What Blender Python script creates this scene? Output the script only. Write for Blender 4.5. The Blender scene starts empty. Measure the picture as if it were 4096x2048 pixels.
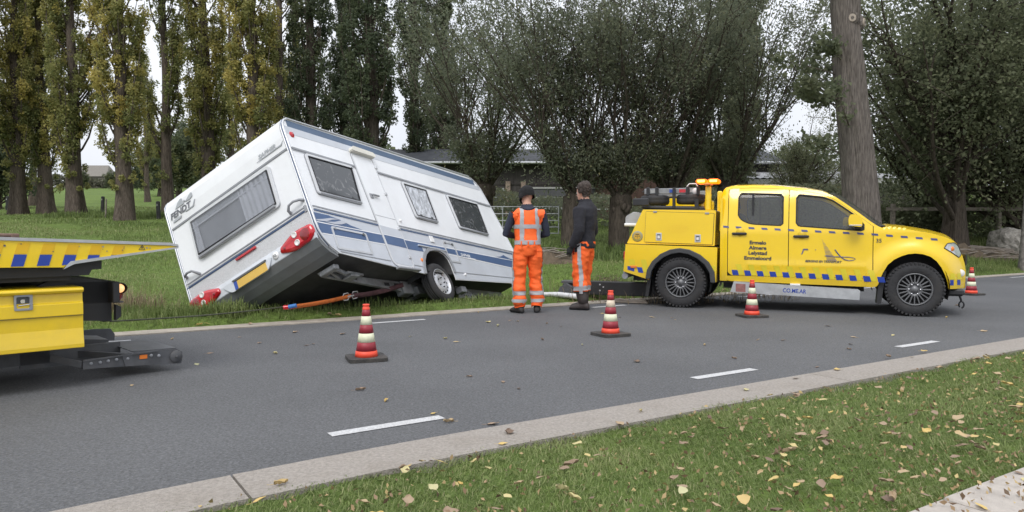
import bpy, bmesh, math, random
import numpy as np
from mathutils import Vector, Matrix, noise
R = math.radians
random.seed(7)
rng = np.random.default_rng(7)
scene = bpy.context.scene
col = scene.collection

# ------------------------------------------------------------------ camera
CAM_H = 1.164
cam_data = bpy.data.cameras.new("camera")
cam_data.sensor_width = 36.0
cam_data.lens = 25.99
cam_data.clip_start = 0.05
cam_data.clip_end = 3000.0
cam = bpy.data.objects.new("camera", cam_data)
cam.location = (0, 0, CAM_H)
cam.rotation_euler = (R(90 - 1.8476), 0, 0)
col.objects.link(cam)
scene.camera = cam

# ------------------------------------------------------------------ overcast sky
SUN_EL, SUN_AZ = 52, 200          # a veiled sun behind and left of the camera
world = bpy.data.worlds.new("World")
scene.world = world
world.use_nodes = True
wn, wl = world.node_tree.nodes, world.node_tree.links
wn.clear()
sky = wn.new("ShaderNodeTexSky"); sky.sky_type = 'NISHITA'; sky.sun_disc = False
sky.sun_elevation = R(SUN_EL); sky.sun_rotation = R(SUN_AZ)
sky.dust_density = 4.0; sky.air_density = 1.0; sky.ozone_density = 1.0
hs = wn.new("ShaderNodeHueSaturation"); hs.inputs["Saturation"].default_value = 0.3
wl.new(sky.outputs[0], hs.inputs["Color"])
tc = wn.new("ShaderNodeTexCoord")
cn = wn.new("ShaderNodeTexNoise"); cn.inputs["Scale"].default_value = 3.0; cn.inputs["Detail"].default_value = 5.0
wl.new(tc.outputs["Generated"], cn.inputs["Vector"])
cr = wn.new("ShaderNodeValToRGB")
cr.color_ramp.elements[0].position = 0.3; cr.color_ramp.elements[0].color = (7.0, 7.35, 8.1, 1)
cr.color_ramp.elements[1].position = 0.7; cr.color_ramp.elements[1].color = (8.3, 8.55, 9.05, 1)
wl.new(cn.outputs["Fac"], cr.inputs["Fac"])
# an even overcast is brighter overhead than at the horizon (CIE overcast sky, softened)
sx = wn.new("ShaderNodeSeparateXYZ"); wl.new(tc.outputs["Generated"], sx.inputs[0])
zc = wn.new("ShaderNodeMapRange"); zc.inputs["From Min"].default_value = 0.0; zc.inputs["From Max"].default_value = 1.0; zc.inputs["To Min"].default_value = 0.92; zc.inputs["To Max"].default_value = 1.7
wl.new(sx.outputs["Z"], zc.inputs["Value"])
vm = wn.new("ShaderNodeVectorMath"); vm.operation = 'SCALE'; wl.new(cr.outputs[0], vm.inputs[0]); wl.new(zc.outputs[0], vm.inputs["Scale"])
mx = wn.new("ShaderNodeMix"); mx.data_type = 'RGBA'; mx.inputs["Factor"].default_value = 0.9
wl.new(hs.outputs[0], mx.inputs["A"]); wl.new(vm.outputs[0], mx.inputs["B"])
bg = wn.new("ShaderNodeBackground"); bg.inputs["Strength"].default_value = 0.1
wl.new(mx.outputs["Result"], bg.inputs["Color"])
wo = wn.new("ShaderNodeOutputWorld"); wl.new(bg.outputs[0], wo.inputs["Surface"])

sun_d = bpy.data.lights.new("sun", 'SUN')
sun_d.energy = 1.4; sun_d.angle = R(25); sun_d.color = (1.0, 0.97, 0.92)
sun = bpy.data.objects.new("sun", sun_d)
az = R(SUN_AZ)
sdir = Vector((math.sin(az) * math.cos(R(SUN_EL)), math.cos(az) * math.cos(R(SUN_EL)), math.sin(R(SUN_EL))))
sun.rotation_euler = sdir.to_track_quat('Z', 'Y').to_euler()
col.objects.link(sun)

scene.view_settings.view_transform = 'Standard'
scene.view_settings.look = 'None'
scene.view_settings.gamma = 1.0
scene.view_settings.exposure = 0.30
scene.view_settings.use_curve_mapping = False
world.cycles.sampling_method = 'MANUAL'; world.cycles.sample_map_resolution = 256
scene.cycles.use_adaptive_sampling = True
scene.cycles.adaptive_threshold = 0.02
scene.cycles.max_bounces = 5
scene.cycles.glossy_bounces = 2
scene.cycles.diffuse_bounces = 3
scene.cycles.transparent_max_bounces = 6

# ------------------------------------------------------------------ helpers
def tag(o, label=None, cat=None, group=None, kind=None):
    if label: o["label"] = label
    if cat: o["category"] = cat
    if group: o["group"] = group
    if kind: o["kind"] = kind
    return o

def empty(name, loc=(0, 0, 0), rz=0.0, parent=None):
    o = bpy.data.objects.new(name, None)
    o.empty_display_size = 0.2
    o.location = loc; o.rotation_euler = (0, 0, rz)
    o.parent = parent
    col.objects.link(o)
    return o

def link(name, me, mats=None, parent=None):
    o = bpy.data.objects.new(name, me)
    if mats is not None:
        for m in (mats if isinstance(mats, (list, tuple)) else [mats]):
            me.materials.append(m)
    o.parent = parent
    col.objects.link(o)
    return o

def copy_tree(o, parent=None):
    c = o.copy(); col.objects.link(c); c.parent = parent
    for ch in list(o.children): copy_tree(ch, c)
    return c

def frame_from(d):
    d = Vector(d).normalized()
    a = Vector((0, 0, 1)) if abs(d.z) < 0.9 else Vector((1, 0, 0))
    u = d.cross(a).normalized(); v = u.cross(d).normalized()
    return u, v

class MB:
    """collects shapes into one mesh"""
    def __init__(s): s.v = []; s.f = []; s.m = []; s.sm = []
    def add(s, vs, fs, mi=0, smooth=False):
        b = len(s.v)
        s.v.extend([tuple(p) for p in vs])
        for f in fs: s.f.append([i + b for i in f]); s.m.append(mi); s.sm.append(smooth)
        return s
    def box(s, x0, x1, y0, y1, z0, z1, mi=0, M=None, bev=0.0):
        if bev > 0:
            b = min(bev, 0.49 * min(x1 - x0, y1 - y0, z1 - z0))
            vs = []; idx = {}
            for sx in (0, 1):
                for sy in (0, 1):
                    for sz in (0, 1):
                        X, Y, Z = (x0, x1)[sx], (y0, y1)[sy], (z0, z1)[sz]
                        ix, iy, iz = X + (b, -b)[sx], Y + (b, -b)[sy], Z + (b, -b)[sz]
                        idx[sx, sy, sz, 'x'] = len(vs); vs.append((X, iy, iz))
                        idx[sx, sy, sz, 'y'] = len(vs); vs.append((ix, Y, iz))
                        idx[sx, sy, sz, 'z'] = len(vs); vs.append((ix, iy, Z))
            fs = []
            for a in (0, 1):
                fs.append([idx[a, p, q, 'x'] for p, q in ((0, 0), (1, 0), (1, 1), (0, 1))])
                fs.append([idx[p, a, q, 'y'] for p, q in ((0, 0), (1, 0), (1, 1), (0, 1))])
                fs.append([idx[p, q, a, 'z'] for p, q in ((0, 0), (1, 0), (1, 1), (0, 1))])
                for c in (0, 1):
                    fs.append([idx[a, c, 0, 'x'], idx[a, c, 1, 'x'], idx[a, c, 1, 'y'], idx[a, c, 0, 'y']])
                    fs.append([idx[a, 0, c, 'x'], idx[a, 1, c, 'x'], idx[a, 1, c, 'z'], idx[a, 0, c, 'z']])
                    fs.append([idx[0, a, c, 'y'], idx[1, a, c, 'y'], idx[1, a, c, 'z'], idx[0, a, c, 'z']])
                    for d in (0, 1): fs.append([idx[a, c, d, k] for k in 'xyz'])
        else:
            vs = [(x0, y0, z0), (x1, y0, z0), (x1, y1, z0), (x0, y1, z0), (x0, y0, z1), (x1, y0, z1), (x1, y1, z1), (x0, y1, z1)]
            fs = [[3, 2, 1, 0], [4, 5, 6, 7], [0, 1, 5, 4], [1, 2, 6, 5], [2, 3, 7, 6], [3, 0, 4, 7]]
        if M is not None: vs = [M @ Vector(p) for p in vs]
        return s.add(vs, fs, mi)
    def tube(s, pts, rad, n=8, mi=0, caps=True, smooth=True):
        pts = [Vector(p) for p in pts]
        rad = rad if isinstance(rad, (list, tuple)) else [rad] * len(pts)
        vs = []; fs = []
        u = None
        for i, p in enumerate(pts):
            d = (pts[min(i + 1, len(pts) - 1)] - pts[max(i - 1, 0)])
            if u is None: u, v = frame_from(d)
            else:
                d.normalize(); u = (u - d * u.dot(d)).normalized(); v = u.cross(d).normalized() * 1
            for k in range(n):
                a = 2 * math.pi * k / n
                vs.append(p + (u * math.cos(a) + v * math.sin(a)) * rad[i])
        for i in range(len(pts) - 1):
            for k in range(n):
                k2 = (k + 1) % n
                fs.append([i * n + k, i * n + k2, (i + 1) * n + k2, (i + 1) * n + k])
        s.add(vs, fs, mi, smooth)
        if caps:
            s.add(vs[:n], [list(range(n))[::-1]], mi); s.add(vs[-n:], [list(range(n))], mi)
        return s
    def beam(s, p0, p1, w, h, mi=0):
        p0, p1 = Vector(p0), Vector(p1)
        u, v = frame_from(p1 - p0)
        vs = [p + u * a * w / 2 + v * b * h / 2 for p in (p0, p1) for a, b in ((-1, -1), (1, -1), (1, 1), (-1, 1))]
        return s.add(vs, [[3, 2, 1, 0], [4, 5, 6, 7], [0, 1, 5, 4], [1, 2, 6, 5], [2, 3, 7, 6], [3, 0, 4, 7]], mi)
    def prism(s, poly, a0, a1, axis='y', mi=0, side_mi=None, smooth=False):
        """2-D polygon (u,v) swept along an axis"""
        mp = {'y': lambda u, v, a: (u, a, v), 'x': lambda u, v, a: (a, u, v), 'z': lambda u, v, a: (u, v, a)}[axis]
        n = len(poly)
        vs = [mp(u, v, a0) for u, v in poly] + [mp(u, v, a1) for u, v in poly]
        s.add(vs, [list(range(n)), list(range(2 * n - 1, n - 1, -1))], mi)
        s.add(vs, [[i, (i + 1) % n, n + (i + 1) % n, n + i] for i in range(n)], mi if side_mi is None else side_mi, smooth)
        return s
    def ring(s, outer, inner, a0, a1, axis='y', mi=0):
        mp = {'y': lambda u, v, a: (u, a, v), 'x': lambda u, v, a: (a, u, v), 'z': lambda u, v, a: (u, v, a)}[axis]
        n = len(outer)
        vs = [mp(u, v, a0) for u, v in outer] + [mp(u, v, a0) for u, v in inner] + [mp(u, v, a1) for u, v in outer] + [mp(u, v, a1) for u, v in inner]
        fs = []
        for i in range(n):
            j = (i + 1) % n
            fs += [[i, j, n + j, n + i], [2 * n + i, 2 * n + j, 3 * n + j, 3 * n + i], [i, j, 2 * n + j, 2 * n + i], [n + i, n + j, 3 * n + j, 3 * n + i]]
        return s.add(vs, fs, mi)
    def lathe(s, prof, n=24, c=(0, 0, 0), axis='y', mi=0, smooth=True, closed=False):
        """profile of (radius, along axis)"""
        vs = []; fs = []
        m = len(prof)
        for r, a in prof:
            for k in range(n):
                t = 2 * math.pi * k / n
                p, q = r * math.cos(t), r * math.sin(t)
                vs.append({'y': (c[0] + p, c[1] + a, c[2] + q), 'x': (c[0] + a, c[1] + p, c[2] + q), 'z': (c[0] + p, c[1] + q, c[2] + a)}[axis])
        for i in range(m if closed else m - 1):
            j = (i + 1) % m
            for k in range(n):
                k2 = (k + 1) % n
                fs.append([i * n + k, i * n + k2, j * n + k2, j * n + k])
        return s.add(vs, fs, mi, smooth)
    def grid(s, P, mi=0, smooth=True):
        """P[i][j] points"""
        a, b = len(P), len(P[0])
        vs = [p for r_ in P for p in r_]
        fs = [[i * b + j, i * b + j + 1, (i + 1) * b + j + 1, (i + 1) * b + j] for i in range(a - 1) for j in range(b - 1)]
        return s.add(vs, fs, mi, smooth)
    def mesh(s, name, merge=0.0, normals=True):
        me = bpy.data.meshes.new(name)
        me.from_pydata(s.v, [], s.f)
        me.polygons.foreach_set("material_index", s.m)
        me.polygons.foreach_set("use_smooth", s.sm)
        if normals:
            bm = bmesh.new(); bm.from_mesh(me)
            if merge > 0: bmesh.ops.remove_doubles(bm, verts=bm.verts, dist=merge)
            bmesh.ops.recalc_face_normals(bm, faces=bm.faces)
            bm.to_mesh(me); bm.free()
        me.update()
        return me
    def build(s, name, mats, parent=None, merge=0.0, bevel=0.0, normals=True):
        o = link(name, s.mesh(name, merge, normals), mats, parent)
        if bevel > 0:
            b = o.modifiers.new("bevel", 'BEVEL'); b.width = bevel; b.segments = 2; b.limit_method = 'ANGLE'; b.angle_limit = R(40)
        return o

def rpoly(pts, r, n=5):
    """polygon with rounded corners; always len(pts)*(n+1) points"""
    out = []
    m = len(pts)
    rr = r if isinstance(r, (list, tuple)) else [r] * m
    for i in range(m):
        p = Vector(pts[i]); a = Vector(pts[i - 1]) - p; b = Vector(pts[(i + 1) % m]) - p
        q = min(rr[i], a.length * 0.45, b.length * 0.45)
        A, B = p + a.normalized() * q, p + b.normalized() * q
        for k in range(n + 1):
            t = k / n
            c = A * (1 - t) ** 2 + p * 2 * t * (1 - t) + B * t * t
            out.append((c.x, c.y))
    return out

def inset(poly, d):
    """inset a convex-ish polygon"""
    n = len(poly); out = []
    area = sum(poly[i][0] * poly[(i + 1) % n][1] - poly[(i + 1) % n][0] * poly[i][1] for i in range(n))
    sg = 1 if area > 0 else -1
    for i in range(n):
        a, p, b = Vector(poly[i - 1]), Vector(poly[i]), Vector(poly[(i + 1) % n])
        e1 = (p - a); e2 = (b - p)
        e = (e1.normalized() if e1.length > 1e-6 else Vector((0, 0))) + (e2.normalized() if e2.length > 1e-6 else Vector((0, 0)))
        e.normalize()
        q = p + Vector((-e.y, e.x)) * d * sg
        out.append((q.x, q.y))
    return out

def text_mesh(txt, size, bold=0.0, shear=0.0, align='LEFT', space=1.0, xs=1.0):
    cu = bpy.data.curves.new("txt", 'FONT')
    cu.body = txt; cu.size = size; cu.offset = bold; cu.shear = shear; cu.align_x = align; cu.space_character = space
    cu.fill_mode = 'FRONT'; cu.resolution_u = 3
    ob = bpy.data.objects.new("txt", cu); col.objects.link(ob)
    dg = bpy.context.evaluated_depsgraph_get(); dg.update()
    me = bpy.data.meshes.new_from_object(ob.evaluated_get(dg))
    bpy.data.objects.remove(ob); bpy.data.curves.remove(cu)
    me.materials.clear()
    for v in me.vertices: v.co.x *= xs
    return me

# ------------------------------------------------------------------ materials
def nodes(name):
    m = bpy.data.materials.new(name); m.use_nodes = True
    n, l = m.node_tree.nodes, m.node_tree.links
    b = n["Principled BSDF"]
    return m, n, l, b

def sset(b, **k):
    for a, v in k.items():
        b.inputs[a.replace('_', ' ')].default_value = v

def pmat(name, c, rough=0.5, metal=0.0, var=0.12, scale=4.0, bump=0.0, bscale=60.0, coat=0.0, spec=0.5, c2=None, dirt=0.0, stretch=None, mud=0.0):
    m, n, l, b = nodes(name)
    t = n.new("ShaderNodeTexCoord")
    vec = t.outputs["Object"]
    if stretch:
        mp = n.new("ShaderNodeMapping"); mp.inputs["Scale"].default_value = stretch
        l.new(vec, mp.inputs["Vector"]); vec = mp.outputs[0]
    nz = n.new("ShaderNodeTexNoise"); nz.inputs["Scale"].default_value = scale; nz.inputs["Detail"].default_value = 6; nz.inputs["Roughness"].default_value = 0.65
    l.new(vec, nz.inputs["Vector"])
    r = n.new("ShaderNodeValToRGB")
    a = c2 if c2 else tuple(x * (1 - var) for x in c)
    z = c if c2 else tuple(min(1, x * (1 + var)) for x in c)
    r.color_ramp.elements[0].position = 0.32; r.color_ramp.elements[1].position = 0.68
    r.color_ramp.elements[0].color = (*a, 1); r.color_ramp.elements[1].color = (*z, 1)
    l.new(nz.outputs["Fac"], r.inputs["Fac"])
    out = r.outputs[0]
    if dirt > 0:
        n2 = n.new("ShaderNodeTexNoise"); n2.inputs["Scale"].default_value = 2.3; n2.inputs["Detail"].default_value = 9; n2.inputs["Roughness"].default_value = 0.75
        l.new(t.outputs["Object"], n2.inputs["Vector"])
        r2 = n.new("ShaderNodeValToRGB"); r2.color_ramp.elements[0].position = 0.48; r2.color_ramp.elements[1].position = 0.8
        r2.color_ramp.elements[0].color = (0, 0, 0, 1); r2.color_ramp.elements[1].color = (dirt, dirt, dirt, 1)
        l.new(n2.outputs["Fac"], r2.inputs["Fac"])
        mm = n.new("ShaderNodeMix"); mm.data_type = 'RGBA'
        l.new(r2.outputs[0], mm.inputs["Factor"]); l.new(out, mm.inputs["A"]); mm.inputs["B"].default_value = (0.16, 0.13, 0.09, 1)
        out = mm.outputs["Result"]
    if mud > 0:           # road spray thrown up along the sills: dirt on the paint, thickest low down
        sp = n.new("ShaderNodeSeparateXYZ"); l.new(t.outputs["Object"], sp.inputs[0])
        mr = n.new("ShaderNodeMapRange"); mr.inputs["From Min"].default_value = 0.85; mr.inputs["From Max"].default_value = 0.35; mr.inputs["To Max"].default_value = mud
        l.new(sp.outputs["Z"], mr.inputs["Value"])
        n3 = n.new("ShaderNodeTexNoise"); n3.inputs["Scale"].default_value = 7; n3.inputs["Detail"].default_value = 8; n3.inputs["Roughness"].default_value = 0.7
        l.new(t.outputs["Object"], n3.inputs["Vector"])
        mm3 = n.new("ShaderNodeMath"); mm3.operation = 'MULTIPLY'; l.new(mr.outputs[0], mm3.inputs[0]); l.new(n3.outputs["Fac"], mm3.inputs[1])
        m3 = n.new("ShaderNodeMix"); m3.data_type = 'RGBA'; l.new(mm3.outputs[0], m3.inputs["Factor"]); l.new(out, m3.inputs["A"]); m3.inputs["B"].default_value = (0.20, 0.165, 0.11, 1)
        out = m3.outputs["Result"]
    l.new(out, b.inputs["Base Color"])
    sset(b, Roughness=rough, Metallic=metal)
    b.inputs["Specular IOR Level"].default_value = spec
    if coat: b.inputs["Coat Weight"].default_value = coat; b.inputs["Coat Roughness"].default_value = 0.08
    if bump > 0:
        nb = n.new("ShaderNodeTexNoise"); nb.inputs["Scale"].default_value = bscale; nb.inputs["Detail"].default_value = 4
        l.new(vec, nb.inputs["Vector"])
        bu = n.new("ShaderNodeBump"); bu.inputs["Strength"].default_value = bump; bu.inputs["Distance"].default_value = 0.02
        l.new(nb.outputs["Fac"], bu.inputs["Height"]); l.new(bu.outputs[0], b.inputs["Normal"])
    return m

def leaf_mat(name, stops, trans=0.35, rough=0.6, objvar=0.12, spread=0.5):
    """stops: list of colours picked by a per-leaf 'tint' value (real leaf colour)"""
    m, n, l, b = nodes(name)
    at = n.new("ShaderNodeAttribute"); at.attribute_name = "tint"
    r = n.new("ShaderNodeValToRGB")
    el = r.color_ramp.elements
    while len(el) < len(stops): el.new(0.5)
    for i, c in enumerate(stops):
        el[i].position = i / (len(stops) - 1); el[i].color = (*c, 1)
    oi = n.new("ShaderNodeObjectInfo")
    ma = n.new("ShaderNodeMath"); ma.operation = 'MULTIPLY_ADD'; ma.inputs[1].default_value = objvar * 2; 
    l.new(oi.outputs["Random"], ma.inputs[0])
    ad = n.new("ShaderNodeMath"); ad.operation = 'ADD'; ad.inputs[1].default_value = -objvar
    l.new(at.outputs["Fac"], ad.inputs[0]); l.new(ad.outputs[0], ma.inputs[2])
    l.new(ma.outputs[0], r.inputs["Fac"])
    l.new(r.outputs[0], b.inputs["Base Color"])
    sset(b, Roughness=rough); b.inputs["Specular IOR Level"].default_value = 0.3
    tr = n.new("ShaderNodeBsdfTranslucent"); l.new(r.outputs[0], tr.inputs["Color"])
    mxs = n.new("ShaderNodeMixShader"); mxs.inputs[0].default_value = trans
    l.new(b.outputs[0], mxs.inputs[1]); l.new(tr.outputs[0], mxs.inputs[2])
    l.new(mxs.outputs[0], n["Material Output"].inputs["Surface"])
    return m

def glass_mat(name, tint=(0.5, 0.53, 0.55), alpha=0.35, rough=0.03, blotch=0.0, dark=(0.03, 0.035, 0.04)):
    """a pane: mirror-like coat over see-through body"""
    m, n, l, b = nodes(name)
    sset(b, Base_Color=(*dark, 1), Roughness=rough)
    b.inputs["Specular IOR Level"].default_value = 0.7
    tp = n.new("ShaderNodeBsdfTransparent"); tp.inputs["Color"].default_value = (*tint, 1)
    mxs = n.new("ShaderNodeMixShader")
    l.new(tp.outputs[0], mxs.inputs[1]); l.new(b.outputs[0], mxs.inputs[2])
    mxs.inputs[0].default_value = alpha
    if blotch > 0:  # pale noise blotches in the base colour
        t = n.new("ShaderNodeTexCoord")
        nz = n.new("ShaderNodeTexNoise"); nz.inputs["Scale"].default_value = 5.0; nz.inputs["Detail"].default_value = 8; nz.inputs["Distortion"].default_value = 2.2
        l.new(t.outputs["Object"], nz.inputs["Vector"])
        r = n.new("ShaderNodeValToRGB"); r.color_ramp.elements[0].position = 0.56; r.color_ramp.elements[1].position = 0.78
        r.color_ramp.elements[0].color = (*dark, 1); r.color_ramp.elements[1].color = (blotch, blotch, blotch, 1)
        l.new(nz.outputs["Fac"], r.inputs["Fac"]); l.new(r.outputs[0], b.inputs["Base Color"])
    l.new(mxs.outputs[0], n["Material Output"].inputs["Surface"])
    return m

def emit_mat(name, c, strength, base=None):
    m, n, l, b = nodes(name)
    sset(b, Base_Color=(*(base or c), 1), Roughness=0.2)
    b.inputs["Emission Color"].default_value = (*c, 1); b.inputs["Emission Strength"].default_value = strength
    return m

# ------------------------------------------------------------------ ground shape
RU = Vector((0.8377, 0.5461)); RN = Vector((-0.5461, 0.8377))   # along and across the road
N_GRASS0, N_KERB0, N_ROAD0, N_ROAD1, N_KERB1 = 1.66, 3.33, 3.69, 9.28, 9.64
def SN(s, n, z=0.0): return (s * RU.x + n * RN.x, s * RU.y + n * RN.y, z)
def near_bend(s): return -0.026 * max(0.0, 2.3 - s) ** 2 if s > -4 else -0.026 * 39.7 - 0.33 * (-4 - s)
def sstep(a, b, x):
    t = np.clip((x - a) / (b - a), 0, 1); return t * t * (3 - 2 * t)
def ground(x, y):
    x = np.asarray(x, float); y = np.asarray(y, float)
    s = x * RU.x + y * RU.y; n = x * RN.x + y * RN.y
    d = n - N_KERB1
    wob = 0.05 * np.sin(x * 0.9 + 1.3 * np.sin(y * 0.5)) * np.cos(y * 0.7) + 0.03 * np.sin(x * 2.3 + y * 1.7)
    mead = -1.06 + 0.0694 * y + wob
    mead = np.where(y < 14, np.maximum(mead, -0.5), mead)
    f = sstep(1.0, 3.0, s) * (1 - sstep(8.0, 10.5, s))
    crest = 0.0 + 0.09 * sstep(0, 0.3, d)
    e = sstep(3.9, 5.6, d)
    floor_ = -0.98 * f + (1 - f) * (0.09 * (1 - sstep(0.5, 4.5, d)) + mead * sstep(0.5, 4.5, d))
    lowered = floor_ * (1 - e) + mead * e
    k = sstep(0.45, 1.45, d)
    far = crest * (1 - k) + lowered * k
    near = np.where(n < N_GRASS0 + 0.0, -0.05, -0.012 + 0.012 * np.sin(x * 5) * np.sin(y * 4.1))
    z = np.where(d > -0.06, far, np.where(n > N_KERB0 + 0.05 - 1.0 * 0, -0.09, near))
    bendn = np.where(s < 2.3, -0.026 * (2.3 - np.clip(s, -4, 2.3)) ** 2, 0)
    z = np.where((d <= -0.06) & (n > N_KERB0 + 0.1 + bendn), -0.09, z)
    return z
def gz(x, y): return float(ground(x, y))
def at(px, py, D):
    """direction helper: a point at depth D seen at photo pixel (2576 wide)"""
    return ((px - 1288) / 1860 * D, D, CAM_H + (584 - py) / 1860 * D)
# ------------------------------------------------------------------ fast meshes
def np_mesh(name, V, loops, totals, tint=None, smooth=False):
    me = bpy.data.meshes.new(name)
    V = np.ascontiguousarray(V, np.float32); loops = np.ascontiguousarray(loops, np.int32).ravel(); totals = np.asarray(totals, np.int32)
    me.vertices.add(len(V)); me.vertices.foreach_set("co", V.ravel())
    me.loops.add(len(loops)); me.loops.foreach_set("vertex_index", loops)
    me.polygons.add(len(totals))
    st = np.concatenate([[0], np.cumsum(totals)[:-1]]).astype(np.int32)
    me.polygons.foreach_set("loop_start", st); me.polygons.foreach_set("loop_total", totals)
    if smooth: me.polygons.foreach_set("use_smooth", np.ones(len(totals), bool))
    if tint is not None:
        a = me.attributes.new("tint", 'FLOAT', 'POINT'); a.data.foreach_set("value", np.asarray(tint, np.float32))
    me.update(calc_edges=True)
    return me

def unit(a): return a / (np.linalg.norm(a, axis=1, keepdims=True) + 1e-9)

def leaf_mesh(name, C, size, aspect=0.6, tint=None, up=0.0, droop=0.0):
    """one folded diamond per leaf, spread through a crown"""
    n = len(C)
    a = unit(rng.normal(size=(n, 3)) + np.array([0, 0, up - droop]))
    b = unit(np.cross(a, rng.normal(size=(n, 3))))
    nn = np.cross(a, b)
    L = (size * rng.uniform(0.65, 1.35, n))[:, None]; W = L * aspect
    fold = 0.18 * L
    V = np.stack([C - a * L / 2, C + b * W / 2 + nn * fold, C + a * L / 2, C - b * W / 2 + nn * fold], 1).reshape(-1, 3)
    t = np.repeat(tint if tint is not None else rng.random(n), 4)
    return np_mesh(name, V, np.arange(4 * n), np.full(n, 4), t)

def blade_mesh(name, P, h, w, lean, tint=None, az=None):
    n = len(P)
    az = rng.uniform(0, 2 * np.pi, n) if az is None else az
    d = np.stack([np.cos(az), np.sin(az), np.zeros(n)], 1); sd = np.stack([-np.sin(az), np.cos(az), np.zeros(n)], 1)
    ya = rng.uniform(0, 2 * np.pi, n); sd = np.stack([np.cos(ya), np.sin(ya), np.zeros(n)], 1)
    h = h[:, None]; w = w[:, None]; lean = lean[:, None]
    mid = P + d * lean * h * 0.35 + np.array([0, 0, 1]) * h * 0.6 * np.sqrt(np.clip(1 - (lean * .5) ** 2, .1, 1))
    tip = P + d * lean * h * 1.0 + np.array([0, 0, 1]) * h * np.clip(1 - lean * 0.75, 0.08, 1)
    V = np.stack([P - sd * w / 2, P + sd * w / 2, mid + sd * w * 0.38, mid - sd * w * 0.38, tip], 1).reshape(-1, 3)
    o = np.arange(n)[:, None] * 5
    loops = np.concatenate([o + np.array([[0, 1, 2, 3]]), o + np.array([[3, 2, 4]])], 1)
    tot = np.tile([4, 3], n)
    t = np.repeat(tint if tint is not None else rng.random(n), 5)
    return np_mesh(name, V, loops, tot, t)

# ------------------------------------------------------------------ setting materials
def asphalt_mat():
    m, n, l, b = nodes("asphalt")
    t = n.new("ShaderNodeTexCoord")
    big = n.new("ShaderNodeTexNoise"); big.inputs["Scale"].default_value = 0.6; big.inputs["Detail"].default_value = 6
    st = n.new("ShaderNodeTexVoronoi"); st.inputs["Scale"].default_value = 95
    fine = n.new("ShaderNodeTexNoise"); fine.inputs["Scale"].default_value = 60; fine.inputs["Detail"].default_value = 4; fine.inputs["Roughness"].default_value = 0.8
    for q in (big, st, fine): l.new(t.outputs["Object"], q.inputs["Vector"])
    r1 = n.new("ShaderNodeValToRGB")
    e = r1.color_ramp.elements; e[0].position = 0.33; e[1].position = 0.7
    e[0].color = (0.066, 0.0675, 0.070, 1); e[1].color = (0.152, 0.153, 0.156, 1)
    l.new(fine.outputs["Fac"], r1.inputs["Fac"])
    r2 = n.new("ShaderNodeValToRGB"); e = r2.color_ramp.elements
    e[0].position = 0.0; e[0].color = (0.74, 0.74, 0.74, 1); e[1].position = 1.0; e[1].color = (1.22, 1.22, 1.24, 1)
    l.new(st.outputs["Color"], r2.inputs["Fac"])
    mu = n.new("ShaderNodeMix"); mu.data_type = 'RGBA'; mu.blend_type = 'MULTIPLY'; mu.inputs["Factor"].default_value = 1
    l.new(r1.outputs[0], mu.inputs["A"]); l.new(r2.outputs[0], mu.inputs["B"])
    r3 = n.new("ShaderNodeValToRGB"); e = r3.color_ramp.elements
    e[0].position = 0.3; e[0].color = (0.86, 0.86, 0.86, 1); e[1].position = 0.7; e[1].color = (1.1, 1.1, 1.1, 1)
    l.new(big.outputs["Fac"], r3.inputs["Fac"])
    m2 = n.new("ShaderNodeMix"); m2.data_type = 'RGBA'; m2.blend_type = 'MULTIPLY'; m2.inputs["Factor"].default_value = 1
    l.new(mu.outputs["Result"], m2.inputs["A"]); l.new(r3.outputs[0], m2.inputs["B"])
    l.new(m2.outputs["Result"], b.inputs["Base Color"])
    sset(b, Roughness=0.85); b.inputs["Specular IOR Level"].default_value = 0.35
    bu = n.new("ShaderNodeBump"); bu.inputs["Strength"].default_value = 0.55; bu.inputs["Distance"].default_value = 0.006
    l.new(st.outputs["Distance"], bu.inputs["Height"]); l.new(bu.outputs[0], b.inputs["Normal"])
    return m

def turf_mat():
    m, n, l, b = nodes("turf")
    t = n.new("ShaderNodeTexCoord")
    a = n.new("ShaderNodeTexNoise"); a.inputs["Scale"].default_value = 0.35; a.inputs["Detail"].default_value = 8; a.inputs["Roughness"].default_value = 0.7
    f = n.new("ShaderNodeTexNoise"); f.inputs["Scale"].default_value = 9; f.inputs["Detail"].default_value = 6; f.inputs["Roughness"].default_value = 0.8
    for q in (a, f): l.new(t.outputs["Object"], q.inputs["Vector"])
    r1 = n.new("ShaderNodeValToRGB"); e = r1.color_ramp.elements
    e[0].position = 0.3; e[0].color = (0.095, 0.135, 0.035, 1); e[1].position = 0.72; e[1].color = (0.17, 0.235, 0.055, 1)
    q = e.new(0.5); q.color = (0.125, 0.185, 0.045, 1)
    l.new(a.outputs["Fac"], r1.inputs["Fac"])
    r2 = n.new("ShaderNodeValToRGB"); e = r2.color_ramp.elements
    e[0].position = 0.3; e[0].color = (0.45, 0.45, 0.45, 1); e[1].position = 0.7; e[1].color = (1.25, 1.25, 1.2, 1)
    l.new(f.outputs["Fac"], r2.inputs["Fac"])
    mu = n.new("ShaderNodeMix"); mu.data_type = 'RGBA'; mu.blend_type = 'MULTIPLY'; mu.inputs["Factor"].default_value = 1
    l.new(r1.outputs[0], mu.inputs["A"]); l.new(r2.outputs[0], mu.inputs["B"])
    l.new(mu.outputs["Result"], b.inputs["Base Color"])
    sset(b, Roughness=0.9); b.inputs["Specular IOR Level"].default_value = 0.15
    bu = n.new("ShaderNodeBump"); bu.inputs["Strength"].default_value = 0.7; bu.inputs["Distance"].default_value = 0.08
    l.new(f.outputs["Fac"], bu.inputs["Height"]); l.new(bu.outputs[0], b.inputs["Normal"])
    return m

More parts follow.
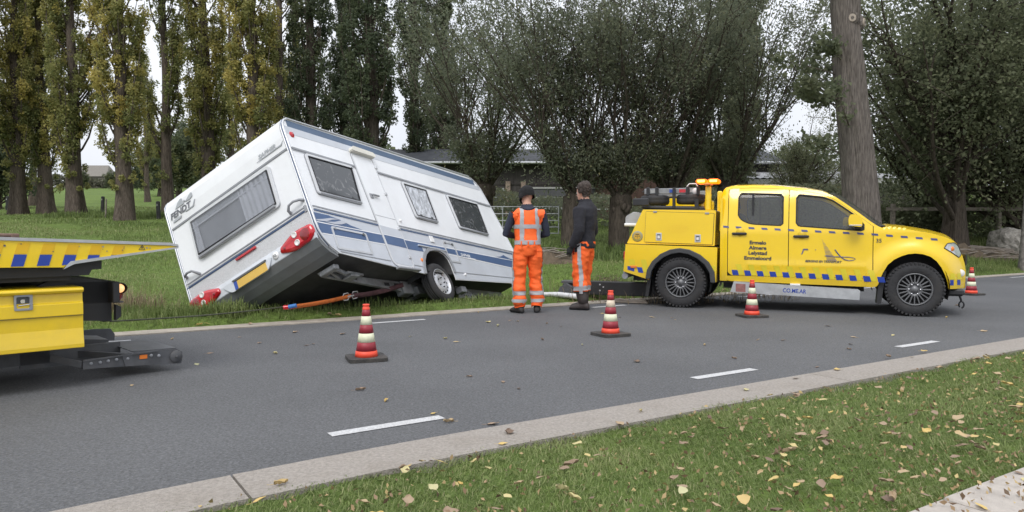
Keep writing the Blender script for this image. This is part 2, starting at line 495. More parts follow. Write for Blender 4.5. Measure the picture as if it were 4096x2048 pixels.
M_ASPH = asphalt_mat(); M_TURF = turf_mat()
M_KERB = pmat("kerb_concrete", (0.32, 0.29, 0.26), 0.9, var=0.2, scale=55, bump=0.6, bscale=120, spec=0.2, dirt=0.35)
M_KERB2 = pmat("kerb_concrete_far", (0.36, 0.32, 0.27), 0.9, var=0.2, scale=7, bump=0.4, bscale=120, spec=0.2, dirt=0.5)
M_SLAB = pmat("slab_concrete", (0.44, 0.40, 0.36), 0.9, var=0.16, scale=7, bump=0.4, bscale=150, spec=0.2, dirt=0.35)
M_PAINT = pmat("road_paint", (0.64, 0.64, 0.64), 0.7, c2=(0.36, 0.36, 0.37), scale=70, bump=0.3, bscale=150, dirt=0.25)
M_SOIL = pmat("soil", (0.10, 0.075, 0.05), 0.95, var=0.4, scale=6, bump=0.6, bscale=30)
M_BARK = pmat("bark_brown", (0.105, 0.085, 0.07), 0.95, var=0.55, scale=5, bump=1.0, bscale=14, spec=0.1, stretch=(4.5, 4.5, 0.6))
M_BARKD = pmat("bark_dark", (0.075, 0.062, 0.05), 0.95, var=0.5, scale=5, bump=1.0, bscale=14, spec=0.1, stretch=(4, 4, 0.8))
M_BARKG = pmat("bark_grey", (0.135, 0.118, 0.105), 0.95, var=0.55, scale=4, bump=1.0, bscale=9, spec=0.1, stretch=(9, 9, 0.8))
M_TWIG = pmat("twig", (0.10, 0.08, 0.065), 0.9, var=0.3)
M_POP = leaf_mat("poplar_leaves", [(0.165, 0.195, 0.08), (0.24, 0.255, 0.10), (0.33, 0.315, 0.115), (0.45, 0.385, 0.12), (0.52, 0.42, 0.13)], objvar=0.06, trans=0.45)
M_POPD = leaf_mat("dark_poplar_leaves", [(0.08, 0.105, 0.065), (0.115, 0.14, 0.08), (0.15, 0.17, 0.085), (0.22, 0.20, 0.085)], objvar=0.08, trans=0.5)
M_WIL = leaf_mat("willow_leaves", [(0.14, 0.16, 0.11), (0.18, 0.20, 0.135), (0.225, 0.24, 0.15), (0.29, 0.255, 0.12)], objvar=0.08, trans=0.58)
M_OAK = leaf_mat("dense_leaves", [(0.12, 0.142, 0.085), (0.17, 0.19, 0.11), (0.215, 0.23, 0.135), (0.27, 0.26, 0.14)], objvar=0.05, trans=0.58)
M_GRASS = leaf_mat("grass_blades", [(0.09, 0.125, 0.042), (0.135, 0.185, 0.056), (0.185, 0.24, 0.077), (0.25, 0.29, 0.11), (0.40, 0.365, 0.21)], trans=0.35, objvar=0.0)
M_DRY = leaf_mat("dry_stalks", [(0.13, 0.10, 0.07), (0.24, 0.185, 0.11), (0.42, 0.34, 0.22)], trans=0.2, objvar=0.0)
M_FALL = leaf_mat("fallen_leaves", [(0.18, 0.125, 0.09), (0.34, 0.245, 0.17), (0.46, 0.35, 0.21), (0.60, 0.43, 0.15), (0.50, 0.48, 0.28)], trans=0.1, objvar=0.5)

# ------------------------------------------------------------------ ground, road, kerbs
def axis(lo, hi, a, b, fine, coarse):
    left = list(np.arange(lo, a, coarse)); mid = list(np.arange(a, b, fine)); right = list(np.arange(b, hi + coarse, coarse))
    return np.array(left + mid + right)
gx = axis(-160, 200, -14, 20, 0.2, 4.0); gy = axis(-24, 330, -1, 27, 0.2, 3.0)
XX, YY = np.meshgrid(gx, gy, indexing='ij')
ZZ = ground(XX, YY)
V = np.stack([XX, YY, ZZ], -1).reshape(-1, 3)
a_, b_ = len(gx), len(gy)
I = (np.arange(a_ - 1)[:, None] * b_ + np.arange(b_ - 1)[None]).ravel()
loops = np.stack([I, I + b_, I + b_ + 1, I + 1], 1)
g = link("ground", np_mesh("ground", V, loops, np.full(len(I), 4), smooth=True), M_TURF)
tag(g, "grassy ground of the verge, ditch and flat meadow", kind="structure")

def strip(name, s0, s1, n0, n1, z0, z1, mat, step=1.0, bend=(0, 0), parent=None):
    ss = list(np.arange(s0, s1, step)) + [s1]
    mb = MB()
    A = [SN(s, n0 + bend[0] * near_bend(s), z1) for s in ss]; B = [SN(s, n1 + bend[1] * near_bend(s), z1) for s in ss]
    mb.grid([A, B], smooth=False)
    if z0 < z1:
        mb.grid([[(p[0], p[1], z0) for p in A], A], smooth=False); mb.grid([B, [(p[0], p[1], z0) for p in B]], smooth=False)
        for r_ in (0, -1):
            p, q = A[r_], B[r_]
            mb.add([p, q, (q[0], q[1], z0), (p[0], p[1], z0)], [[0, 1, 2, 3]])
    return mb.build(name, mat, parent, merge=0.001)
road = strip("road", -60, 140, N_ROAD0, N_ROAD1, -0.02, 0.0, M_ASPH, 2.0, (1, 0))
tag(road, "dark grey asphalt road running up to the right", kind="structure")
k1 = strip("kerb_foundation", -60, 140, N_KERB0 + 0.03, N_ROAD0, -0.08, -0.03, M_SOIL, 2.0, (1, 1))
k1.name = "near_kerb"; tag(k1, "pale concrete edging strip along the near side of the road", kind="structure")
k2 = strip("kerb_foundation", -60, 140, N_ROAD1, N_KERB1 - 0.02, -0.08, -0.03, M_SOIL, 2.0)
k2.name = "far_kerb"; tag(k2, "narrow pale concrete edging strip along the far side of the road", kind="structure")
# kerb stones: real pieces with narrow joints
cuts = [-14, -7.5, -3.4, 0.78, 5.3, 10.2, 15.5, 21, 27, 34]
for i in range(len(cuts) - 1):
    strip("kerb_stone", cuts[i] + 0.006, cuts[i + 1] - 0.006, N_KERB0 + random.uniform(-.012, .012), N_ROAD0 + 0.004, -0.07, 0.014 + random.uniform(-.003, .004), M_KERB, 0.45, (1, 1), k1)
cuts = list(np.arange(-12, 40, 4.1))
for i in range(len(cuts) - 1):
    strip("kerb_stone", cuts[i] + 0.006, cuts[i + 1] - 0.006, N_ROAD1 - 0.004, N_KERB1 + random.uniform(-.03, .02), -0.07, 0.012, M_KERB2, 0.5, parent=k2)
# painted dashes
for i, s in enumerate([1.42 - 2.96 * 2, 1.42 - 2.96, 1.42, 4.40, 7.34, 10.3, 13.3, 16.2, 19.2]):
    strip("painted_dash", s, s + 0.73, 4.06, 4.15, 0.004, 0.004, M_PAINT, 0.25, (0.6, 0.6), road)
for s, L in ((-3.4, .75), (0.14, .75), (3.64, .75), (7.25, .68), (10.64, .95), (14.1, .9), (17.6, .9), (21.0, .9), (24.5, .9)):
    strip("painted_dash", s, s + L, 8.81, 8.90, 0.004, 0.004, M_PAINT, 0.3, parent=road)
# pavement slabs at the near side
pv = strip("pavement_bed", -20, 40, -3.2, N_GRASS0 - 0.01, -0.06, -0.03, M_SOIL, 2.0)
pv.name = "pavement"; tag(pv, "pale concrete slab pavement in the near right corner", kind="structure")
sl = MB(); sl.box(0.004, 1.496, 0.004, 1.196, -0.04, 0.0, bev=0.008); slm = sl.mesh("slab"); slm.materials.append(M_SLAB)
ang = math.atan2(RU.y, RU.x)
for i in range(-5, 14):
    for j in range(0, 4):
        o = link("slab", slm, None, pv)
        o.location = SN(i * 1.5 + 0.33 + (0.75 if j % 2 else 0), N_GRASS0 - 1.2 * (j + 1), random.uniform(-.004, .006)); o.rotation_euler = (0, 0, ang)

# ------------------------------------------------------------------ grass
def scatter_sn(n, s0, s1, n0, n1):
    s = rng.uniform(s0, s1, n); q = rng.uniform(n0, n1, n)
    return s * RU.x + q * RN.x, s * RU.y + q * RN.y, s, q
def vnoise(x, y, f, seed=0.0):
    return 0.5 + 0.25 * (np.sin(x * f + seed + 1.7 * np.sin(y * f * 0.8 + seed)) + np.sin(y * f * 1.3 + 2.1 * np.sin(x * f * 0.6 - seed)))

# near verge: mown grass lying in swathes
n = 170000
x, y, s, q = scatter_sn(n, 0.2, 17, N_GRASS0 - 0.12, N_KERB0 + 0.05)
D = np.hypot(x, y)
bn = np.where(s < 2.3, -0.026 * (2.3 - s) ** 2, 0)
keep = (rng.random(n) < np.clip(5.2 / D, 0.25, 1) ** 1.2) & (q < N_KERB0 + 0.045 * vnoise(x, y, 9) + bn) & (q > N_GRASS0 - 0.10 * vnoise(x, y, 7)) & (y > 1.8)
x, y, q = x[keep], y[keep], q[keep]; n = len(x)
P = np.stack([x, y, ground(x, y) - 0.004], 1)
cl = vnoise(x, y, 3.1, 2) * 0.6 + vnoise(x, y, 8.3, 5) * 0.4
h = rng.uniform(0.022, 0.068, n) * (0.65 + 0.6 * cl)
lean = rng.uniform(0.8, 1.3, n)
azm = 1.0 + 2.2 * vnoise(x, y, 1.4, 1) + rng.normal(0, 0.9, n)
t = np.clip(0.24 + 0.52 * cl + rng.normal(0, 0.13, n), 0, 0.8); t = np.where(rng.random(n) < 0.10, rng.uniform(0.75, 1, n), t)
o = link("verge_grass", blade_mesh("verge_grass", P, h, rng.uniform(0.0028, 0.0055, n), lean, t, azm), M_GRASS)
tag(o, "short mown grass on the verge in the foreground", kind="stuff")

# broad-leaved weeds between the blades
n = 2600
x, y, s, q = scatter_sn(n, 0.5, 12, N_GRASS0, N_KERB0 - 0.08)
k = (vnoise(x, y, 2.7, 4) > 0.52); x, y = x[k], y[k]; n = len(x)
C = np.stack([x, y, ground(x, y) + rng.uniform(0.008, 0.035, n)], 1)
o = link("verge_weeds", leaf_mesh("verge_weeds", C, 0.035 * np.ones(n), 0.42, rng.uniform(0.2, 0.75, n)), M_GRASS)
tag(o, "broad weed leaves growing through the foreground verge grass", kind="stuff")

# far verge: taller rough grass
n = 74000
x, y, s, q = scatter_sn(n, -6, 25, N_KERB1 - 0.02, N_KERB1 + 2.3)
d = q - N_KERB1
keep = (rng.random(n) < np.clip(1.25 - d * 0.35, 0.25, 1)) & (d > -0.0 + 0.05 * vnoise(x, y, 6))
x, y, d, s = x[keep], y[keep], d[keep], s[keep]; n = len(x)
P = np.stack([x, y, ground(x, y) - 0.01], 1)
cl = vnoise(x, y, 2.3, 3)
h = rng.uniform(0.07, 0.20, n) * (0.45 + 0.8 * cl) * np.clip(0.55 + d * 1.6, 0.5, 1.15)
t = np.clip(0.2 + 0.4 * vnoise(x, y, 1.1, 8) + rng.normal(0, 0.15, n), 0, 0.85); t = np.where(rng.random(n) < 0.06, rng.uniform(0.85, 1, n), t)
o = link("roadside_grass", blade_mesh("roadside_grass", P, h, rng.uniform(0.005, 0.010, n), rng.uniform(0.1, 0.8, n), t), M_GRASS)
tag(o, "rough green grass along the far edge of the road", kind="stuff")

# meadow and ditch bank grass, thinning with distance
n = 240000
u = rng.random(n); Dp = 10.5 + (62 - 10.5) * u ** 1.7
xp = (rng.uniform(-0.75, 0.75, n)) * Dp; y = Dp; x = xp
s = x * RU.x + y * RU.y; q = x * RN.x + y * RN.y
keep = (q > N_KERB1 + 1.2)
# leave out what the caravan hides
keep &= ~((x > -0.235 * y) & (x < 0.0 * y) & (y > 15)) | (rng.random(n) < 0.3)
x, y, s, q = x[keep], y[keep], s[keep], q[keep]; n = len(x)
P = np.stack([x, y, ground(x, y) - 0.015], 1)
cl = vnoise(x, y, 0.8, 3) * 0.55 + vnoise(x, y, 2.6, 1) * 0.45
sc = np.clip(y / 15, 0.8, 2.6)
h = rng.uniform(0.05, 0.13, n) * (0.4 + 1.1 * cl) * np.clip(sc, 0.9, 1.7)
t = np.clip(0.30 + 0.42 * vnoise(x, y, 0.45, 6) + rng.normal(0, 0.14, n), 0, 0.85)
t = np.where(rng.random(n) < 0.03, rng.uniform(0.8, 1, n), t)
o = link("meadow_grass", blade_mesh("meadow_grass", P, h, 0.010 * sc * rng.uniform(0.7, 1.6, n), rng.uniform(0.1, 0.9, n), t), M_GRASS)
tag(o, "green meadow grass behind the ditch", kind="stuff")

# dry reeds and stalks beside the caravan's rear and by the fence
def reeds(name, label, cx, cy, rx, ry, n, hh, mat, tl=(0, 1), w=(0.006, 0.013), lean=(0.05, 0.7)):
    a = rng.uniform(0, 2 * np.pi, n); r_ = np.sqrt(rng.random(n))
    x = cx + rx * r_ * np.cos(a); y = cy + ry * r_ * np.sin(a)
    P = np.stack([x, y, ground(x, y) - 0.02], 1)
    o = link(name, blade_mesh(name, P, rng.uniform(*hh, n), rng.uniform(*w, n), rng.uniform(*lean, n), rng.uniform(*tl, n)), mat)
    return tag(o, label, kind="stuff")
reeds("dry_reeds", "dry straw-coloured reeds in the ditch behind the flatbed", -5.1, 10.1, 0.95, 0.55, 1500, (0.2, 0.6), M_DRY)
reeds("ditch_grass", "long grass hiding the sunken rear corner of the caravan", -4.4, 9.6, 0.75, 0.4, 1800, (0.10, 0.30), M_GRASS, (0.1, 0.7))
reeds("weed_tuft", "tuft of pale green weed under the caravan's rear bumper", -3.72, 9.55, 0.28, 0.2, 500, (0.12, 0.32), M_GRASS, (0.4, 0.8), (0.008, 0.018))
reeds("dry_stalks", "thin dry grass stalks along the roadside bank", 2.6, 13.0, 2.4, 1.2, 900, (0.15, 0.5), M_DRY, (0, 0.9))
reeds("long_grass", "long grass growing around the fence posts under the poplars", -20, 45, 9, 2.0, 5000, (0.2, 0.6), M_GRASS, (0.0, 0.55), (0.02, 0.05))
reeds("bank_grass", "long green grass on the bank beyond the truck's bonnet", 15.0, 23.2, 5.2, 1.5, 9000, (0.12, 0.34), M_GRASS, (0.05, 0.6), (0.012, 0.022))
reeds("nettle_bed", "dark undergrowth around the foot of the willow", 3.0, 22.5, 5.0, 2.2, 5000, (0.1, 0.45), M_GRASS, (0.0, 0.35), (0.015, 0.04))

# ------------------------------------------------------------------ fallen leaves
def leaf_shape(kind):
    mb = MB()
    w = {0: 0.30, 1: 0.40, 2: 0.20}[kind]
    curl = {0: 0.16, 1: 0.42, 2: 0.6}[kind]
    prof = [(0.0, 0.03), (0.12, 0.62), (0.32, 1.0), (0.58, 0.86), (0.8, 0.5), (1.0, 0.03)]
    rows = []
    for tt, ww in prof:
        r_ = []
        for k in (-1, -0.5, 0, 0.5, 1):
            jag = 1 + 0.20 * math.sin(tt * 37 + k * 5 + kind * 2.3) + 0.1 * math.sin(tt * 71 + k)
            r_.append((tt - 0.5, k * ww * w * jag, curl * (0.35 * abs(k) ** 1.5 * ww + 0.8 * (tt - 0.45) ** 2 + 0.12 * math.sin(k * 4 + tt * 9 + kind * 2)) + 0.02))
        rows.append(r_)
    mb.grid(rows)
    mb.tube([(-0.5, 0, rows[0][2][2]), (-0.72, 0.03, 0.05), (-0.9, 0.10, 0.07)], 0.012, 4)
    me = mb.mesh("fallen_leaf")
    aa = me.attributes.new("tint", 'FLOAT', 'POINT'); aa.data.foreach_set("value", np.full(len(me.vertices), 0.5, np.float32))
    me.materials.append(M_FALL)
    return me
LS = [leaf_shape(k) for k in range(3)]
def put_leaf(x, y, z, L, label, group, tilt=0.15):
    o = bpy.data.objects.new("fallen_leaf", random.choice(LS)); col.objects.link(o)
    o.location = (x, y, z); o.scale = (L, L, L * random.uniform(0.7, 1.3))
    o.rotation_euler = (random.uniform(-tilt, tilt), random.uniform(-tilt, tilt), random.uniform(0, 6.3))
    tag(o, label, "leaf", group)
road_px = [(650, 865), (690, 892), (528, 816), (525, 891), (490, 919), (325, 973), (768, 871), (786, 867), (1030, 848), (1120, 854), (1146, 862), (1365, 857), (1203, 788), (1227, 812), (1252, 822), (1282, 808), (1303, 810), (1376, 816), (968, 1013), (1088, 1045), (1127, 1067), (1305, 981), (1265, 964), (1180, 951), (1605, 913), (1640, 799), (1690, 801), (1700, 806), (1910, 857), (1972, 858), (2140, 881), (2143, 868), (2150, 850), (2060, 926), (2385, 801), (2412, 770), (2085, 822), (1515, 790), (1560, 800), (1240, 1072), (740, 838), (860, 842), (1412, 823), (2300, 905), (2480, 835), (2250, 845), (600, 850), (430, 855), (1465, 870), (1850, 905), (1775, 870), (905, 985)]
for px, py in road_px:
    D = 1.164 / ((py - 584) / 1860); X = (px - 1288) / 1860 * D
    q = -X * 0.5461 + D * 0.8377
    put_leaf(X, D, 0.004 if N_ROAD0 < q < N_ROAD1 else 0.02, random.uniform(0.045, 0.08), "curled dry leaf lying on the asphalt", "dry leaves scattered on the road")
for px, py in ((1265, 1130), (1280, 1100), (1560, 1078), (1615, 1045), (1880, 990), (2005, 960), (2110, 938), (2240, 905), (2330, 890), (700, 1235), (1010, 1195)):
    D = 1.164 / ((py - 584) / 1860); X = (px - 1288) / 1860 * D
    put_leaf(X, D, 0.02, random.uniform(0.05, 0.08), "dry leaf lying on the near concrete edging strip", "leaves on the near kerb")
cnt = 0
while cnt < 236:
    s = random.uniform(0.4, 11); q = random.uniform(N_GRASS0 - 0.5, N_KERB0 - 0.05)
    p = SN(s, q)
    if p[1] < 2.3 or abs(p[0]) > p[1] * 0.73: continue
    if random.random() > (1.0 if q < 2.5 else 0.45): continue
    on = q < N_GRASS0 - 0.03
    if on and random.random() < 0.6: continue
    put_leaf(p[0], p[1], 0.008 if on else random.uniform(0.02, 0.05), random.choice((random.uniform(0.035, 0.055), random.uniform(0.04, 0.062), random.uniform(0.055, 0.08))),
             "autumn leaf lying on the pavement slabs" if on else "autumn leaf lying in the foreground verge grass",
             "leaves on the pavement" if on else "leaves in the foreground grass", 0.35)
    cnt += 1
for i in range(40):
    s = random.uniform(-1, 16); q = N_KERB1 + random.choice([random.uniform(-0.3, 0.15), random.uniform(-.1, .8)])
    p = SN(s, q); put_leaf(p[0], p[1], max(0.02, gz(p[0], p[1]) + 0.03), random.uniform(0.06, 0.11), "pale dry leaf along the far road edge", "leaves along the far kerb", 0.3)
# fine litter too small to count
n = 5600
x, y, s, q = scatter_sn(n, 0.3, 14, N_GRASS0 - 0.3, N_KERB0 - 0.02)
k = rng.random(n) < np.clip(1.2 - (q - 1.5) * 0.5, 0.2, 1); x, y = x[k], y[k]; n = len(x)
C = np.stack([x, y, np.maximum(ground(x, y), 0) + rng.uniform(0.004, 0.045, n)], 1)
me = leaf_mesh("leaf_litter", C, 0.028 * np.ones(n), 0.55, rng.uniform(0, 1, n))
o = link("leaf_litter", me, leaf_mat("leaf_litter", [(0.12, 0.08, 0.05), (0.27, 0.18, 0.11), (0.42, 0.30, 0.16), (0.5, 0.38, 0.17)], trans=0.1, objvar=0))
tag(o, "small torn leaf litter among the verge grass", kind="stuff")
# ------------------------------------------------------------------ trees
def fluted_trunk(mb, H, r0, r1, bend=(0, 0), n=20, rings=16, flare=0.5, flute=0.13, seed=0):
    rnd = random.Random(seed); ph = rnd.uniform(0, 6)
    P = []; path = []
    for i in range(rings + 1):
        t = i / rings; h = H * t ** 1.25
        r = r0 + (r1 - r0) * (h / H) ** 0.8
        fl = flare * math.exp(-h / 0.7)
        cx = bend[0] * (h / H) ** 1.5 + 0.05 * math.sin(h * 0.7 + ph); cy = bend[1] * (h / H) ** 1.5
        path.append((cx, cy, h, r))
        row = []
        for k in range(n):
            a = 2 * math.pi * k / n
            w = 1 + (flute * math.exp(-h / 5)) * (math.sin(a * 5 + ph + h * 0.15) + 0.6 * math.sin(a * 8 + 2 * ph)) + fl * (0.55 + 0.45 * math.sin(a * 4 + ph))
            row.append((cx + r * w * math.cos(a), cy + r * w * math.sin(a), h - (0.25 if i == 0 else 0)))
        P.append(row + [row[0]])
    mb.grid(P)
    return path

def branch_pts(p0, d0, L, up, wob, rnd, k=6):
    p = Vector(p0); d = Vector(d0).normalized(); out = [p.copy()]
    for i in range(k):
        d = (d + Vector((rnd.uniform(-wob, wob), rnd.uniform(-wob, wob), up))).normalized()
        p = p + d * (L / k); out.append(p.copy())
    return out

def along(pts, t):
    f = t * (len(pts) - 1); i = min(int(f), len(pts) - 2); return pts[i].lerp(pts[i + 1], f - i)

def clump_leaves(clumps, per, size):
    """clumps: (centre, radius, tint)"""
    c = np.array([[*p, r, t] for p, r, t in clumps]); k = len(c)
    idx = np.repeat(np.arange(k), per); n = len(idx)
    off = rng.normal(size=(n, 3)); off = off / (np.linalg.norm(off, axis=1, keepdims=True) + 1e-6) * (rng.random((n, 1)) ** 0.45)
    C = c[idx, :3] + off * c[idx, 3:4] * np.array([1, 1, 1.15])
    t = np.clip(c[idx, 4] + rng.normal(0, 0.10, n), 0, 1)
    return C, t

def make_poplar(seed, H=22, r0=0.48, nb=58, leaves=21000, start=2.4, rad=1.5, mat=None, yellow=0.45, size=0.125):
    rnd = random.Random(seed)
    mb = MB()
    path = fluted_trunk(mb, H * 0.9, r0, 0.08, (rnd.uniform(-.5, .5), rnd.uniform(-.3, .3)), seed=seed)
    clumps = []
    for i in range(nb):
        h = start + (H * 0.78 - start) * (i / nb) ** 1.1 + rnd.uniform(-.4, .4)
        a = rnd.uniform(0, 2 * math.pi) if i % 3 else rnd.choice([0, math.pi]) + rnd.uniform(-.6, .6)
        q = min(path, key=lambda w: abs(w[2] - h)); p0 = (q[0], q[1], h)
        rr = rad * rnd.uniform(0.5, 1.15) * (1 if h < H * 0.55 else max(0.35, 1.7 - 1.27 * h / H))
        L = rnd.uniform(2.6, 5.2) * (0.7 if h > H * 0.6 else 1)
        pts = branch_pts(p0, (math.cos(a) * 0.75, math.sin(a) * 0.75, 0.75), L, 0.33, 0.12, rnd, 6)
        # keep the column narrow
        for v in pts:
            dx, dy = v.x - q[0], v.y - q[1]; dd = math.hypot(dx, dy)
            if dd > rr: v.x = q[0] + dx / dd * rr; v.y = q[1] + dy / dd * rr
        r = 0.03 + 0.05 * (1 - h / H)
        mb.tube(pts, [r * (1 - 0.13 * j) for j in range(len(pts))], 5, caps=False)
        ty = yellow * rnd.uniform(0.35, 1.1) + (0.22 if rnd.random() < 0.25 else 0)
        for j in range(8):
            t = rnd.uniform(0.2, 1.0); c = along(pts, t)
            clumps.append(((c.x + rnd.gauss(0, .12), c.y + rnd.gauss(0, .12), c.z + rnd.gauss(0, .2)), rnd.uniform(0.2, 0.42), ty + rnd.uniform(-.08, .08)))
    # low epicormic twigs hugging the trunk
    for i in range(14):
        h = rnd.uniform(1.2, start + 2); a = rnd.uniform(0, 6.3)
        q = min(path, key=lambda w: abs(w[2] - h))
        clumps.append(((q[0] + math.cos(a) * (q[3] + .25), q[1] + math.sin(a) * (q[3] + .25), h + .3), rnd.uniform(0.15, 0.32), yellow * 0.7))
    per = max(4, leaves // len(clumps))
    C, t = clump_leaves(clumps, per, size)
    return mb.mesh("trunk"), leaf_mesh("crown", C, size * np.ones(len(C)), 0.75, t)

POPS = [make_poplar(11, yellow=0.58, rad=1.85, nb=70, leaves=43000), make_poplar(23, yellow=0.44, nb=64, rad=1.7, leaves=37000), make_poplar(37, yellow=0.68, rad=2.0, nb=78, leaves=47000),
        make_poplar(41, yellow=0.42, start=3.2, nb=44, r0=0.36, leaves=20000, rad=1.3)]
DARK = [make_poplar(53, yellow=0.35, rad=1.9, nb=72, leaves=34000, start=1.8, size=0.135), make_poplar(67, yellow=0.42, rad=1.6, nb=60, leaves=26000, start=2.6, size=0.135)]
for a, b in POPS: a.materials.append(M_BARK); b.materials.append(M_POP)
for a, b in DARK: a.materials.append(M_BARKD); b.materials.append(M_POPD)

def put_tree(name, pair, px, D, label, cat="tree", group=None, sc=1.0, rz=None, sx=1.0, lean=(0, 0)):
    X = (px - 1288) / 1860 * D
    t = empty(name, (X, D, gz(X, D)), random.uniform(0, 6.3) if rz is None else rz)
    t.scale = (sc * sx, sc * sx, sc); t.rotation_euler = (lean[0], lean[1], t.rotation_euler[2])
    link("trunk", pair[0], None, t); link("crown", pair[1], None, t)
    return tag(t, label, cat, group)
G = "poplars standing in a row along the meadow"
rowp = [(-45, 47, 0, 1.0, "yellowing poplar cut by the left edge of the picture"),
        (48, 49, 2, 1.02, "leftmost whole poplar, a forked double trunk with yellow leaves"),
        (118, 50, 1, 1.0, "leaning poplar, second trunk from the left picture edge"),
        (190, 46, 0, 1.05, "third poplar from the left, thick ribbed trunk"),
        (312, 41.5, 2, 1.0, "poplar with the widest flaring trunk, right of the gap with the far farmhouse"),
        (424, 50, 3, 1.1, "slender dark-trunked poplar just left of the caravan's rear corner"),
        (528, 47, 1, 1.08, "poplar above the left half of the caravan's rear roof edge"),
        (642, 44, 2, 1.05, "golden poplar rising above the middle of the caravan's rear roof edge"),
        (705, 53, 3, 1.1, "thin poplar just left of the caravan's highest corner")]
for px, D, k, sc, lab in rowp:
    put_tree("poplar_tree", POPS[k], px, D, lab, group=G, sc=sc, lean=(0, R(-3) if px == 118 else 0), rz=None)
# the fork of the first tree
for px, D, k, sc, lab in [(790, 46, 1, 1.05, "dark green poplar right above the caravan's highest corner"),
                          (868, 54, 0, 1.0, "dark poplar behind, left of the broad evergreen-looking one"),
                          (935, 42, 0, 1.12, "broad dark poplar above the middle of the caravan's roof"),
                          (1045, 50, 1, 1.02, "dark poplar over the right part of the caravan's roof"),
                          (1115, 56, 0, 0.95, "dark poplar fading out left of the willows")]:
    put_tree("poplar_tree", DARK[k], px, D, lab, group="dark poplars behind the caravan", sc=sc)
# second rank, further off
for px, D, k, sc, lab in [(85, 66, 3, 0.9, "poplar of the far rank between the first two near trunks"), (372, 78, 3, 0.8, "poplar of the far rank right of the flaring trunk"),
                          (585, 66, 3, 0.9, "poplar of the far rank behind the golden poplar"), (745, 70, 3, 0.9, "poplar of the far rank behind the caravan's highest corner")]:
    put_tree("poplar_tree", POPS[k], px, D, lab, group="poplars of the far rank", sc=sc)

# pollard willows
def make_willow(seed, limbs=11, Lr=(4.0, 7.5), spread=0.8, leaves=30000, trunk_h=1.7, r0=0.27, fan=(0, 0), tintb=0.4, size=0.105):
    rnd = random.Random(seed); mb = MB()
    fluted_trunk(mb, trunk_h, r0, r0 * 1.1, (0.1, 0), n=16, rings=8, flare=0.35, flute=0.2, seed=seed)
    mb.lathe([(0.02, 0.28), (r0 * 0.9, 0.16), (r0 * 1.25, 0.0), (r0 * 1.15, -0.25), (r0 * 1.0, -0.5)], 12, (0.1, 0, trunk_h), 'z')
    for i in range(16):
        a = rnd.uniform(0, 6.3); z = trunk_h + rnd.uniform(-.4, .2); k = rnd.uniform(.5, 1)
        mb.lathe([(0.0, 0.1 * k), (0.1 * k, 0.05 * k), (0.13 * k, -0.05 * k), (0.08 * k, -0.17 * k)], 6, (0.1 + math.cos(a) * r0 * 1.05, math.sin(a) * r0 * 1.05, z), 'z')
    clumps = []
    def shoot(p0, d, L, r):
        pts = branch_pts(p0, d, L, 0.06, 0.13, rnd, 7)
        mb.tube(pts, [r * (1 - 0.125 * j) for j in range(8)], 5, caps=False)
        for w in range(4):
            q = along(pts, rnd.uniform(0.25, 0.9))
            tw = branch_pts(q, (rnd.uniform(-1.3, 1.3), rnd.uniform(-1.3, 1.3), .7), rnd.uniform(0.7, 1.9), 0.05, 0.2, rnd, 3)
            mb.tube(tw, [0.011, 0.009, 0.006, 0.004], 4, caps=False)
            for _ in range(3):
                c = along(tw, rnd.uniform(0.2, 1)); clumps.append(((c.x, c.y, c.z), rnd.uniform(0.22, 0.52), tintb + rnd.uniform(-.25, .25)))
        for j in range(6):
            c = along(pts, rnd.uniform(0.2, 1.0) ** .8); clumps.append(((c.x + rnd.gauss(0, .15), c.y + rnd.gauss(0, .15), c.z), rnd.uniform(0.18, 0.45), tintb + rnd.uniform(-.25, .25)))
    for i in range(limbs):
        a = 2 * math.pi * i / limbs + rnd.uniform(-.3, .3); sp = spread * rnd.uniform(.25, 1.0)
        d = Vector((math.cos(a) * sp + fan[0], math.sin(a) * sp * 0.8 + fan[1], 1.0))
        pts = branch_pts((0.1 + math.cos(a) * r0 * .7, math.sin(a) * r0 * .7, trunk_h), d, rnd.uniform(2.0, 3.6), 0.08, 0.06, rnd, 5)
        r = rnd.uniform(0.045, 0.08)
        mb.tube(pts, [r * (1 - .1 * j) for j in range(6)], 7, caps=False)
        for j in range(7):
            c = along(pts, rnd.uniform(.15, 1)); clumps.append(((c.x + rnd.gauss(0, .3), c.y + rnd.gauss(0, .3), c.z + rnd.gauss(0, .2)), rnd.uniform(.3, .6), tintb + rnd.uniform(-.1, .35)))
        for k in range(5):
            q = along(pts, rnd.uniform(.45, 1)); dd = (pts[-1] - pts[-2]).normalized()
            shoot(q, dd + Vector((rnd.uniform(-.75, .75), rnd.uniform(-.75, .75), .15)), rnd.uniform(*Lr) * rnd.uniform(.65, 1), rnd.uniform(.02, .038))
    for k in range(16):                       # fresh thin shoots straight from the head
        a = rnd.uniform(0, 6.3); shoot((0.1 + math.cos(a) * r0, math.sin(a) * r0, trunk_h), (math.cos(a) * .5, math.sin(a) * .5, 1), rnd.uniform(1.2, 3.2), .012)
    C, t = clump_leaves(clumps, max(3, leaves // len(clumps)), size)
    return mb.mesh("trunk"), leaf_mesh("crown", C, size * np.ones(len(C)), 0.45, t)
WIL = [make_willow(5, 13, fan=(-0.25, 0), spread=.95, leaves=28000), make_willow(9, 10, leaves=24000, spread=.95), make_willow(17, 10, (4.5, 8), tintb=0.35, leaves=25000, spread=.95)]
for a, b in WIL: a.materials.append(M_BARKD); b.materials.append(M_WIL)
GW = "pollard willows behind the two men"
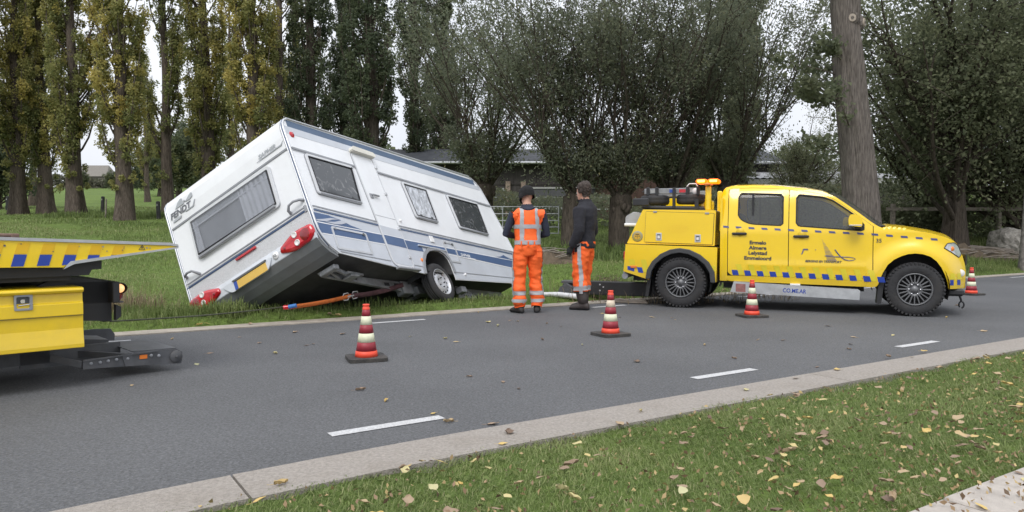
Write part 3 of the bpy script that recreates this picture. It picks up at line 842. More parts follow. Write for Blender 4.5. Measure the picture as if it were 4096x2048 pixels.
for px, D, k, sc, sx, lab in [(1440, 24.5, 0, 1.0, 1.0, "pollard willow with a gnarled trunk between the two men"),
                              (1556, 24.5, 1, 1.0, 1.0, "pollard willow just right of the man in the dark jacket"),
                              (1690, 26, 2, 1.05, 1.1, "willow rising behind the pickup's tool body"),
                              (1835, 27, 1, 1.1, 1.0, "willow rising behind the pickup's cab roof"), (1215, 31, 1, 1.15, 1.05, "thin willow behind the front end of the caravan's roof"), ]:
    put_tree("willow_tree", WIL[k], px, D, lab, group=GW, sc=sc, rz=0 if k == 0 else None, sx=sx)

# dense broad tree at the right: many limbs, heavy drooping foliage
def make_dense(seed, H=11, W=5.2, leaves=33000, low=0.6, clumps_n=800, size=0.11, tb=0.35, holes=0.0):
    rnd = random.Random(seed); mb = MB()
    fluted_trunk(mb, H * 0.5, 0.3, 0.16, (0.4, 0), n=12, rings=8, seed=seed)
    clumps = []
    limbs = []
    for i in range(46):
        a = rnd.uniform(0, 6.3); h = rnd.uniform(0.4, H * 0.45)
        L = rnd.uniform(0.5, 1.0) * W * 1.15
        pts = branch_pts((0.2, 0, h), (math.cos(a), math.sin(a), rnd.uniform(0.3, 1.5)), L, 0.10, 0.15, rnd, 7)
        mb.tube(pts, [0.09 * (1 - 0.12 * j) for j in range(8)], 5, caps=False); limbs.append(pts)
        for w in range(7):
            q = along(pts, rnd.uniform(0.3, 1))
            tw = branch_pts(q, (rnd.uniform(-1, 1), rnd.uniform(-1, 1), rnd.uniform(-.4, 1)), rnd.uniform(0.7, 1.9), -0.04, 0.2, rnd, 4)
            mb.tube(tw, [0.025, 0.018, 0.012, 0.008, 0.004], 4, caps=False); limbs.append(tw)
    for i in range(clumps_n):
        c = along(rnd.choice(limbs), rnd.uniform(0.3, 1)); sp = 0.35
        z = c.z + rnd.gauss(0, .35)
        if z < low: z = low + rnd.random()
        clumps.append(((c.x + rnd.gauss(0, sp), c.y + rnd.gauss(0, sp), z), rnd.uniform(0.3, 0.8), tb + rnd.uniform(-.3, .3)))
    C, t = clump_leaves(clumps, leaves // clumps_n, size)
    return mb.mesh("trunk"), leaf_mesh("crown", C, size * np.ones(len(C)), 0.6, t)
DEN = [make_dense(3), make_dense(8, H=9, W=4.5, leaves=27000, clumps_n=620, tb=0.45)]
for a, b in DEN: a.materials.append(M_BARKD); b.materials.append(M_OAK)
for px, D, k, sc, lab in [(2400, 25, 0, 1.15, "dense dark tree with drooping boughs right of the big trunk"),
                          (2600, 27, 1, 1.35, "dense tree cut by the right edge of the picture"),
                          (2345, 31, 1, 1.15, "dark leafy tree directly behind the big trunk's right side")]:
    put_tree("broadleaf_tree", DEN[k], px, D, lab, group="dense trees at the right", sc=sc)
# tall conical dark tree behind the cab
con = make_poplar(77, H=15, r0=0.3, nb=70, leaves=26000, start=1.5, rad=1.8, yellow=0.35, size=0.13)
con[0].materials.append(M_BARKD); con[1].materials.append(M_OAK)
put_tree("conical_tree", con, 1850, 36, "tall dark cone-shaped tree left of the open patch of sky", sc=0.95)
put_tree("broadleaf_tree", DEN[1], 2010, 37, "smaller bushy tree just left of the big trunk", sc=0.62)
put_tree("broadleaf_tree", DEN[1], 1760, 38, "bushy tree behind the pickup's rear door", sc=0.55)

# the big grey trunk at the right with broad leaves on its left side
def big_tree():
    D = 19.4; X = (2172 - 1288) / 1860 * D
    t = empty("big_poplar", (X, D, gz(X, D)))
    mb = MB(); rnd = random.Random(4)
    P = []
    for i in range(76):
        h = -0.3 + 15.0 * i / 75
        r = 0.45 - 0.013 * h + 0.26 * math.exp(-max(h, 0) / 0.6)
        cx = -0.075 * max(h, 0) + 0.06 * math.sin(h * 0.8); row = []
        for k in range(84):
            a = 2 * math.pi * k / 84
            w = 1 + 0.055 * (0.5 - abs(noise.noise(Vector((math.cos(a) * 7, math.sin(a) * 7, h * 0.55)))) * 2) + 0.02 * noise.noise(Vector((math.cos(a) * 16, math.sin(a) * 16, h * 2.0))) + 0.025 * math.sin(a * 7 + h * 0.3) + 0.02 * math.sin(a * 13 + 1) + 0.03 * math.sin(h * 1.9 + a * 2) * math.exp(-((h - 5.9) / 0.8) ** 2) * 3
            row.append((cx + r * w * math.cos(a), r * w * math.sin(a), h))
        P.append(row + [row[0]])
    mb.grid(P)
    tr = mb.build("trunk", M_BARKG, t)
    # pruned branch scars
    mk = MB()
    M_SCAR = pmat("pruning_scar", (0.34, 0.29, 0.24), 0.9, var=0.25, scale=20)
    for h, dx in ((6.5, -0.06), (6.42, 0.29)):
        c = Vector((-0.075 * h + dx, -math.sqrt(max(0.01, 0.37 ** 2 - dx * dx)), h))
        nrm = Vector((dx, c.y, 0)).normalized()
        for rr, off, mi in ((0.16, 0.0, 0), (0.10, 0.035, 1), (0.04, 0.045, 0)):
            u, v = frame_from(nrm)
            ring_ = [c + nrm * off + (u * math.cos(a) * rr * 0.9 + v * math.sin(a) * rr) for a in np.linspace(0, 2 * math.pi, 13)[:-1]]
            ring0 = [c - nrm * 0.05 + (u * math.cos(a) * rr * 1.2 + v * math.sin(a) * rr * 1.25) for a in np.linspace(0, 2 * math.pi, 13)[:-1]]
            mk.add(ring_ + ring0, [list(range(12))] + [[i, (i + 1) % 12, 12 + (i + 1) % 12, 12 + i] for i in range(12)], mi)
    mk.build("branch_scar", [M_BARKG, M_SCAR], t)
    clumps = []; lb = MB()
    for i in range(26):
        h = rnd.uniform(3.0, 11); left = rnd.random() < 0.9
        a = math.pi + rnd.uniform(-1.0, 1.0) if left else rnd.uniform(-1.2, 1.2)
        pts = branch_pts((-0.075 * h + 0.3 * math.cos(a), 0.3 * math.sin(a), h), (math.cos(a), math.sin(a), 0.45), rnd.uniform(0.8, 1.7), -0.02, 0.22, rnd, 5)
        lb.tube(pts, [0.022, 0.018, 0.014, 0.010, 0.007, 0.004], 4, caps=False)
        for j in range(5):
            c = along(pts, rnd.uniform(0.3, 1)); clumps.append(((c.x, c.y, c.z), rnd.uniform(0.15, 0.35), rnd.uniform(0.1, 0.5)))
    tag(lb.build("branches", M_TWIG, t), kind="stuff")
    C, tt = clump_leaves(clumps, 22, 0.12)
    link("crown", leaf_mesh("crown", C, 0.13 * np.ones(len(C)), 0.8, tt), M_OAK, t)
    tag(t, "massive grey poplar trunk with pruning scars behind the pickup's bonnet", "tree")
big_tree()
# slim speckled trunk at the right picture edge
mb = MB(); fluted_trunk(mb, 9, 0.13, 0.07, (0.15, 0), n=12, rings=12, flare=0.6, flute=0.08, seed=2)
X = (2580 - 1288) / 1860 * 21.4
st = empty("slim_tree", (X, 21.4, gz(X, 21.4)))
mb.build("trunk", pmat("birch_bark", (0.24, 0.22, 0.20), 0.9, c2=(0.07, 0.065, 0.06), scale=7, bump=0.6, bscale=20), st)
C, t_ = clump_leaves([((random.gauss(0, .8), random.gauss(0, .8), random.uniform(5, 9.5)), 0.4, 0.4) for _ in range(120)], 30, 0.1)
link("crown", leaf_mesh("crown", C, 0.11 * np.ones(len(C)), 0.7, t_), M_OAK, st)
tag(st, "slim speckled trunk at the right picture edge", "tree")

# distant round trees and hedges beyond the meadow
far_m = make_dense(21, H=9, W=4.2, leaves=16000, clumps_n=420, size=0.3, tb=0.45)
far_m[0].materials.append(M_BARKD); far_m[1].materials.append(M_POPD)
for px, D, sc, lab in [(405, 105, 1.0, "small round tree in the meadow left of the caravan's rear corner"), (372, 118, 0.85, "small bushy tree in the far meadow beside the flaring poplar"),
                       (455, 90, 1.1, "bushy tree behind the caravan's lower rear corner"),
                       (-5, 58, 0.9, "dark bush at the left picture edge"), (500, 110, 1.4, "grey-green tree over the caravan's rear roof edge"),
                       (285, 170, .55, "far tree beside the distant farmhouse"), (205, 190, .6, "far tree left of the distant farmhouse"),
                       (330, 200, .7, "far tree behind the widest poplar trunk")]:
    put_tree("meadow_tree", far_m, px, D, lab, group="small trees in the far meadow", sc=sc)
def hedge(name, label, px0, px1, D, h, n, size, mat, th=2.0):
    x = rng.uniform((px0 - 1288) / 1860 * D, (px1 - 1288) / 1860 * D, n); y = D + rng.normal(0, th * 0.4, n)
    top = h * (0.55 + 0.5 * vnoise(x, y * 0, 0.35, 3) + 0.2 * vnoise(x, y * 0, 1.3, 1))
    z = ground(x, y) + rng.random(n) ** 0.7 * top
    o = link(name, leaf_mesh(name, np.stack([x, y, z], 1), size * np.ones(n), 0.7, np.clip(0.3 + 0.4 * vnoise(x, z, 0.5, 2) + rng.normal(0, .1, n), 0, 1)), mat)
    tag(o, label, kind="stuff")
M_HEDGE = leaf_mat("hedge_leaves", [(0.075, 0.08, 0.06), (0.12, 0.12, 0.085), (0.17, 0.155, 0.10)], objvar=0)
hedge("far_hedge", "greyish hedge line at the far end of the meadow", -60, 1000, 215, 3.4, 13000, 0.8, M_HEDGE, 5)
hedge("far_wood", "low wood on the skyline behind the farm buildings", 900, 2700, 120, 8.5, 16000, 0.7, M_POPD, 6)
hedge("shrub_bank", "dark shrubs between the gate and the barn", 1120, 2300, 35, 2.1, 15000, 0.14, M_WIL, 2.6)
hedge("undergrowth", "dark undergrowth below the dense trees at the right", 2190, 2640, 29.5, 1.3, 9000, 0.12, M_OAK, 1.5)
# pinkish dry bush right of the man in the dark jacket
mb = MB(); rnd = random.Random(3)
for i in range(150):
    a = rnd.uniform(0, 6.3)
    pts = branch_pts((0, 0, 0), (math.cos(a) * rnd.uniform(0.1, .6), math.sin(a) * rnd.uniform(.1, .6), 1), rnd.uniform(0.35, 0.8), 0.0, 0.25, rnd, 4)
    mb.tube(pts, [0.006, 0.005, 0.004, 0.003, 0.002], 4, caps=False)
X = (1522 - 1288) / 1860 * 13.9
bs = empty("dry_bush", (X, 13.9, gz(X, 13.9) - 0.05))
mb.build("stems", M_TWIG, bs)
C, t_ = clump_leaves([((random.gauss(0, .2), random.gauss(0, .2), random.uniform(0.15, .72)), 0.14, random.random()) for _ in range(90)], 22, 0.02)
link("crown", leaf_mesh("crown", C, 0.028 * np.ones(len(C)), 0.6, t_), leaf_mat("dry_bush_leaves", [(0.10, 0.075, 0.05), (0.20, 0.145, 0.11), (0.26, 0.20, 0.15)], objvar=0), bs)
tag(bs, "brown withered bush on the verge right of the man in the dark jacket", "bush")

# ------------------------------------------------------------------ buildings, fences
M_WALLD = pmat("dark_boarding", (0.055, 0.048, 0.045), 0.85, var=0.3, scale=3, stretch=(6, 1, 0.4))
M_ROOFG = pmat("grey_sheet_roof", (0.07, 0.073, 0.08), 0.95, var=0.2, scale=2, spec=0.1)
M_ROOFL = pmat("pale_sheet_roof", (0.24, 0.24, 0.245), 0.7, var=0.2, scale=2)
M_RED = pmat("dark_red_boards", (0.075, 0.042, 0.032), 0.85, var=0.3, scale=3, stretch=(6, 1, 0.4))
M_TILE = pmat("dark_tiles", (0.10, 0.06, 0.05), 0.85, var=0.3, scale=5)
M_BRICK = pmat("pier_bricks", (0.26, 0.20, 0.16), 0.9, var=0.5, scale=14)
M_FRAME = pmat("pale_frame", (0.38, 0.38, 0.37), 0.7)
M_WOOD = pmat("weathered_wood", (0.22, 0.19, 0.16), 0.9, var=0.35, scale=5, bump=0.5, bscale=20, stretch=(1, 5, 5))
M_POST = pmat("black_post", (0.035, 0.035, 0.035), 0.9, var=0.4)
M_GALV = pmat("galvanised", (0.42, 0.43, 0.44), 0.55, metal=0.5, var=0.15)

def barn():
    D = 46; x0, x1 = -12.0, 16.5; g0 = gz(0, D) - 0.3
    t = empty("barn", ((x0 + x1) / 2, D, g0)); ox = (x0 + x1) / 2
    ez, rz_ = 5.55 - g0, 6.55 - g0
    w = MB(); w.box(x0 - ox, x1 - ox, 0.05, 9, 0, ez - 0.1); w.build("wall", M_WALLD, t)
    for k in range(40):          # boards standing proud of the wall
        bx = x0 - ox + (x1 - x0) * k / 40
        MB().box(bx + 0.02, bx + (x1 - x0) / 40 - 0.02, 0.0, 0.045, 2.3, ez - 0.15).build("board", M_WALLD, t)
    rf = MB(); rf.add([(x0 - ox - .4, -0.7, ez - .12), (x1 - ox + .4, -0.7, ez - .12), (x1 - ox + .4, 4.5, rz_ + .25), (x0 - ox - .4, 4.5, rz_ + .25), (x1 - ox + .4, 9.6, ez), (x0 - ox - .4, 9.6, ez)], [[0, 1, 2, 3], [3, 2, 4, 5]])
    r_ = rf.build("roof", M_ROOFG, t); so = r_.modifiers.new("thick", 'SOLIDIFY'); so.thickness = 0.14
    gt = MB().tube([(x0 - ox - .4, -0.76, ez - .15), (x1 - ox + .4, -0.76, ez - .15)], 0.08, 8).build("gutter", M_GALV, r_)
    # openings: pale frames around dark panes, brick piers between
    for (a, b, z0, z1) in [(-1.55, -0.55, 0.9, 2.0), (-3.8, -1.9, 0.9, 2.0), (0.9, 4.2, 0.9, 2.05), (4.7, 7.2, 0.9, 2.05), (-7.6, -4.4, 0.9, 2.0), (8.0, 11.0, 0.9, 2.05)]:
        p = MB().box(a - ox, b - ox, -0.03, 0.0, z0, z1).build("window", pmat("stable_pane", (0.085, 0.085, 0.09), 0.4), t)
        f = MB()
        for q in ((a - .05, b + .05, z1, z1 + .09), (a - .05, b + .05, z0 - .09, z0), (a - .08, a, z0, z1), (b, b + .08, z0, z1)): f.box(q[0] - ox, q[1] - ox, -0.08, 0.0, q[2], q[3])
        f.build("frame", M_FRAME, p)
    for a in (-0.4, 0.55, 4.35, 7.5, -4.2):
        MB().box(a - ox, a + 0.3 - ox, -0.12, 0.0, 0, 2.5).build("brick_pier", M_BRICK, t)
    tag(t, "long dark stable barn with a grey sheet roof behind the willows", "barn")
barn()
def gable_house():
    D = 42; X = (1701 - 1288) / 1860 * D; g0 = gz(X, D) - 0.2
    t = empty("gabled_shed", (X, D, g0)); pz = 1.164 + (584 - 386) / 1860 * D - g0; hw = 4.35; ez = pz - 1.15
    w = MB(); w.prism([(-hw + .2, 0), (hw - .2, 0), (hw - .2, ez), (0, pz - .12), (-hw + .2, ez)], 0, 9); w.build("wall", M_RED, t)
    n_b = 22
    for k in range(n_b):
        a = -hw + .25 + (2 * hw - .5) * k / n_b; b = a + (2 * hw - .5) / n_b - 0.02; m_ = max(abs(a), abs(b))
        MB().box(a, b, -0.03, -0.002, 0.2, pz - .22 - (pz - ez - .1) * m_ / hw).build("board", M_RED, t)
    rf = MB(); rf.add([(-hw - .2, -.5, ez - .1), (0, -.5, pz), (hw + .2, -.5, ez - .1), (-hw - .2, 9.4, ez - .1), (0, 9.4, pz), (hw + .2, 9.4, ez - .1)], [[0, 1, 4, 3], [1, 2, 5, 4]])
    r_ = rf.build("roof", M_TILE, t); so = r_.modifiers.new("thick", 'SOLIDIFY'); so.thickness = 0.12
    fb = MB(); fb.beam((0, -.53, pz), (hw + .2, -.53, ez - .1), 0.05, 0.12); fb.beam((0, -.53, pz), (-hw - .2, -.53, ez - .1), 0.05, 0.12); fb.build("barge_board", M_FRAME, r_)
    tag(t, "dark red-brown gabled shed behind the pickup's amber lamp", "shed")
gable_house()
def low_shed():
    D = 40; xa, xb = 12.6, 22; g0 = gz(15, D) - 0.2
    t = empty("low_shed", (xa, D, g0)); ez = 4.05 - g0
    MB().box(0, xb - xa, 0.05, 6, 0, ez - .1).build("wall", M_WALLD, t)
    rf = MB()
    P = [[(i * 0.09, -0.5, ez + 0.03 * math.sin(i * 1.57)), (i * 0.09, 6.5, ez + 0.9 + 0.03 * math.sin(i * 1.57))] for i in range(int((xb - xa) / 0.09))]
    rf.grid(P); r_ = rf.build("roof", M_ROOFL, t)
    MB().box(0, xb - xa, -0.47, -0.41, ez - .32, ez - .06).build("fascia", M_FRAME, r_)
    for k in range(7): MB().box(0.3 + k * 1.3, 0.42 + k * 1.3, -0.05, 0.04, 0, ez - .12).build("post", M_WOOD, t)
    tag(t, "low open shed with a pale corrugated roof behind the cab", "shed")
low_shed()
def farmhouse():
    D = 235; X = (229 - 1288) / 1860 * D; z = gz(X, D)
    t = empty("farmhouse", (X, D, z)); 
    MB().box(-5, 5, 0, 7, 0, 4.0).build("wall", pmat("far_wall", (0.16, 0.14, 0.13), 0.9), t)
    rf = MB(); rf.add([(-5.6, -.5, 3.6), (5.6, -.5, 3.6), (4.2, 3.5, 7.4), (-4.2, 3.5, 7.4), (5.6, 7.5, 3.6), (-5.6, 7.5, 3.6)], [[0, 1, 2, 3], [3, 2, 4, 5], [1, 4, 2], [0, 3, 5]])
    rf.build("roof", pmat("thatch", (0.20, 0.185, 0.165), 0.95, var=0.2), t)
    for a in (-3, 0.4, 3): MB().box(a - .7, a + .7, -.06, 0, 1.4, 2.8).build("window", M_WALLD, t)
    tag(t, "distant farmhouse with a pale thatched roof at the end of the meadow", "house")
farmhouse()
# fence posts in the meadow
for px, yb, yt, lab in [(100, 525, 490, "black fence post left of the leaning poplar"), (259, 535, 495, "black fence post in the gap under the far farmhouse"), (400, 551, 509, "black fence post right beside the caravan's rear corner"),
                        (20, 530, 495, "black fence post at the left picture edge")]:
    D = 2.224 / (0.0694 - (584 - yb) / 1860); X = (px - 1288) / 1860 * D; z = gz(X, D); h = (yb - yt) / 1860 * D
    mb = MB(); mb.tube([(0, 0, -.3), (0, 0, h), (0, 0, h + .03)], [0.13, 0.12, 0.06], 8, smooth=False)
    t = empty("fence_post", (X, D, z)); t.rotation_euler = (random.uniform(-.05, .05), random.uniform(-.05, .05), 0)
    mb.build("post", M_POST, t); MB().box(-.02, .02, -.15, -.11, h - .25, h - .15).build("insulator", M_FRAME, t)
    tag(t, lab, "fence post", "meadow fence posts")
X, D = (266 - 1288) / 1860 * 44, 44
o = MB().tube([(X, D, gz(X, D) - .2), (X + .04, D, gz(X, D) + .5), (X + .07, D, gz(X, D) + 1.15)], [0.05, 0.05, 0.04], 7).build("wooden_stake", M_WOOD)
tag(o, "thin grey wooden stake leaning beside the black fence post", "stake")
# tubular field gate
def gate():
    D = 29.5; xa, xb = -2.6, 1.86; z = gz(0, D)
    t = empty("field_gate", (xa, D, z)); W_ = xb - xa
    for k, h in enumerate((0.14, 0.39, 0.65, 0.92, 1.20)):
        MB().tube([(0, 0, h), (W_, 0, h)], 0.021, 8).build("rail", M_GALV, t)
    for x in (0, W_ * 0.5, W_):
        MB().tube([(x, 0, 0.12), (x, 0, 1.22)], 0.024, 8).build("upright", M_GALV, t)
    tag(t, "galvanised five-bar field gate behind the man with the black hat", "gate")
    D = 37.5; z = gz(0, D)
    t = empty("paddock_fence", (-3.5, D, z))
    for h in (0.75, 1.35): MB().tube([(0, 0, h), (9, 0, h)], 0.035, 6).build("rail", M_GALV, t)
    for x in (0.3, 3.4, 6.3, 8.9): MB().box(x - .09, x + .09, -.09, .09, -.3, 1.5, bev=.02).build("post", M_POST, t)
    tag(t, "pale rail fence with dark wooden posts in front of the barn", "fence")
gate()
# right-hand yard: fence, rubble, planks, soil heaps
def yard():
    D = 27; 
    t = empty("yard_fence", (13.6, D, gz(16, D)))
    for px in (2245, 2420, 2512, 2600):
        x = (px - 1288) / 1860 * D - 13.6; MB().box(x - .07, x + .07, -.07, .07, -.3, 1.35, bev=.015).build("post", M_WOOD, t)
    MB().box(0.0, 6.2, -.11, -.075, 1.10, 1.22).build("rail", M_WOOD, t)
    tag(t, "weathered wooden yard fence below the dense trees", "fence")
    D = 25; X = (2350 - 1288) / 1860 * D
    o = MB().beam((X - 1.0, D, gz(X, D) + .28), (X + 2.5, D - .25, gz(X + 2.5, D) + .22), 0.12, 0.16).build("timber_beam", M_WOOD); tag(o, "long pale timber beam lying on the yard edge", "beam")
    # rubble bag / heap of grey stone
    D = 25.6; X = (2540 - 1288) / 1860 * D
    bm = bmesh.new(); bmesh.ops.create_icosphere(bm, subdivisions=4, radius=0.62)
    for v in bm.verts:
        q = v.co.copy(); f = max(abs(q.x), abs(q.y), abs(q.z)) / 0.62
        v.co = q * (0.75 + 0.25 / max(f, .5)) + q.normalized() * (0.07 * noise.noise(q * 4) + 0.05 * noise.noise(q * 9)); v.co.z *= 0.8
    me = bpy.data.meshes.new("rubble_block"); bm.to_mesh(me); bm.free()
    o = link("rubble_block", me, pmat("rubble", (0.30, 0.28, 0.25), 0.95, var=0.4, scale=9, bump=0.8, bscale=18)); o.location = (X, D, gz(X, D) + .42)
    tag(o, "rough pale block of rubble beside the yard fence post", "stone block")
    # heaps of soil and branches
    for i, (px, D, rx, ry, h, lab) in enumerate([(2400, 23.9, 2.3, .55, .42, "low heap of brown soil and twigs beyond the bonnet"), (2530, 24.3, 1.8, .6, .34, "brown soil heap at the right picture edge"), (1345, 20.3, 1.3, .5, .45, "heap of brown cut branches beside the man with the black hat")]):
        X = (px - 1288) / 1860 * D
        P = []
        for a in range(15):
            row = []
            for b in range(9):
                u, v = a / 14 * 2 - 1, b / 8 * 2 - 1
                hh = h * max(0, 1 - u * u) * max(0, 1 - v * v) * (1 + .8 * noise.noise(Vector((u * 4, v * 3, i * 7.0)))) - .06
                x, y = X + u * rx, D + v * ry; row.append((x - X, y - D, gz(x, y) - gz(X, D) + hh))
            P.append(row)
        t = empty("soil_heap", (X, D, gz(X, D)))
        mb = MB(); mb.grid(P); mb.build("soil", M_SOIL, t)
        rnd = random.Random(i)
        for k in range(22):
            u, v = rnd.uniform(-.85, .85), rnd.uniform(-.7, .4); z = h * (1 - u * u) * (1 - v * v) * .8 + gz(X + u * rx, D + v * ry) - gz(X, D)
            a = rnd.uniform(-.5, .5); L = rnd.uniform(.25, .7)
            MB().tube([(u * rx - L * math.cos(a), v * ry - L * math.sin(a), z), (u * rx, v * ry, z + rnd.uniform(0, .1)), (u * rx + L * math.cos(a), v * ry + L * math.sin(a), z + rnd.uniform(-.08, .1))], [0.018, 0.015, 0.008], 5).build("branch", M_WOOD, t)
        tag(t, lab, "soil heap", "heaps of soil and cuttings")
yard()
# white pipe lying in the grass behind the men
p0 = at(1355, 742, 12.35); p1 = at(1460, 747, 12.25)
o = MB().tube([p0, ((p0[0] + p1[0]) / 2, 12.3, (p0[2] + p1[2]) / 2 + .02), p1], 0.045, 12).build("white_pipe", pmat("white_pipe", (0.62, 0.63, 0.65), 0.4, dirt=0.3))
tag(o, "white pipe lying on the verge between the two men", "pipe")
# ------------------------------------------------------------------ vehicle materials
M_WHITE = pmat("caravan_white", (0.77, 0.78, 0.795), 0.38, var=0.04, scale=1.5, bump=0.06, bscale=120, coat=0.25, dirt=0.10)
M_CGREY = pmat("caravan_grey", (0.52, 0.545, 0.59), 0.4, var=0.05, scale=2, bump=0.06, bscale=130, coat=0.2, dirt=0.14)
M_HAMMER = pmat("hammered_grey", (0.56, 0.565, 0.58), 0.45, var=0.10, scale=60, bump=0.5, bscale=90, dirt=0.14)
M_BUMP = pmat("bumper_grey", (0.60, 0.63, 0.67), 0.42, var=0.05, scale=2, dirt=0.22)
M_BLUE = pmat("caravan_blue", (0.055, 0.105, 0.22), 0.4, var=0.08, scale=3, coat=0.2)
M_BLUE2 = pmat("roof_blue", (0.07, 0.115, 0.19), 0.45, var=0.1, scale=3)
M_SILV = pmat("silver_decal", (0.45, 0.47, 0.52), 0.4, var=0.06)
M_WLINE = pmat("white_line", (0.78, 0.78, 0.78), 0.4, var=0.04)
M_TRIM = pmat("alu_trim", (0.62, 0.63, 0.65), 0.35, metal=0.5, var=0.08, dirt=0.2)
M_DGREY = pmat("dark_grey_plastic", (0.10, 0.105, 0.11), 0.6, var=0.15)
M_MGREY = pmat("mid_grey_plastic", (0.27, 0.28, 0.30), 0.55, var=0.12, dirt=0.2)
M_SEAL = pmat("black_rubber", (0.022, 0.022, 0.024), 0.7, var=0.2)
M_UNDER = pmat("underside", (0.05, 0.05, 0.05), 0.9, var=0.35, scale=3)
M_CHAS = pmat("galvanised_chassis", (0.27, 0.28, 0.29), 0.6, metal=0.35, var=0.3, scale=6, dirt=0.5)
M_TYRE = pmat("tyre_rubber", (0.028, 0.028, 0.03), 0.85, var=0.25, scale=7, bump=0.3, bscale=40, dirt=0.18)
M_RIMS = pmat("silver_rim", (0.55, 0.56, 0.58), 0.4, metal=0.5, var=0.12, dirt=0.25)
M_REDL = pmat("red_lens", (0.50, 0.012, 0.02), 0.12, var=0.25, scale=14, coat=0.6)
M_REDD = pmat("dark_red_lens", (0.22, 0.01, 0.015), 0.12, var=0.2, scale=14, coat=0.6)
M_CLEAR = pmat("clear_lens", (0.72, 0.70, 0.68), 0.12, var=0.2, scale=25, coat=0.6)
M_AMBL = pmat("amber_lens", (0.75, 0.20, 0.03), 0.2, var=0.15, coat=0.5)
M_PANE = glass_mat("caravan_pane", alpha=0.95, rough=0.06, blotch=0.34, dark=(0.055, 0.06, 0.065))
M_PANE_R = glass_mat("rear_pane", tint=(0.92, 0.93, 0.95), alpha=0.25, rough=0.05, dark=(0.32, 0.33, 0.35))
M_WFR = pmat("window_frame_white", (0.60, 0.61, 0.63), 0.4, var=0.05, dirt=0.1)
M_VAL_SHADE = pmat("valance_shade_grey", (0.17, 0.18, 0.185), 0.55, var=0.12, dirt=0.35)  # bumper grey darkened: shade of the downward face put into the colour
M_FOIL = pmat("silver_foil", (0.70, 0.72, 0.76), 0.28, metal=0.55, var=0.3, scale=9, bump=1.0, bscale=13)
M_CURT = pmat("curtain", (0.66, 0.66, 0.68), 0.9, var=0.08)
M_INT = pmat("dim_interior", (0.30, 0.305, 0.32), 0.9, var=0.25, scale=2)
M_LETT = pmat("grey_lettering", (0.13, 0.135, 0.15), 0.5)
M_LETT2 = pmat("pale_lettering", (0.36, 0.38, 0.40), 0.45)
M_PLATE = pmat("plate_yellow", (0.66, 0.43, 0.09), 0.45, var=0.05)
M_EU = pmat("plate_blue", (0.03, 0.08, 0.36), 0.45)

def side_text(parent, name, txt, size, x, z, y, mat, bold=0.0, shear=0.0, align='LEFT', xs=1.0, rot=0.0, yf=None, space=1.0):
    me = text_mesh(txt, size, bold, shear, align, space, xs)
    c, s_ = math.cos(rot), math.sin(rot)
    for v in me.vertices:
        a, b = v.co.x, v.co.y
        X, Z = x + a * c - b * s_, z + a * s_ + b * c
        v.co = (X, (yf(X, Z) if yf else 0) + y, Z)
    return link(name, me, mat, parent)
def rear_text(parent, name, txt, size, y, z, x, mat, bold=0.0, shear=0.0, xs=1.0):
    me = text_mesh(txt, size, bold, shear, 'LEFT', 1.0, xs)
    for v in me.vertices: v.co = (x, y - v.co.x, z + v.co.y)
    return link(name, me, mat, parent)

def steel_wheel(parent, c, r=0.325, w=0.19, side=-1, mat=None):
    """caravan wheel: axis along y, outer face towards side*y"""
    wh = empty("wheel", c, parent=parent)
    o = -side
    rr = r
    prof = [(rr * .62, -.45 * w), (rr * .70, -.5 * w), (rr * .86, -.5 * w), (rr * .95, -.44 * w), (rr, -.3 * w)]
    for g in (-.16, .0, .16): prof += [(rr, (g - .05) * w), (rr - .008, (g - .04) * w), (rr - .008, (g + .04) * w), (rr, (g + .05) * w)]
    prof += [(rr, .3 * w), (rr * .95, .44 * w), (rr * .86, .5 * w), (rr * .70, .5 * w), (rr * .62, .45 * w), (rr * .58, 0)]
    MB().lathe(prof, 40, axis='y', closed=True).build("tyre", M_TYRE, wh)
    f = side * 0.5 * w
    mb = MB()
    mb.lathe([(rr * .66, f), (rr * .645, f + side * .004), (rr * .62, f - side * .004), (rr * .60, f - side * .04), (rr * .50, f - side * .035), (rr * .42, f - side * .02), (rr * .30, f - side * .014), (rr * .20, f - side * .03), (rr * .10, f - side * .03), (0.001, f - side * .028)], 36, axis='y')
    rim = mb.build("rim", mat or M_RIMS, wh)
    hb = MB()
    for k in range(14):
        a = 2 * math.pi * k / 14
        hb.lathe([(0.001, f - side * .026), (0.016, f - side * .026), (0.016, f - side * .05)], 8, (rr * .50 * math.cos(a), 0, rr * .50 * math.sin(a)), 'y')
    for k in range(5):
        a = 2 * math.pi * k / 5
        hb.lathe([(0.001, f - side * .005), (0.011, f - side * .005), (0.011, f - side * .03)], 6, (rr * .24 * math.cos(a), 0, rr * .24 * math.sin(a)), 'y')
    tag(hb.build("rim_holes", M_SEAL, wh), kind="stuff")
    return wh

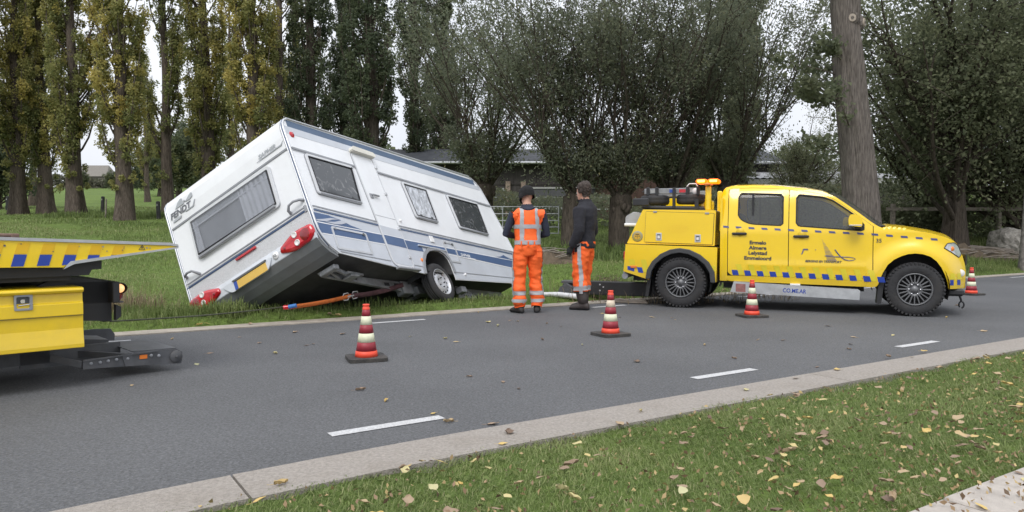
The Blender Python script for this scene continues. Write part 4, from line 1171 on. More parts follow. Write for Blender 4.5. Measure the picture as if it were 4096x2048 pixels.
# ------------------------------------------------------------------ caravan, tipped into the ditch
def caravan():
    K = 1.04
    Mx = Matrix(((0.4416, -0.8164, -0.3722), (0.8898, 0.3454, 0.2982), (-0.1149, -0.4629, 0.8790)))
    t0 = Vector((-2.221, 8.897, 0.851)); o_ = Vector((0, 0, CAM_H)); t1 = o_ + (t0 - o_) * K
    c = empty("caravan")
    c.matrix_world = Matrix.Translation(t1) @ Mx.to_4x4() @ Matrix.Scale(K, 4)
    tag(c, "white touring caravan with blue stripes tipped sideways into the roadside ditch", "caravan")
    W = 2.30
    rearp = [(0.27, 0.10), (0.13, 0.19), (0.05, 0.29), (0.01, 0.40), (0.0, 0.50), (0.0, 0.62), (0.0, 1.57), (0.0, 1.86), (0.015, 1.94), (0.06, 2.005), (0.14, 2.035), (0.35, 2.05)]
    frontp = [(4.95, 2.19), (5.10, 2.172), (5.21, 2.11), (5.32, 1.99), (5.44, 1.62), (5.56, 1.18), (5.655, 0.71), (5.66, 0.50), (5.58, 0.25), (5.45, 0.02)]
    bottomR = [(5.03, -0.04), (2.98, -0.10)]
    arch = [(2.985, 0.02), (2.99, 0.14), (2.97, 0.25), (2.90, 0.33), (2.78, 0.375), (2.62, 0.375), (2.46, 0.345), (2.33, 0.27), (2.23, 0.16), (2.17, 0.04), (2.14, -0.06)]
    bottomL = [(1.37, 0.0)]
    outline = rearp + frontp + bottomR + arch + bottomL
    shell = rearp + frontp
    # shell around
    mb = MB()
    mb.grid([[(x, 0, z) for x, z in shell], [(x, W, z) for x, z in shell]])
    b = mb.build("body_shell", M_WHITE, c)
    mod = b.modifiers.new("es", 'EDGE_SPLIT'); mod.split_angle = R(35)
    fl = MB(); bot = [(5.45, 0.02), (5.03, -.02), (3.4, -.0), (3.0, .0), (2.1, .02), (1.37, .03), (0.27, 0.10)]
    fl.grid([[(x, 0.02, z) for x, z in bot], [(x, W - .02, z) for x, z in bot]], smooth=False); fl.build("floor", M_UNDER, c)
    for y in (0.0, W):
        s_ = MB(); s_.prism(outline, y - (0.0 if y == 0 else 0.012), y + (0.012 if y == 0 else 0.0)); s_.build("side_wall", M_WHITE, c)
    # dark wheel housings
    for y0, y1 in ((0.013, 0.34), (W - .34, W - .013)):
        hz = MB(); hz.grid([[(x, y0, z) for x, z in arch], [(x, y1, z) for x, z in arch]]); hz.add([(x, y1 if y0 < 1 else y0, z) for x, z in arch], [list(range(len(arch)))]); hz.build("wheel_housing", M_UNDER, c)
    # edge trims following the profile
    for y in (0.0, W):
        sg = -1 if y == 0 else 1
        tr = MB()
        for off, rad, mi in ((0.0, 0.014, 0), (0.026, 0.005, 1), (0.042, 0.010, 0)):
            pts = [(x, y + (sg * 0.004 if off == 0 else -sg * (off - .012)), z) for x, z in shell]
            pts = [(p[0] + (-.006 if p[0] < .3 else .004) * (1 if off else 0), p[1], p[2] + (.006 if p[2] > 1.9 and off else 0)) for p in pts]
            tr.tube(pts[1:], rad, 6, mi)
        tr.build("edge_trim", [M_TRIM, M_BLUE], c)
    # ---- right side livery
    lower = [(0.012, 0.655), (0.012, 0.46), (0.06, 0.29), (0.14, 0.20), (0.275, 0.115)] + bottomL[::-1] + arch[::-1] + [(2.98, -0.09), (5.03, -0.03), (5.43, 0.03), (5.57, 0.25), (5.645, 0.5), (5.645, 0.625)]
    MB().prism(lower, -.003, 0.0).build("lower_panel", M_CGREY, c)
    skirt = lambda xa, za, xb, zb: MB().prism([(xa, za), (xb, zb), (xb, zb + .012), (xa, za + .012)], -.008, -.003).build("skirt_line", M_MGREY, c)
    skirt(.30, .115, 1.34, .075); skirt(1.90, .06, 2.13, .05); skirt(3.02, .03, 5.4, .07)
    blue = [(0.02, 0.495), (1.35, 0.487)], [(0.085, 0.36), (1.35, 0.345)]
    def band(xa, xb, hi, lo, y, mat, name):
        MB().prism([(xa, hi[0]), (xb, hi[1]), (xb, lo[1]), (xa, lo[0])], y - .0025, y).build(name, mat, c)
    band(0.035, 1.345, (.497, .487), (.355, .345), -.0035, M_BLUE, "blue_stripe")
    band(1.845, 2.30, (.472, .470), (.325, .322), -.0035, M_BLUE, "blue_stripe")
    band(2.30, 5.62, (.470, .448), (.40, .285), -.0035, M_BLUE, "blue_stripe")
    band(0.03, 1.345, (.512, .501), (.498, .488), -.0035, M_WLINE, "white_pinstripe"); band(0.06, 1.345, (.354, .344), (.342, .332), -.0035, M_WLINE, "white_pinstripe")
    band(1.845, 5.63, (.484, .462), (.472, .450), -.0035, M_WLINE, "white_pinstripe"); band(3.05, 5.55, (.36, .284), (.346, .270), -.0035, M_WLINE, "white_pinstripe")
    # waves at the rear and front ends
    def wave(pts, y, mat, name): MB().prism(pts, y - .0025, y).build(name, mat, c)
    wave([(0.03, .64), (0.30, .635), (.52, .60), (.70, .545), (.95, .505), (.5, .503), (.03, .513)], -.0035, M_BLUE, "blue_wave")
    wave([(0.02, .535), (.16, .56), (.33, .60), (.50, .605), (.34, .575), (.22, .535), (.05, .522)], -.0065, M_SILV, "silver_wave")
    wave([(0.18, .525), (.38, .55), (.55, .60), (.63, .57), (.50, .53), (.36, .515)], -.0065, M_SILV, "silver_wave")
    wave([(4.75, .47), (4.98, .50), (5.12, .545), (5.25, .50), (5.45, .475), (5.62, .46), (5.6, .455), (5.1, .465)], -.0035, M_BLUE, "blue_wave")
    wave([(5.12, .535), (5.3, .53), (5.5, .49), (5.62, .475), (5.5, .475), (5.3, .49)], -.0065, M_SILV, "silver_wave")
    # belt mouldings and upper rail
    for xa, xb, za, zb in ((0.05, 1.345, .725, .685), (1.86, 5.63, .695, .648)):
        for k, (dz, h, mi) in enumerate(((0.0, .018, M_MGREY), (-.028, .020, M_TRIM), (-.055, .014, M_BLUE))):
            MB().prism([(xa, za + dz), (xb, zb + dz), (xb, zb + dz + h), (xa, za + dz + h)], -.012, -.0005).build("belt_moulding", mi, c)
    for xa, xb, za, zb in ((0.03, 1.30, 1.555, 1.565), (1.84, 5.45, 1.585, 1.615)):
        MB().prism([(xa, za), (xb, zb), (xb, zb + .03), (xa, za + .03)], -.016, -.0005).build("awning_channel", M_MGREY, c)
        MB().prism([(xa, za - .012), (xb, zb - .012), (xb, zb - .002), (xa, za - .002)], -.008, -.0005).build("awning_channel", M_TRIM, c)
    top = lambda x: 2.0 + 0.0405 * x if x < 4.95 else 2.19
    band(0.10, 5.14, (2.015, 2.145), (1.915, 2.04), -.0005, M_BLUE2, "roof_stripe")
    band(0.04, 5.28, (1.913, 2.038), (1.80, 1.945), -.0005, M_CGREY, "grey_roof_stripe")
    MB().tube([(0.1, -.012, 2.035), (1.0, -.012, 2.068), (5.0, -.012, 2.20)], 0.012, 6).build("roof_gutter", M_TRIM, c)
    # ---- windows in the right side
    def window(q, pane, nm="window"):
        o = rpoly(q, .05, 4)
        f = MB().ring(o, inset(o, .035), -.03, -.0005); w = f.build(nm, M_WFR, c, bevel=.004)
        MB().ring(inset(o, -.007), inset(o, .001), -.012, -.0005).build("outer_seal", M_MGREY, w)
        i1 = inset(o, .036); MB().ring(i1, inset(i1, .014), -.034, -.004).build("seal", M_SEAL, w)
        MB().prism(rpoly(inset(q, .066), .03, 4), -.022, -.006).build("pane", pane, w)
        zb = min(p[1] for p in q); xa = min(p[0] for p in q if p[1] < zb + .2); xb = max(p[0] for p in q if p[1] < zb + .2)
        MB().box(xa + .04, xb - .02, -.040, -.028, zb + .006, zb + .034, bev=.004).build("bottom_bar", M_MGREY, w)
        for x in (xa + .15, xb - .18): MB().box(x, x + .05, -.03, -.0235, zb + .06, zb + .09).build("catch", M_DGREY, w)
    window([(.23, .935), (1.13, .925), (1.215, 1.55), (.235, 1.535)], M_PANE)
    window([(2.45, .925), (3.09, .91), (3.12, 1.56), (2.41, 1.555)], M_FOIL)
    window([(3.77, .92), (4.81, .90), (4.86, 1.59), (3.75, 1.57)], M_PANE)
    # ---- door
    dp = rpoly([(1.385, .03), (1.865, .01), (1.80, 1.815), (1.325, 1.80)], [.10, .10, .05, .05], 5)
    d = MB().prism(dp, -.012, -.0005).build("door", M_WHITE, c, bevel=.003)
    MB().ring(inset(dp, -.020), inset(dp, -.004), -.016, -.0005).build("door_frame", M_WFR, d); MB().ring(inset(dp, -.004), inset(dp, .002), -.006, -.0005).build("door_gap", M_DGREY, d); MB().ring(inset(dp, -.027), inset(dp, -.020), -.006, -.0005).build("frame_seal", M_MGREY, d)
    dl = rpoly([(1.392, .045), (1.858, .025), (1.852, .62), (1.372, .64)], [.09, .09, .001, .001], 5)
    MB().prism(dl, -.0155, -.012).build("lower_panel", M_CGREY, d)
    MB().prism([(1.383, .487), (1.848, .474), (1.852, .325), (1.388, .345)], -.019, -.016).build("blue_stripe", M_BLUE, d)
    MB().prism([(1.383, .498), (1.848, .486), (1.848, .477), (1.383, .490)], -.019, -.016).build("white_pinstripe", M_WLINE, d)
    MB().prism([(1.36, .80), (1.845, .79), (1.845, .797), (1.36, .807)], -.0135, -.0118).build("split_line", M_MGREY, d)
    hd = MB(); hd.box(1.40, 1.47, -.024, -.0125, 1.08, 1.16, bev=.01); hd.box(1.44, 1.60, -.05, -.026, 1.115, 1.15, bev=.012); hd.build("handle", M_MGREY, d)
    hg = MB()
    for z in (.15, .62, 1.2, 1.65): hg.box(1.80, 1.86, -.028, -.0125, z, z + .05, bev=.006)
    hg.build("hinge", M_TRIM, d)
    ho = MB(); hp = rpoly([(1.29, 1.82), (1.85, 1.825), (1.83, 1.90), (1.32, 1.90)], .05, 4)
    ho.prism(hp, -.075, -.0005); ho.build("door_hood", pmat("cream_plastic", (0.66, 0.64, 0.57), 0.5, var=0.06), c, bevel=.02)
    MB().box(1.40, 1.95, -.06, -.0005, -.045, -.015, bev=.006).build("door_step_rail", M_MGREY, c)
    # service hatches
    for q, nm in (([(.25, .15), (.97, .135), (.975, .46), (.265, .475)], "service_hatch"), ([(2.985, .215), (3.345, .215), (3.345, .58), (2.995, .59)], "service_hatch")):
        o = rpoly(q, .035, 4); h = MB().ring(o, inset(o, .03), -.014, -.0062).build(nm, M_TRIM, c, bevel=.003)
        MB().tube([(q[2][0] - .07, -.010, q[2][1] - .03), (q[2][0] - .07, -.02, q[2][1] - .03)], .022, 10).build("lock", M_DGREY, h)
        MB().tube([(q[3][0] + .07, -.010, q[3][1] - .03), (q[3][0] + .07, -.02, q[3][1] - .03)], .018, 10).build("lock", M_MGREY, h)
    MB().box(2.62, 2.735, -.02, -.0035, .52, .635, bev=.01).build("socket_flap", M_WLINE, c)
    MB().tube([(2.20, -.018, .415), (2.97, -.018, .395)], .013, 8).build("grab_rail", M_CGREY, c)
    lm = MB(); lm.lathe([(0.001, -.022), (.02, -.02), (.035, -.004)], 14, (2.17, 0, .17), 'y'); lm.build("side_marker", M_AMBL, c)
    for x, z in ((1.97, .80), (3.32, -.02 + .03)): MB().lathe([(0.001, -.03), (.018, -.028), (.022, -.003)], 10, (x, 0, z), 'y').build("clip", M_WLINE, c)
    side_text(c, "saphir_lettering", "SAPHIR", .075, 3.44, .365, -.0075, M_WLINE, bold=.0015, shear=.25, xs=1.3, rot=-.02)
    MB().prism([(3.40, .335), (3.86, .325), (3.92, .345), (3.70, .352)], -.009, -.0062).build("lettering_swoosh", M_WLINE, c)
    # wheel arch trim
    ctr = Vector((2.57, -.05))
    outer = [tuple(Vector(p) + (Vector(p) - ctr).normalized() * .055) for p in arch]
    at_ = MB()
    for i in range(len(arch) - 1): at_.prism([arch[i], arch[i + 1], outer[i + 1], outer[i]], -.022, -.0032)
    at_.build("wheel_arch_trim", M_MGREY, c, merge=.0005)
    steel_wheel(c, (2.57, .115, -.145)); steel_wheel(c, (2.57, W - .115, -.145), side=1)
    # ---- rear wall
    MB().box(-.004, 0, .02, W - .02, .46, .685).build("rear_lower_panel", M_HAMMER, c)
    for k, (z, h, mi) in enumerate(((.735, .018, M_MGREY), (.708, .02, M_TRIM), (.685, .016, M_BLUE))): MB().box(-.016, 0, .07, W - .01, z, z + h, bev=.003).build("belt_moulding", mi, c)
    MB().box(-.018, 0, .05, .085, .675, .765, bev=.004).build("moulding_cap", M_MGREY, c)
    MB().box(-.012, 0, .03, W - .03, 1.562, 1.585, bev=.003).build("seam_strip", M_MGREY, c)
    # moulded upper lip over the rear window
    up = [(-.012, 1.588), (-.02, 1.75), (-.012, 1.90), (.01, 1.965), (.06, 2.02), (.14, 2.045), (.14, 2.03), (.0, 1.588)]
    MB().prism([(x, z) for x, z in up], .045, W - .045).build("rear_roof_moulding", M_WHITE, c)
    # bumper moulding
    bp = [(-.002, .475), (-.03, .46), (-.045, .40), (-.035, .30), (.0, .285), (.0, .45)]
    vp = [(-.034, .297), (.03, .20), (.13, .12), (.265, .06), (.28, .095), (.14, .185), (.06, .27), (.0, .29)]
    MB().prism(vp, .03, W - .03).build("rear_valance", M_VAL_SHADE, c, bevel=.006)
    bu = MB().prism(bp, .03, W - .03).build("rear_bumper", M_BUMP, c, bevel=.006)
    # number plate in its recess
    rc = MB(); rc.prism(rpoly([(1.66, .40), (.74, .40), (.85, .262), (1.52, .262)], .05, 4), -.058, -.04, 'x'); rc.build("plate_recess", M_BUMP, bu, bevel=.006)
    pl = MB().box(-.066, -.0585, .86, 1.44, .262, .372, bev=.002).build("number_plate", M_PLATE, c)
    MB().box(-.069, -.0665, 1.385, 1.44, .264, .370).build("plate_band", M_EU, pl)
    MB().prism([(1.44, .375), (.86, .375), (.84, .40), (1.46, .40)], -.075, -.0585, 'x').build("plate_lamp", M_DGREY, pl)
    rear_text(c, "nl_mark", "NL", .05, .725, .365, -.0545, M_DGREY, bold=.001)
    MB().lathe([(0.001, -.052), (.048, -.052), (.05, -.04)], 18, (0, .69, .382), 'x').build("nl_disc", M_WLINE, c)
    MB().box(-.03, -.0045, .97, 1.34, .635, .665, bev=.004).build("third_brake_light", M_REDL, c)
    # tail lamp clusters
    for mir in (0, 1):
        f = (lambda y: W - y) if mir else (lambda y: y)
        q = rpoly([(.60, .36), (.585, .43), (.32, .52), (.03, .495), (.012, .37), (.10, .30), (.40, .285)], .11, 5)
        q = [(f(a), b) for a, b in q]
        l_ = MB()
        lay = [(0.0, -.03), (.0, -.052), (.012, -.066), (.04, -.076)]
        rings = [[(x, a, b) for a, b in (inset(q, d_) if d_ else q)] for d_, x in lay]
        l_.grid([r_ + [r_[0]] for r_ in rings]); l_.add(rings[-1], [list(range(len(q)))])
        lamp = l_.build("tail_lamp", M_REDL, c)
        MB().lathe([(0.001, -.084), (.055, -.083), (.078, -.075)], 20, (0, f(.15), .40), 'x').build("red_reflector", M_REDD, lamp)
        for yy, zz in ((.30, .465), (.29, .355)):
            MB().lathe([(0.001, -.080), (.024, -.078), (.031, -.086), (.038, -.086), (.041, -.074)], 18, (0, f(yy), zz), 'x').build("clear_lens", M_CLEAR, lamp)
        MB().lathe([(0.001, -.078), (.02, -.077), (.026, -.072)], 12, (0, f(.50), .38), 'x').build("red_reflector", M_REDD, lamp)
    # grab handles
    for y0, y1 in ((.30, .06), (W - .30, W - .06)):
        h = MB(); ya, yb = (y0, y1)
        h.tube([(0, ya, .775), (-.05, ya - (ya - yb) * .05, .80), (-.075, ya - (ya - yb) * .25, .845), (-.08, ya - (ya - yb) * .6, .855), (-.055, ya - (ya - yb) * .92, .845), (0, yb, .84)], [.022, .019, .016, .016, .018, .022], 10)
        h.build("grab_handle", M_MGREY, c)
    # rear window: bulged pane, curtains behind it
    q = [(1.955, .965), (.40, .945), (.375, 1.525), (1.925, 1.545)]
    o = rpoly(q, .06, 5)
    w = MB().ring(o, inset(o, .045), -.028, -.0045, 'x').build("rear_window", M_WFR, c, bevel=.005)
    MB().ring(inset(o, .046), inset(o, .06), -.042, -.006, 'x').build("seal", M_SEAL, w)
    MB().prism(rpoly(inset(q, .072), .03, 4), -.0062, -.0046, 'x').build("dim_interior", M_INT, w)
    MB().prism(rpoly(inset(q, .080), .03, 4), -.05, -.045, 'x').build("pane", M_PANE_R, w)
    for ya, yb in ((.46, .98), (1.78, 1.90)):
        n_ = 60; P = []
        for zz in (1.00, 1.24, 1.47):
            P.append([(-.024 - .007 * math.sin(k * .62 + zz * .5) - .004 * math.sin(k * .23), ya + (yb - ya) * k / n_, zz) for k in range(n_ + 1)])
        MB().grid(P).build("curtain", M_CURT, w)
    MB().box(-.03, -.012, .45, 1.88, 1.385, 1.405).build("blind_rail", M_CURT, w)
    MB().box(-.022, -.008, .45, 1.88, 1.406, 1.49).build("blind", pmat("grey_blind", (0.42, 0.43, 0.45), 0.9), w)
    MB().box(-.058, -.045, .46, 1.90, .955, .99, bev=.005).build("bottom_bar", M_MGREY, w)
    # lettering and emblem on the rear
    rear_text(c, "fendt_lettering", "FENDT", .118, 2.22, 1.70, -.026, M_LETT, bold=.004, shear=.25, xs=1.12)
    em = MB()
    P2 = lambda pts: em.prism([(2.22 - a, 1.70 + b) for a, b in pts], -.027, -.0205, 'x')
    P2([(.13, .105), (.20, .17), (.26, .20), (.29, .195), (.29, .155), (.31, .105)])
    P2([(.335, .115), (.40, .15), (.47, .185), (.49, .175), (.485, .125), (.43, .105)])
    em.lathe([(0.001, -.0275), (.016, -.0275), (.016, -.02)], 10, (0, 2.22 - .325, 1.70 + .135), 'x')
    P2([(.03, -.055), (.19, -.055), (.21, -.025), (.05, -.025)]); P2([(.30, -.02), (.46, -.02), (.52, .06), (.50, .06), (.45, -.005), (.30, -.008)])
    em.build("sail_emblem", M_LETT2, c)
    rear_text(c, "saphir_lettering", "SAPHIR", .075, .50, 1.675, -.026, M_LETT2, bold=.002, shear=.3, xs=1.3)
    MB().prism([(.545, 1.652), (.09, 1.652), (.05, 1.70), (.09, 1.668), (.45, 1.66)], -.027, -.0205, 'x').build("lettering_swoosh", M_LETT2, c)
    for y in (-.0, ): MB().lathe([(0.001, -.022), (.03, -.018), (.045, -.002)], 12, (.13, 0, 1.80), 'y').build("side_marker", M_REDL, c)
    # ---- underside
    ch = MB()
    for y in (.42, W - .42):
        ch.prism([(.30, .03), (1.2, .02), (2.2, .0), (5.3, -.02), (5.3, -.10), (3.0, -.16), (2.1, -.16), (1.3, -.09), (.35, -.02)], y - .02, y + .02)
    ch.tube([(2.57, .1, -.145), (2.57, W - .1, -.145)], .045, 10)
    ch.beam((5.2, .5, -.06), (6.5, 1.12, -.10), .05, .10); ch.beam((5.2, W - .5, -.06), (6.5, 1.18, -.10), .05, .10)
    ch.box(2.0, 2.25, .36, .50, -.2, .0, bev=.01); ch.box(2.35, 2.8, .34, .46, -.20, -.08, bev=.01)
    ch.build("chassis", M_CHAS, c)
    hl = MB()
    for x in (1.62, 1.86): hl.box(x, x + .12, .395, .3995, -.085, -.03, bev=.01)
    hl.box(.95, 1.02, .395, .3995, -.03, .01)
    hl.build("chassis_holes", M_SEAL, c)
    for y in (.22, W - .22):
        s_ = MB(); s_.beam((.34, y, -.0), (.72, y + .08, -.02), .03, .05); s_.beam((.36, y + .1, .04), (.62, y + .16, -.03), .03, .05); s_.beam((.62, y + .02, -.03), (1.05, y + .1, .0), .05, .03)
        s_.box(.68, .86, y, y + .16, -.075, -.045, bev=.01); s_.box(.30, .40, y - .06, y + .2, -.03, .035, bev=.01)
        s_.build("corner_steady", M_CHAS, c)
    pp = MB(); pp.prism([(3.38, -.06), (3.75, -.10), (4.0, -.26), (3.36, -.27)], .26, .275)
    plate = pp.build("perforated_plate", M_CHAS, c)
    hh = MB()
    for i in range(6):
        for j in range(2): hh.lathe([(0.001, .2585), (.014, .2585), (.014, .262)], 8, (3.48 + i * .075, 0, -.21 + j * .055 - i * .004), 'y')
    tag(hh.build("plate_holes", M_SEAL, plate), kind="stuff")
    MB().box(3.24, 3.40, .1, .22, -.24, -.14, bev=.01).build("wheel_chock_bracket", M_MGREY, c)
    # roof fittings
    MB().box(2.2, 2.75, .8, 1.35, 2.10, 2.20, bev=.03).build("roof_hatch", M_WHITE, c)
    MB().box(4.0, 4.4, .9, 1.3, 2.16, 2.27, bev=.03).build("roof_hatch", M_WHITE, c)
    MB().tube([(3.92, .12, 2.15), (3.92, .12, 2.24)], .02, 8).build("roof_vent_pin", M_TRIM, c)
    return c, lambda x, y, z: t1 + Mx @ Vector((x, y, z)) * K
CARAVAN, CW = caravan()

# ------------------------------------------------------------------ recovery strap, hook and winch cable
M_STRAP = pmat("orange_webbing", (0.62, 0.16, 0.035), 0.85, var=0.25, scale=12, bump=0.3, bscale=200)
M_STRAP2 = pmat("violet_webbing", (0.10, 0.045, 0.05), 0.85, var=0.4, scale=9, bump=0.3, bscale=200)
pA = Vector(CW(1.98, .33, -.08)); pH = Vector(at(880.5, 744.6, 10.35)); pE = Vector(at(731.5, 772.3, 9.45))
def webbing(name, a, b, w, mat, sag, twist, label):
    n_ = 14; A = []; B = []; d = (b - a); u = Vector((0, 0, 1)); v = d.cross(u).normalized()
    for i in range(n_ + 1):
        t = i / n_; p = a.lerp(b, t) - u * sag * 4 * t * (1 - t); ang = twist[0] + (twist[1] - twist[0]) * t
        k = (u * math.cos(ang) + v * math.sin(ang)) * w / 2
        A.append(p + k); B.append(p - k)
    o = MB().grid([A, B]).build(name, mat)
    s_ = o.modifiers.new("thick", 'SOLIDIFY'); s_.thickness = .006
    return tag(o, label, "strap")
webbing("tow_strap", pE, pH, .058, M_STRAP, .015, (.35, .1), "orange recovery strap stretched over the grass under the caravan")
webbing("tow_strap", pH, pA, .070, M_STRAP2, .03, (.2, -.35), "dark violet sling between the steel hook and the caravan chassis")
hk = MB(); d = (pA - pE).normalized()
for sg in (-1, 1):
    u = Vector((0, 0, 1)); P = [pH + d * sg * .02, pH + d * sg * .05 + u * .05, pH + d * sg * .13 + u * .045, pH + d * sg * .15, pH + d * sg * .12 - u * .045, pH + d * sg * .05 - u * .05, pH + d * sg * .02]
    hk.tube(P, .009, 7)
hk.tube([pH - d * .06, pH + d * .06], .014, 8)
tag(hk.build("steel_hook", M_TRIM), "steel double hook joining the orange strap and the violet sling", "hook")
M_CABLE = pmat("steel_cable", (0.10, 0.105, 0.07), 0.6, metal=0.4, var=0.3, scale=40)
tb = MB(); tb.tube([pE + Vector((-.10, 0, -.01)), pE + Vector((.02, 0, 0))], .03, 8); tb.tube([pE + Vector((-.03, -.02, 0)), pE + Vector((.07, -.02, .02))], .026, 8, mi=1)
tag(tb.build("strap_shackle", [M_REDL, pmat("blue_sleeve", (0.04, 0.16, 0.42), 0.6)]), "red and blue shackle sleeve at the cable end of the strap", "shackle")
pC = Vector((-4.35, 6.15, .42)); pV = Vector(at(274, 809, 6.75))
n_ = 16; pe = pE + Vector((-.1, 0, 0))
tag(MB().tube([pV.lerp(pe, i / n_) - Vector((0, 0, .02 * math.sin(math.pi * i / n_))) for i in range(n_ + 1)], .0085, 6).build("winch_cable", M_CABLE), "thin steel winch cable running from the flatbed to the strap", "cable")
# ------------------------------------------------------------------ recovery pickup
M_YEL = pmat("signal_yellow", (0.87, 0.585, 0.006), 0.24, var=0.05, scale=1.2, coat=0.8, dirt=0.06, mud=0.5)
M_YEL2 = pmat("flatbed_yellow", (0.86, 0.59, 0.008), 0.30, var=0.06, scale=2, coat=0.5, dirt=0.2, mud=0.3)
M_LIME = pmat("reflective_lime", (0.66, 0.55, 0.03), 0.35, var=0.06, scale=8)
M_SBLUE = pmat("signal_blue", (0.02, 0.055, 0.33), 0.35, var=0.1, scale=8)
M_DBLUE = pmat("dash_blue", (0.075, 0.085, 0.22), 0.4, var=0.1)
M_CHROME = pmat("chrome", (0.7, 0.7, 0.72), 0.12, metal=1.0, var=0.04)
M_ALU = pmat("brushed_alu", (0.50, 0.51, 0.52), 0.45, metal=0.6, var=0.15, scale=5, dirt=0.25)
M_RIMD = pmat("gunmetal_rim", (0.15, 0.152, 0.158), 0.45, metal=0.4, var=0.2)
M_GLASS = glass_mat("car_glass", tint=(0.72, 0.75, 0.75), alpha=0.36, rough=0.02, dark=(0.18, 0.185, 0.185))  # grey base colour stands in for haze reflected on the glass
M_SEAT = pmat("seat_cloth", (0.035, 0.036, 0.04), 0.85, var=0.2)
M_BLACK = pmat("satin_black", (0.022, 0.022, 0.024), 0.5, var=0.25)
M_STEELD = pmat("dark_painted_steel", (0.085, 0.088, 0.096), 0.5, var=0.3, scale=5, dirt=0.3)
M_INK = pmat("dark_lettering", (0.055, 0.055, 0.06), 0.5)

def offroad_wheel(parent, c, r=0.385, w=0.265, side=-1):
    wh = empty("wheel", c, parent=parent)
    prof = [(r * .57, -.42 * w), (r * .63, -.5 * w), (r * .80, -.52 * w), (r * .92, -.48 * w), (r * .985, -.36 * w)]
    for g in (-.2, -.07, .07, .2): prof += [(r, (g - .045) * w), (r - .012, (g - .035) * w), (r - .012, (g + .03) * w), (r, (g + .04) * w)]
    prof += [(r * .985, .36 * w), (r * .92, .48 * w), (r * .80, .52 * w), (r * .63, .5 * w), (r * .57, .42 * w), (r * .55, 0)]
    ty = MB(); ty.lathe(prof, 48, axis='y', closed=True)
    for k in range(44):       # shoulder lugs
        a = 2 * math.pi * k / 44
        for sg in (-1, 1):
            M = Matrix.Rotation(-a, 4, 'Y') @ Matrix.Translation((r * .965, sg * .42 * w, 0))
            ty.box(-.02, .010, -.028, .028, -.014, .014, M=M, bev=.004)
    ty.build("tyre", M_TYRE, wh)
    f = side * .5 * w
    rm = MB()
    rm.lathe([(r * .60, f - side * .004), (r * .585, f + side * .006), (r * .555, f + side * .004), (r * .54, f - side * .02), (r * .535, f - side * .10)], 48, axis='y')
    rm.lathe([(r * .27, f - side * .03), (r * .26, f - side * .018), (r * .20, f - side * .022), (r * .17, f - side * .045), (r * .13, f - side * .045), (r * .12, f - side * .015), (.001, f - side * .013)], 24, axis='y')
    for k in range(20):
        a = 2 * math.pi * k / 20
        M = Matrix.Rotation(-a, 4, 'Y')
        rm.box(r * .25, r * .55, min(f - side * .05, f - side * .012), max(f - side * .05, f - side * .012), -.0085, .0085, M=M, bev=.003)
    rm.build("rim", M_RIMD, wh)
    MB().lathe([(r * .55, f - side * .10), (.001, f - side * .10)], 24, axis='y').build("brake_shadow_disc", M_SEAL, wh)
    nb = MB()
    for k in range(6):
        a = 2 * math.pi * k / 6
        nb.lathe([(.001, f - side * .012), (.012, f - side * .012), (.012, f - side * .04)], 6, (r * .19 * math.cos(a), 0, r * .19 * math.sin(a)), 'y')
    nb.build("wheel_nuts", M_CHROME, wh)
    return wh

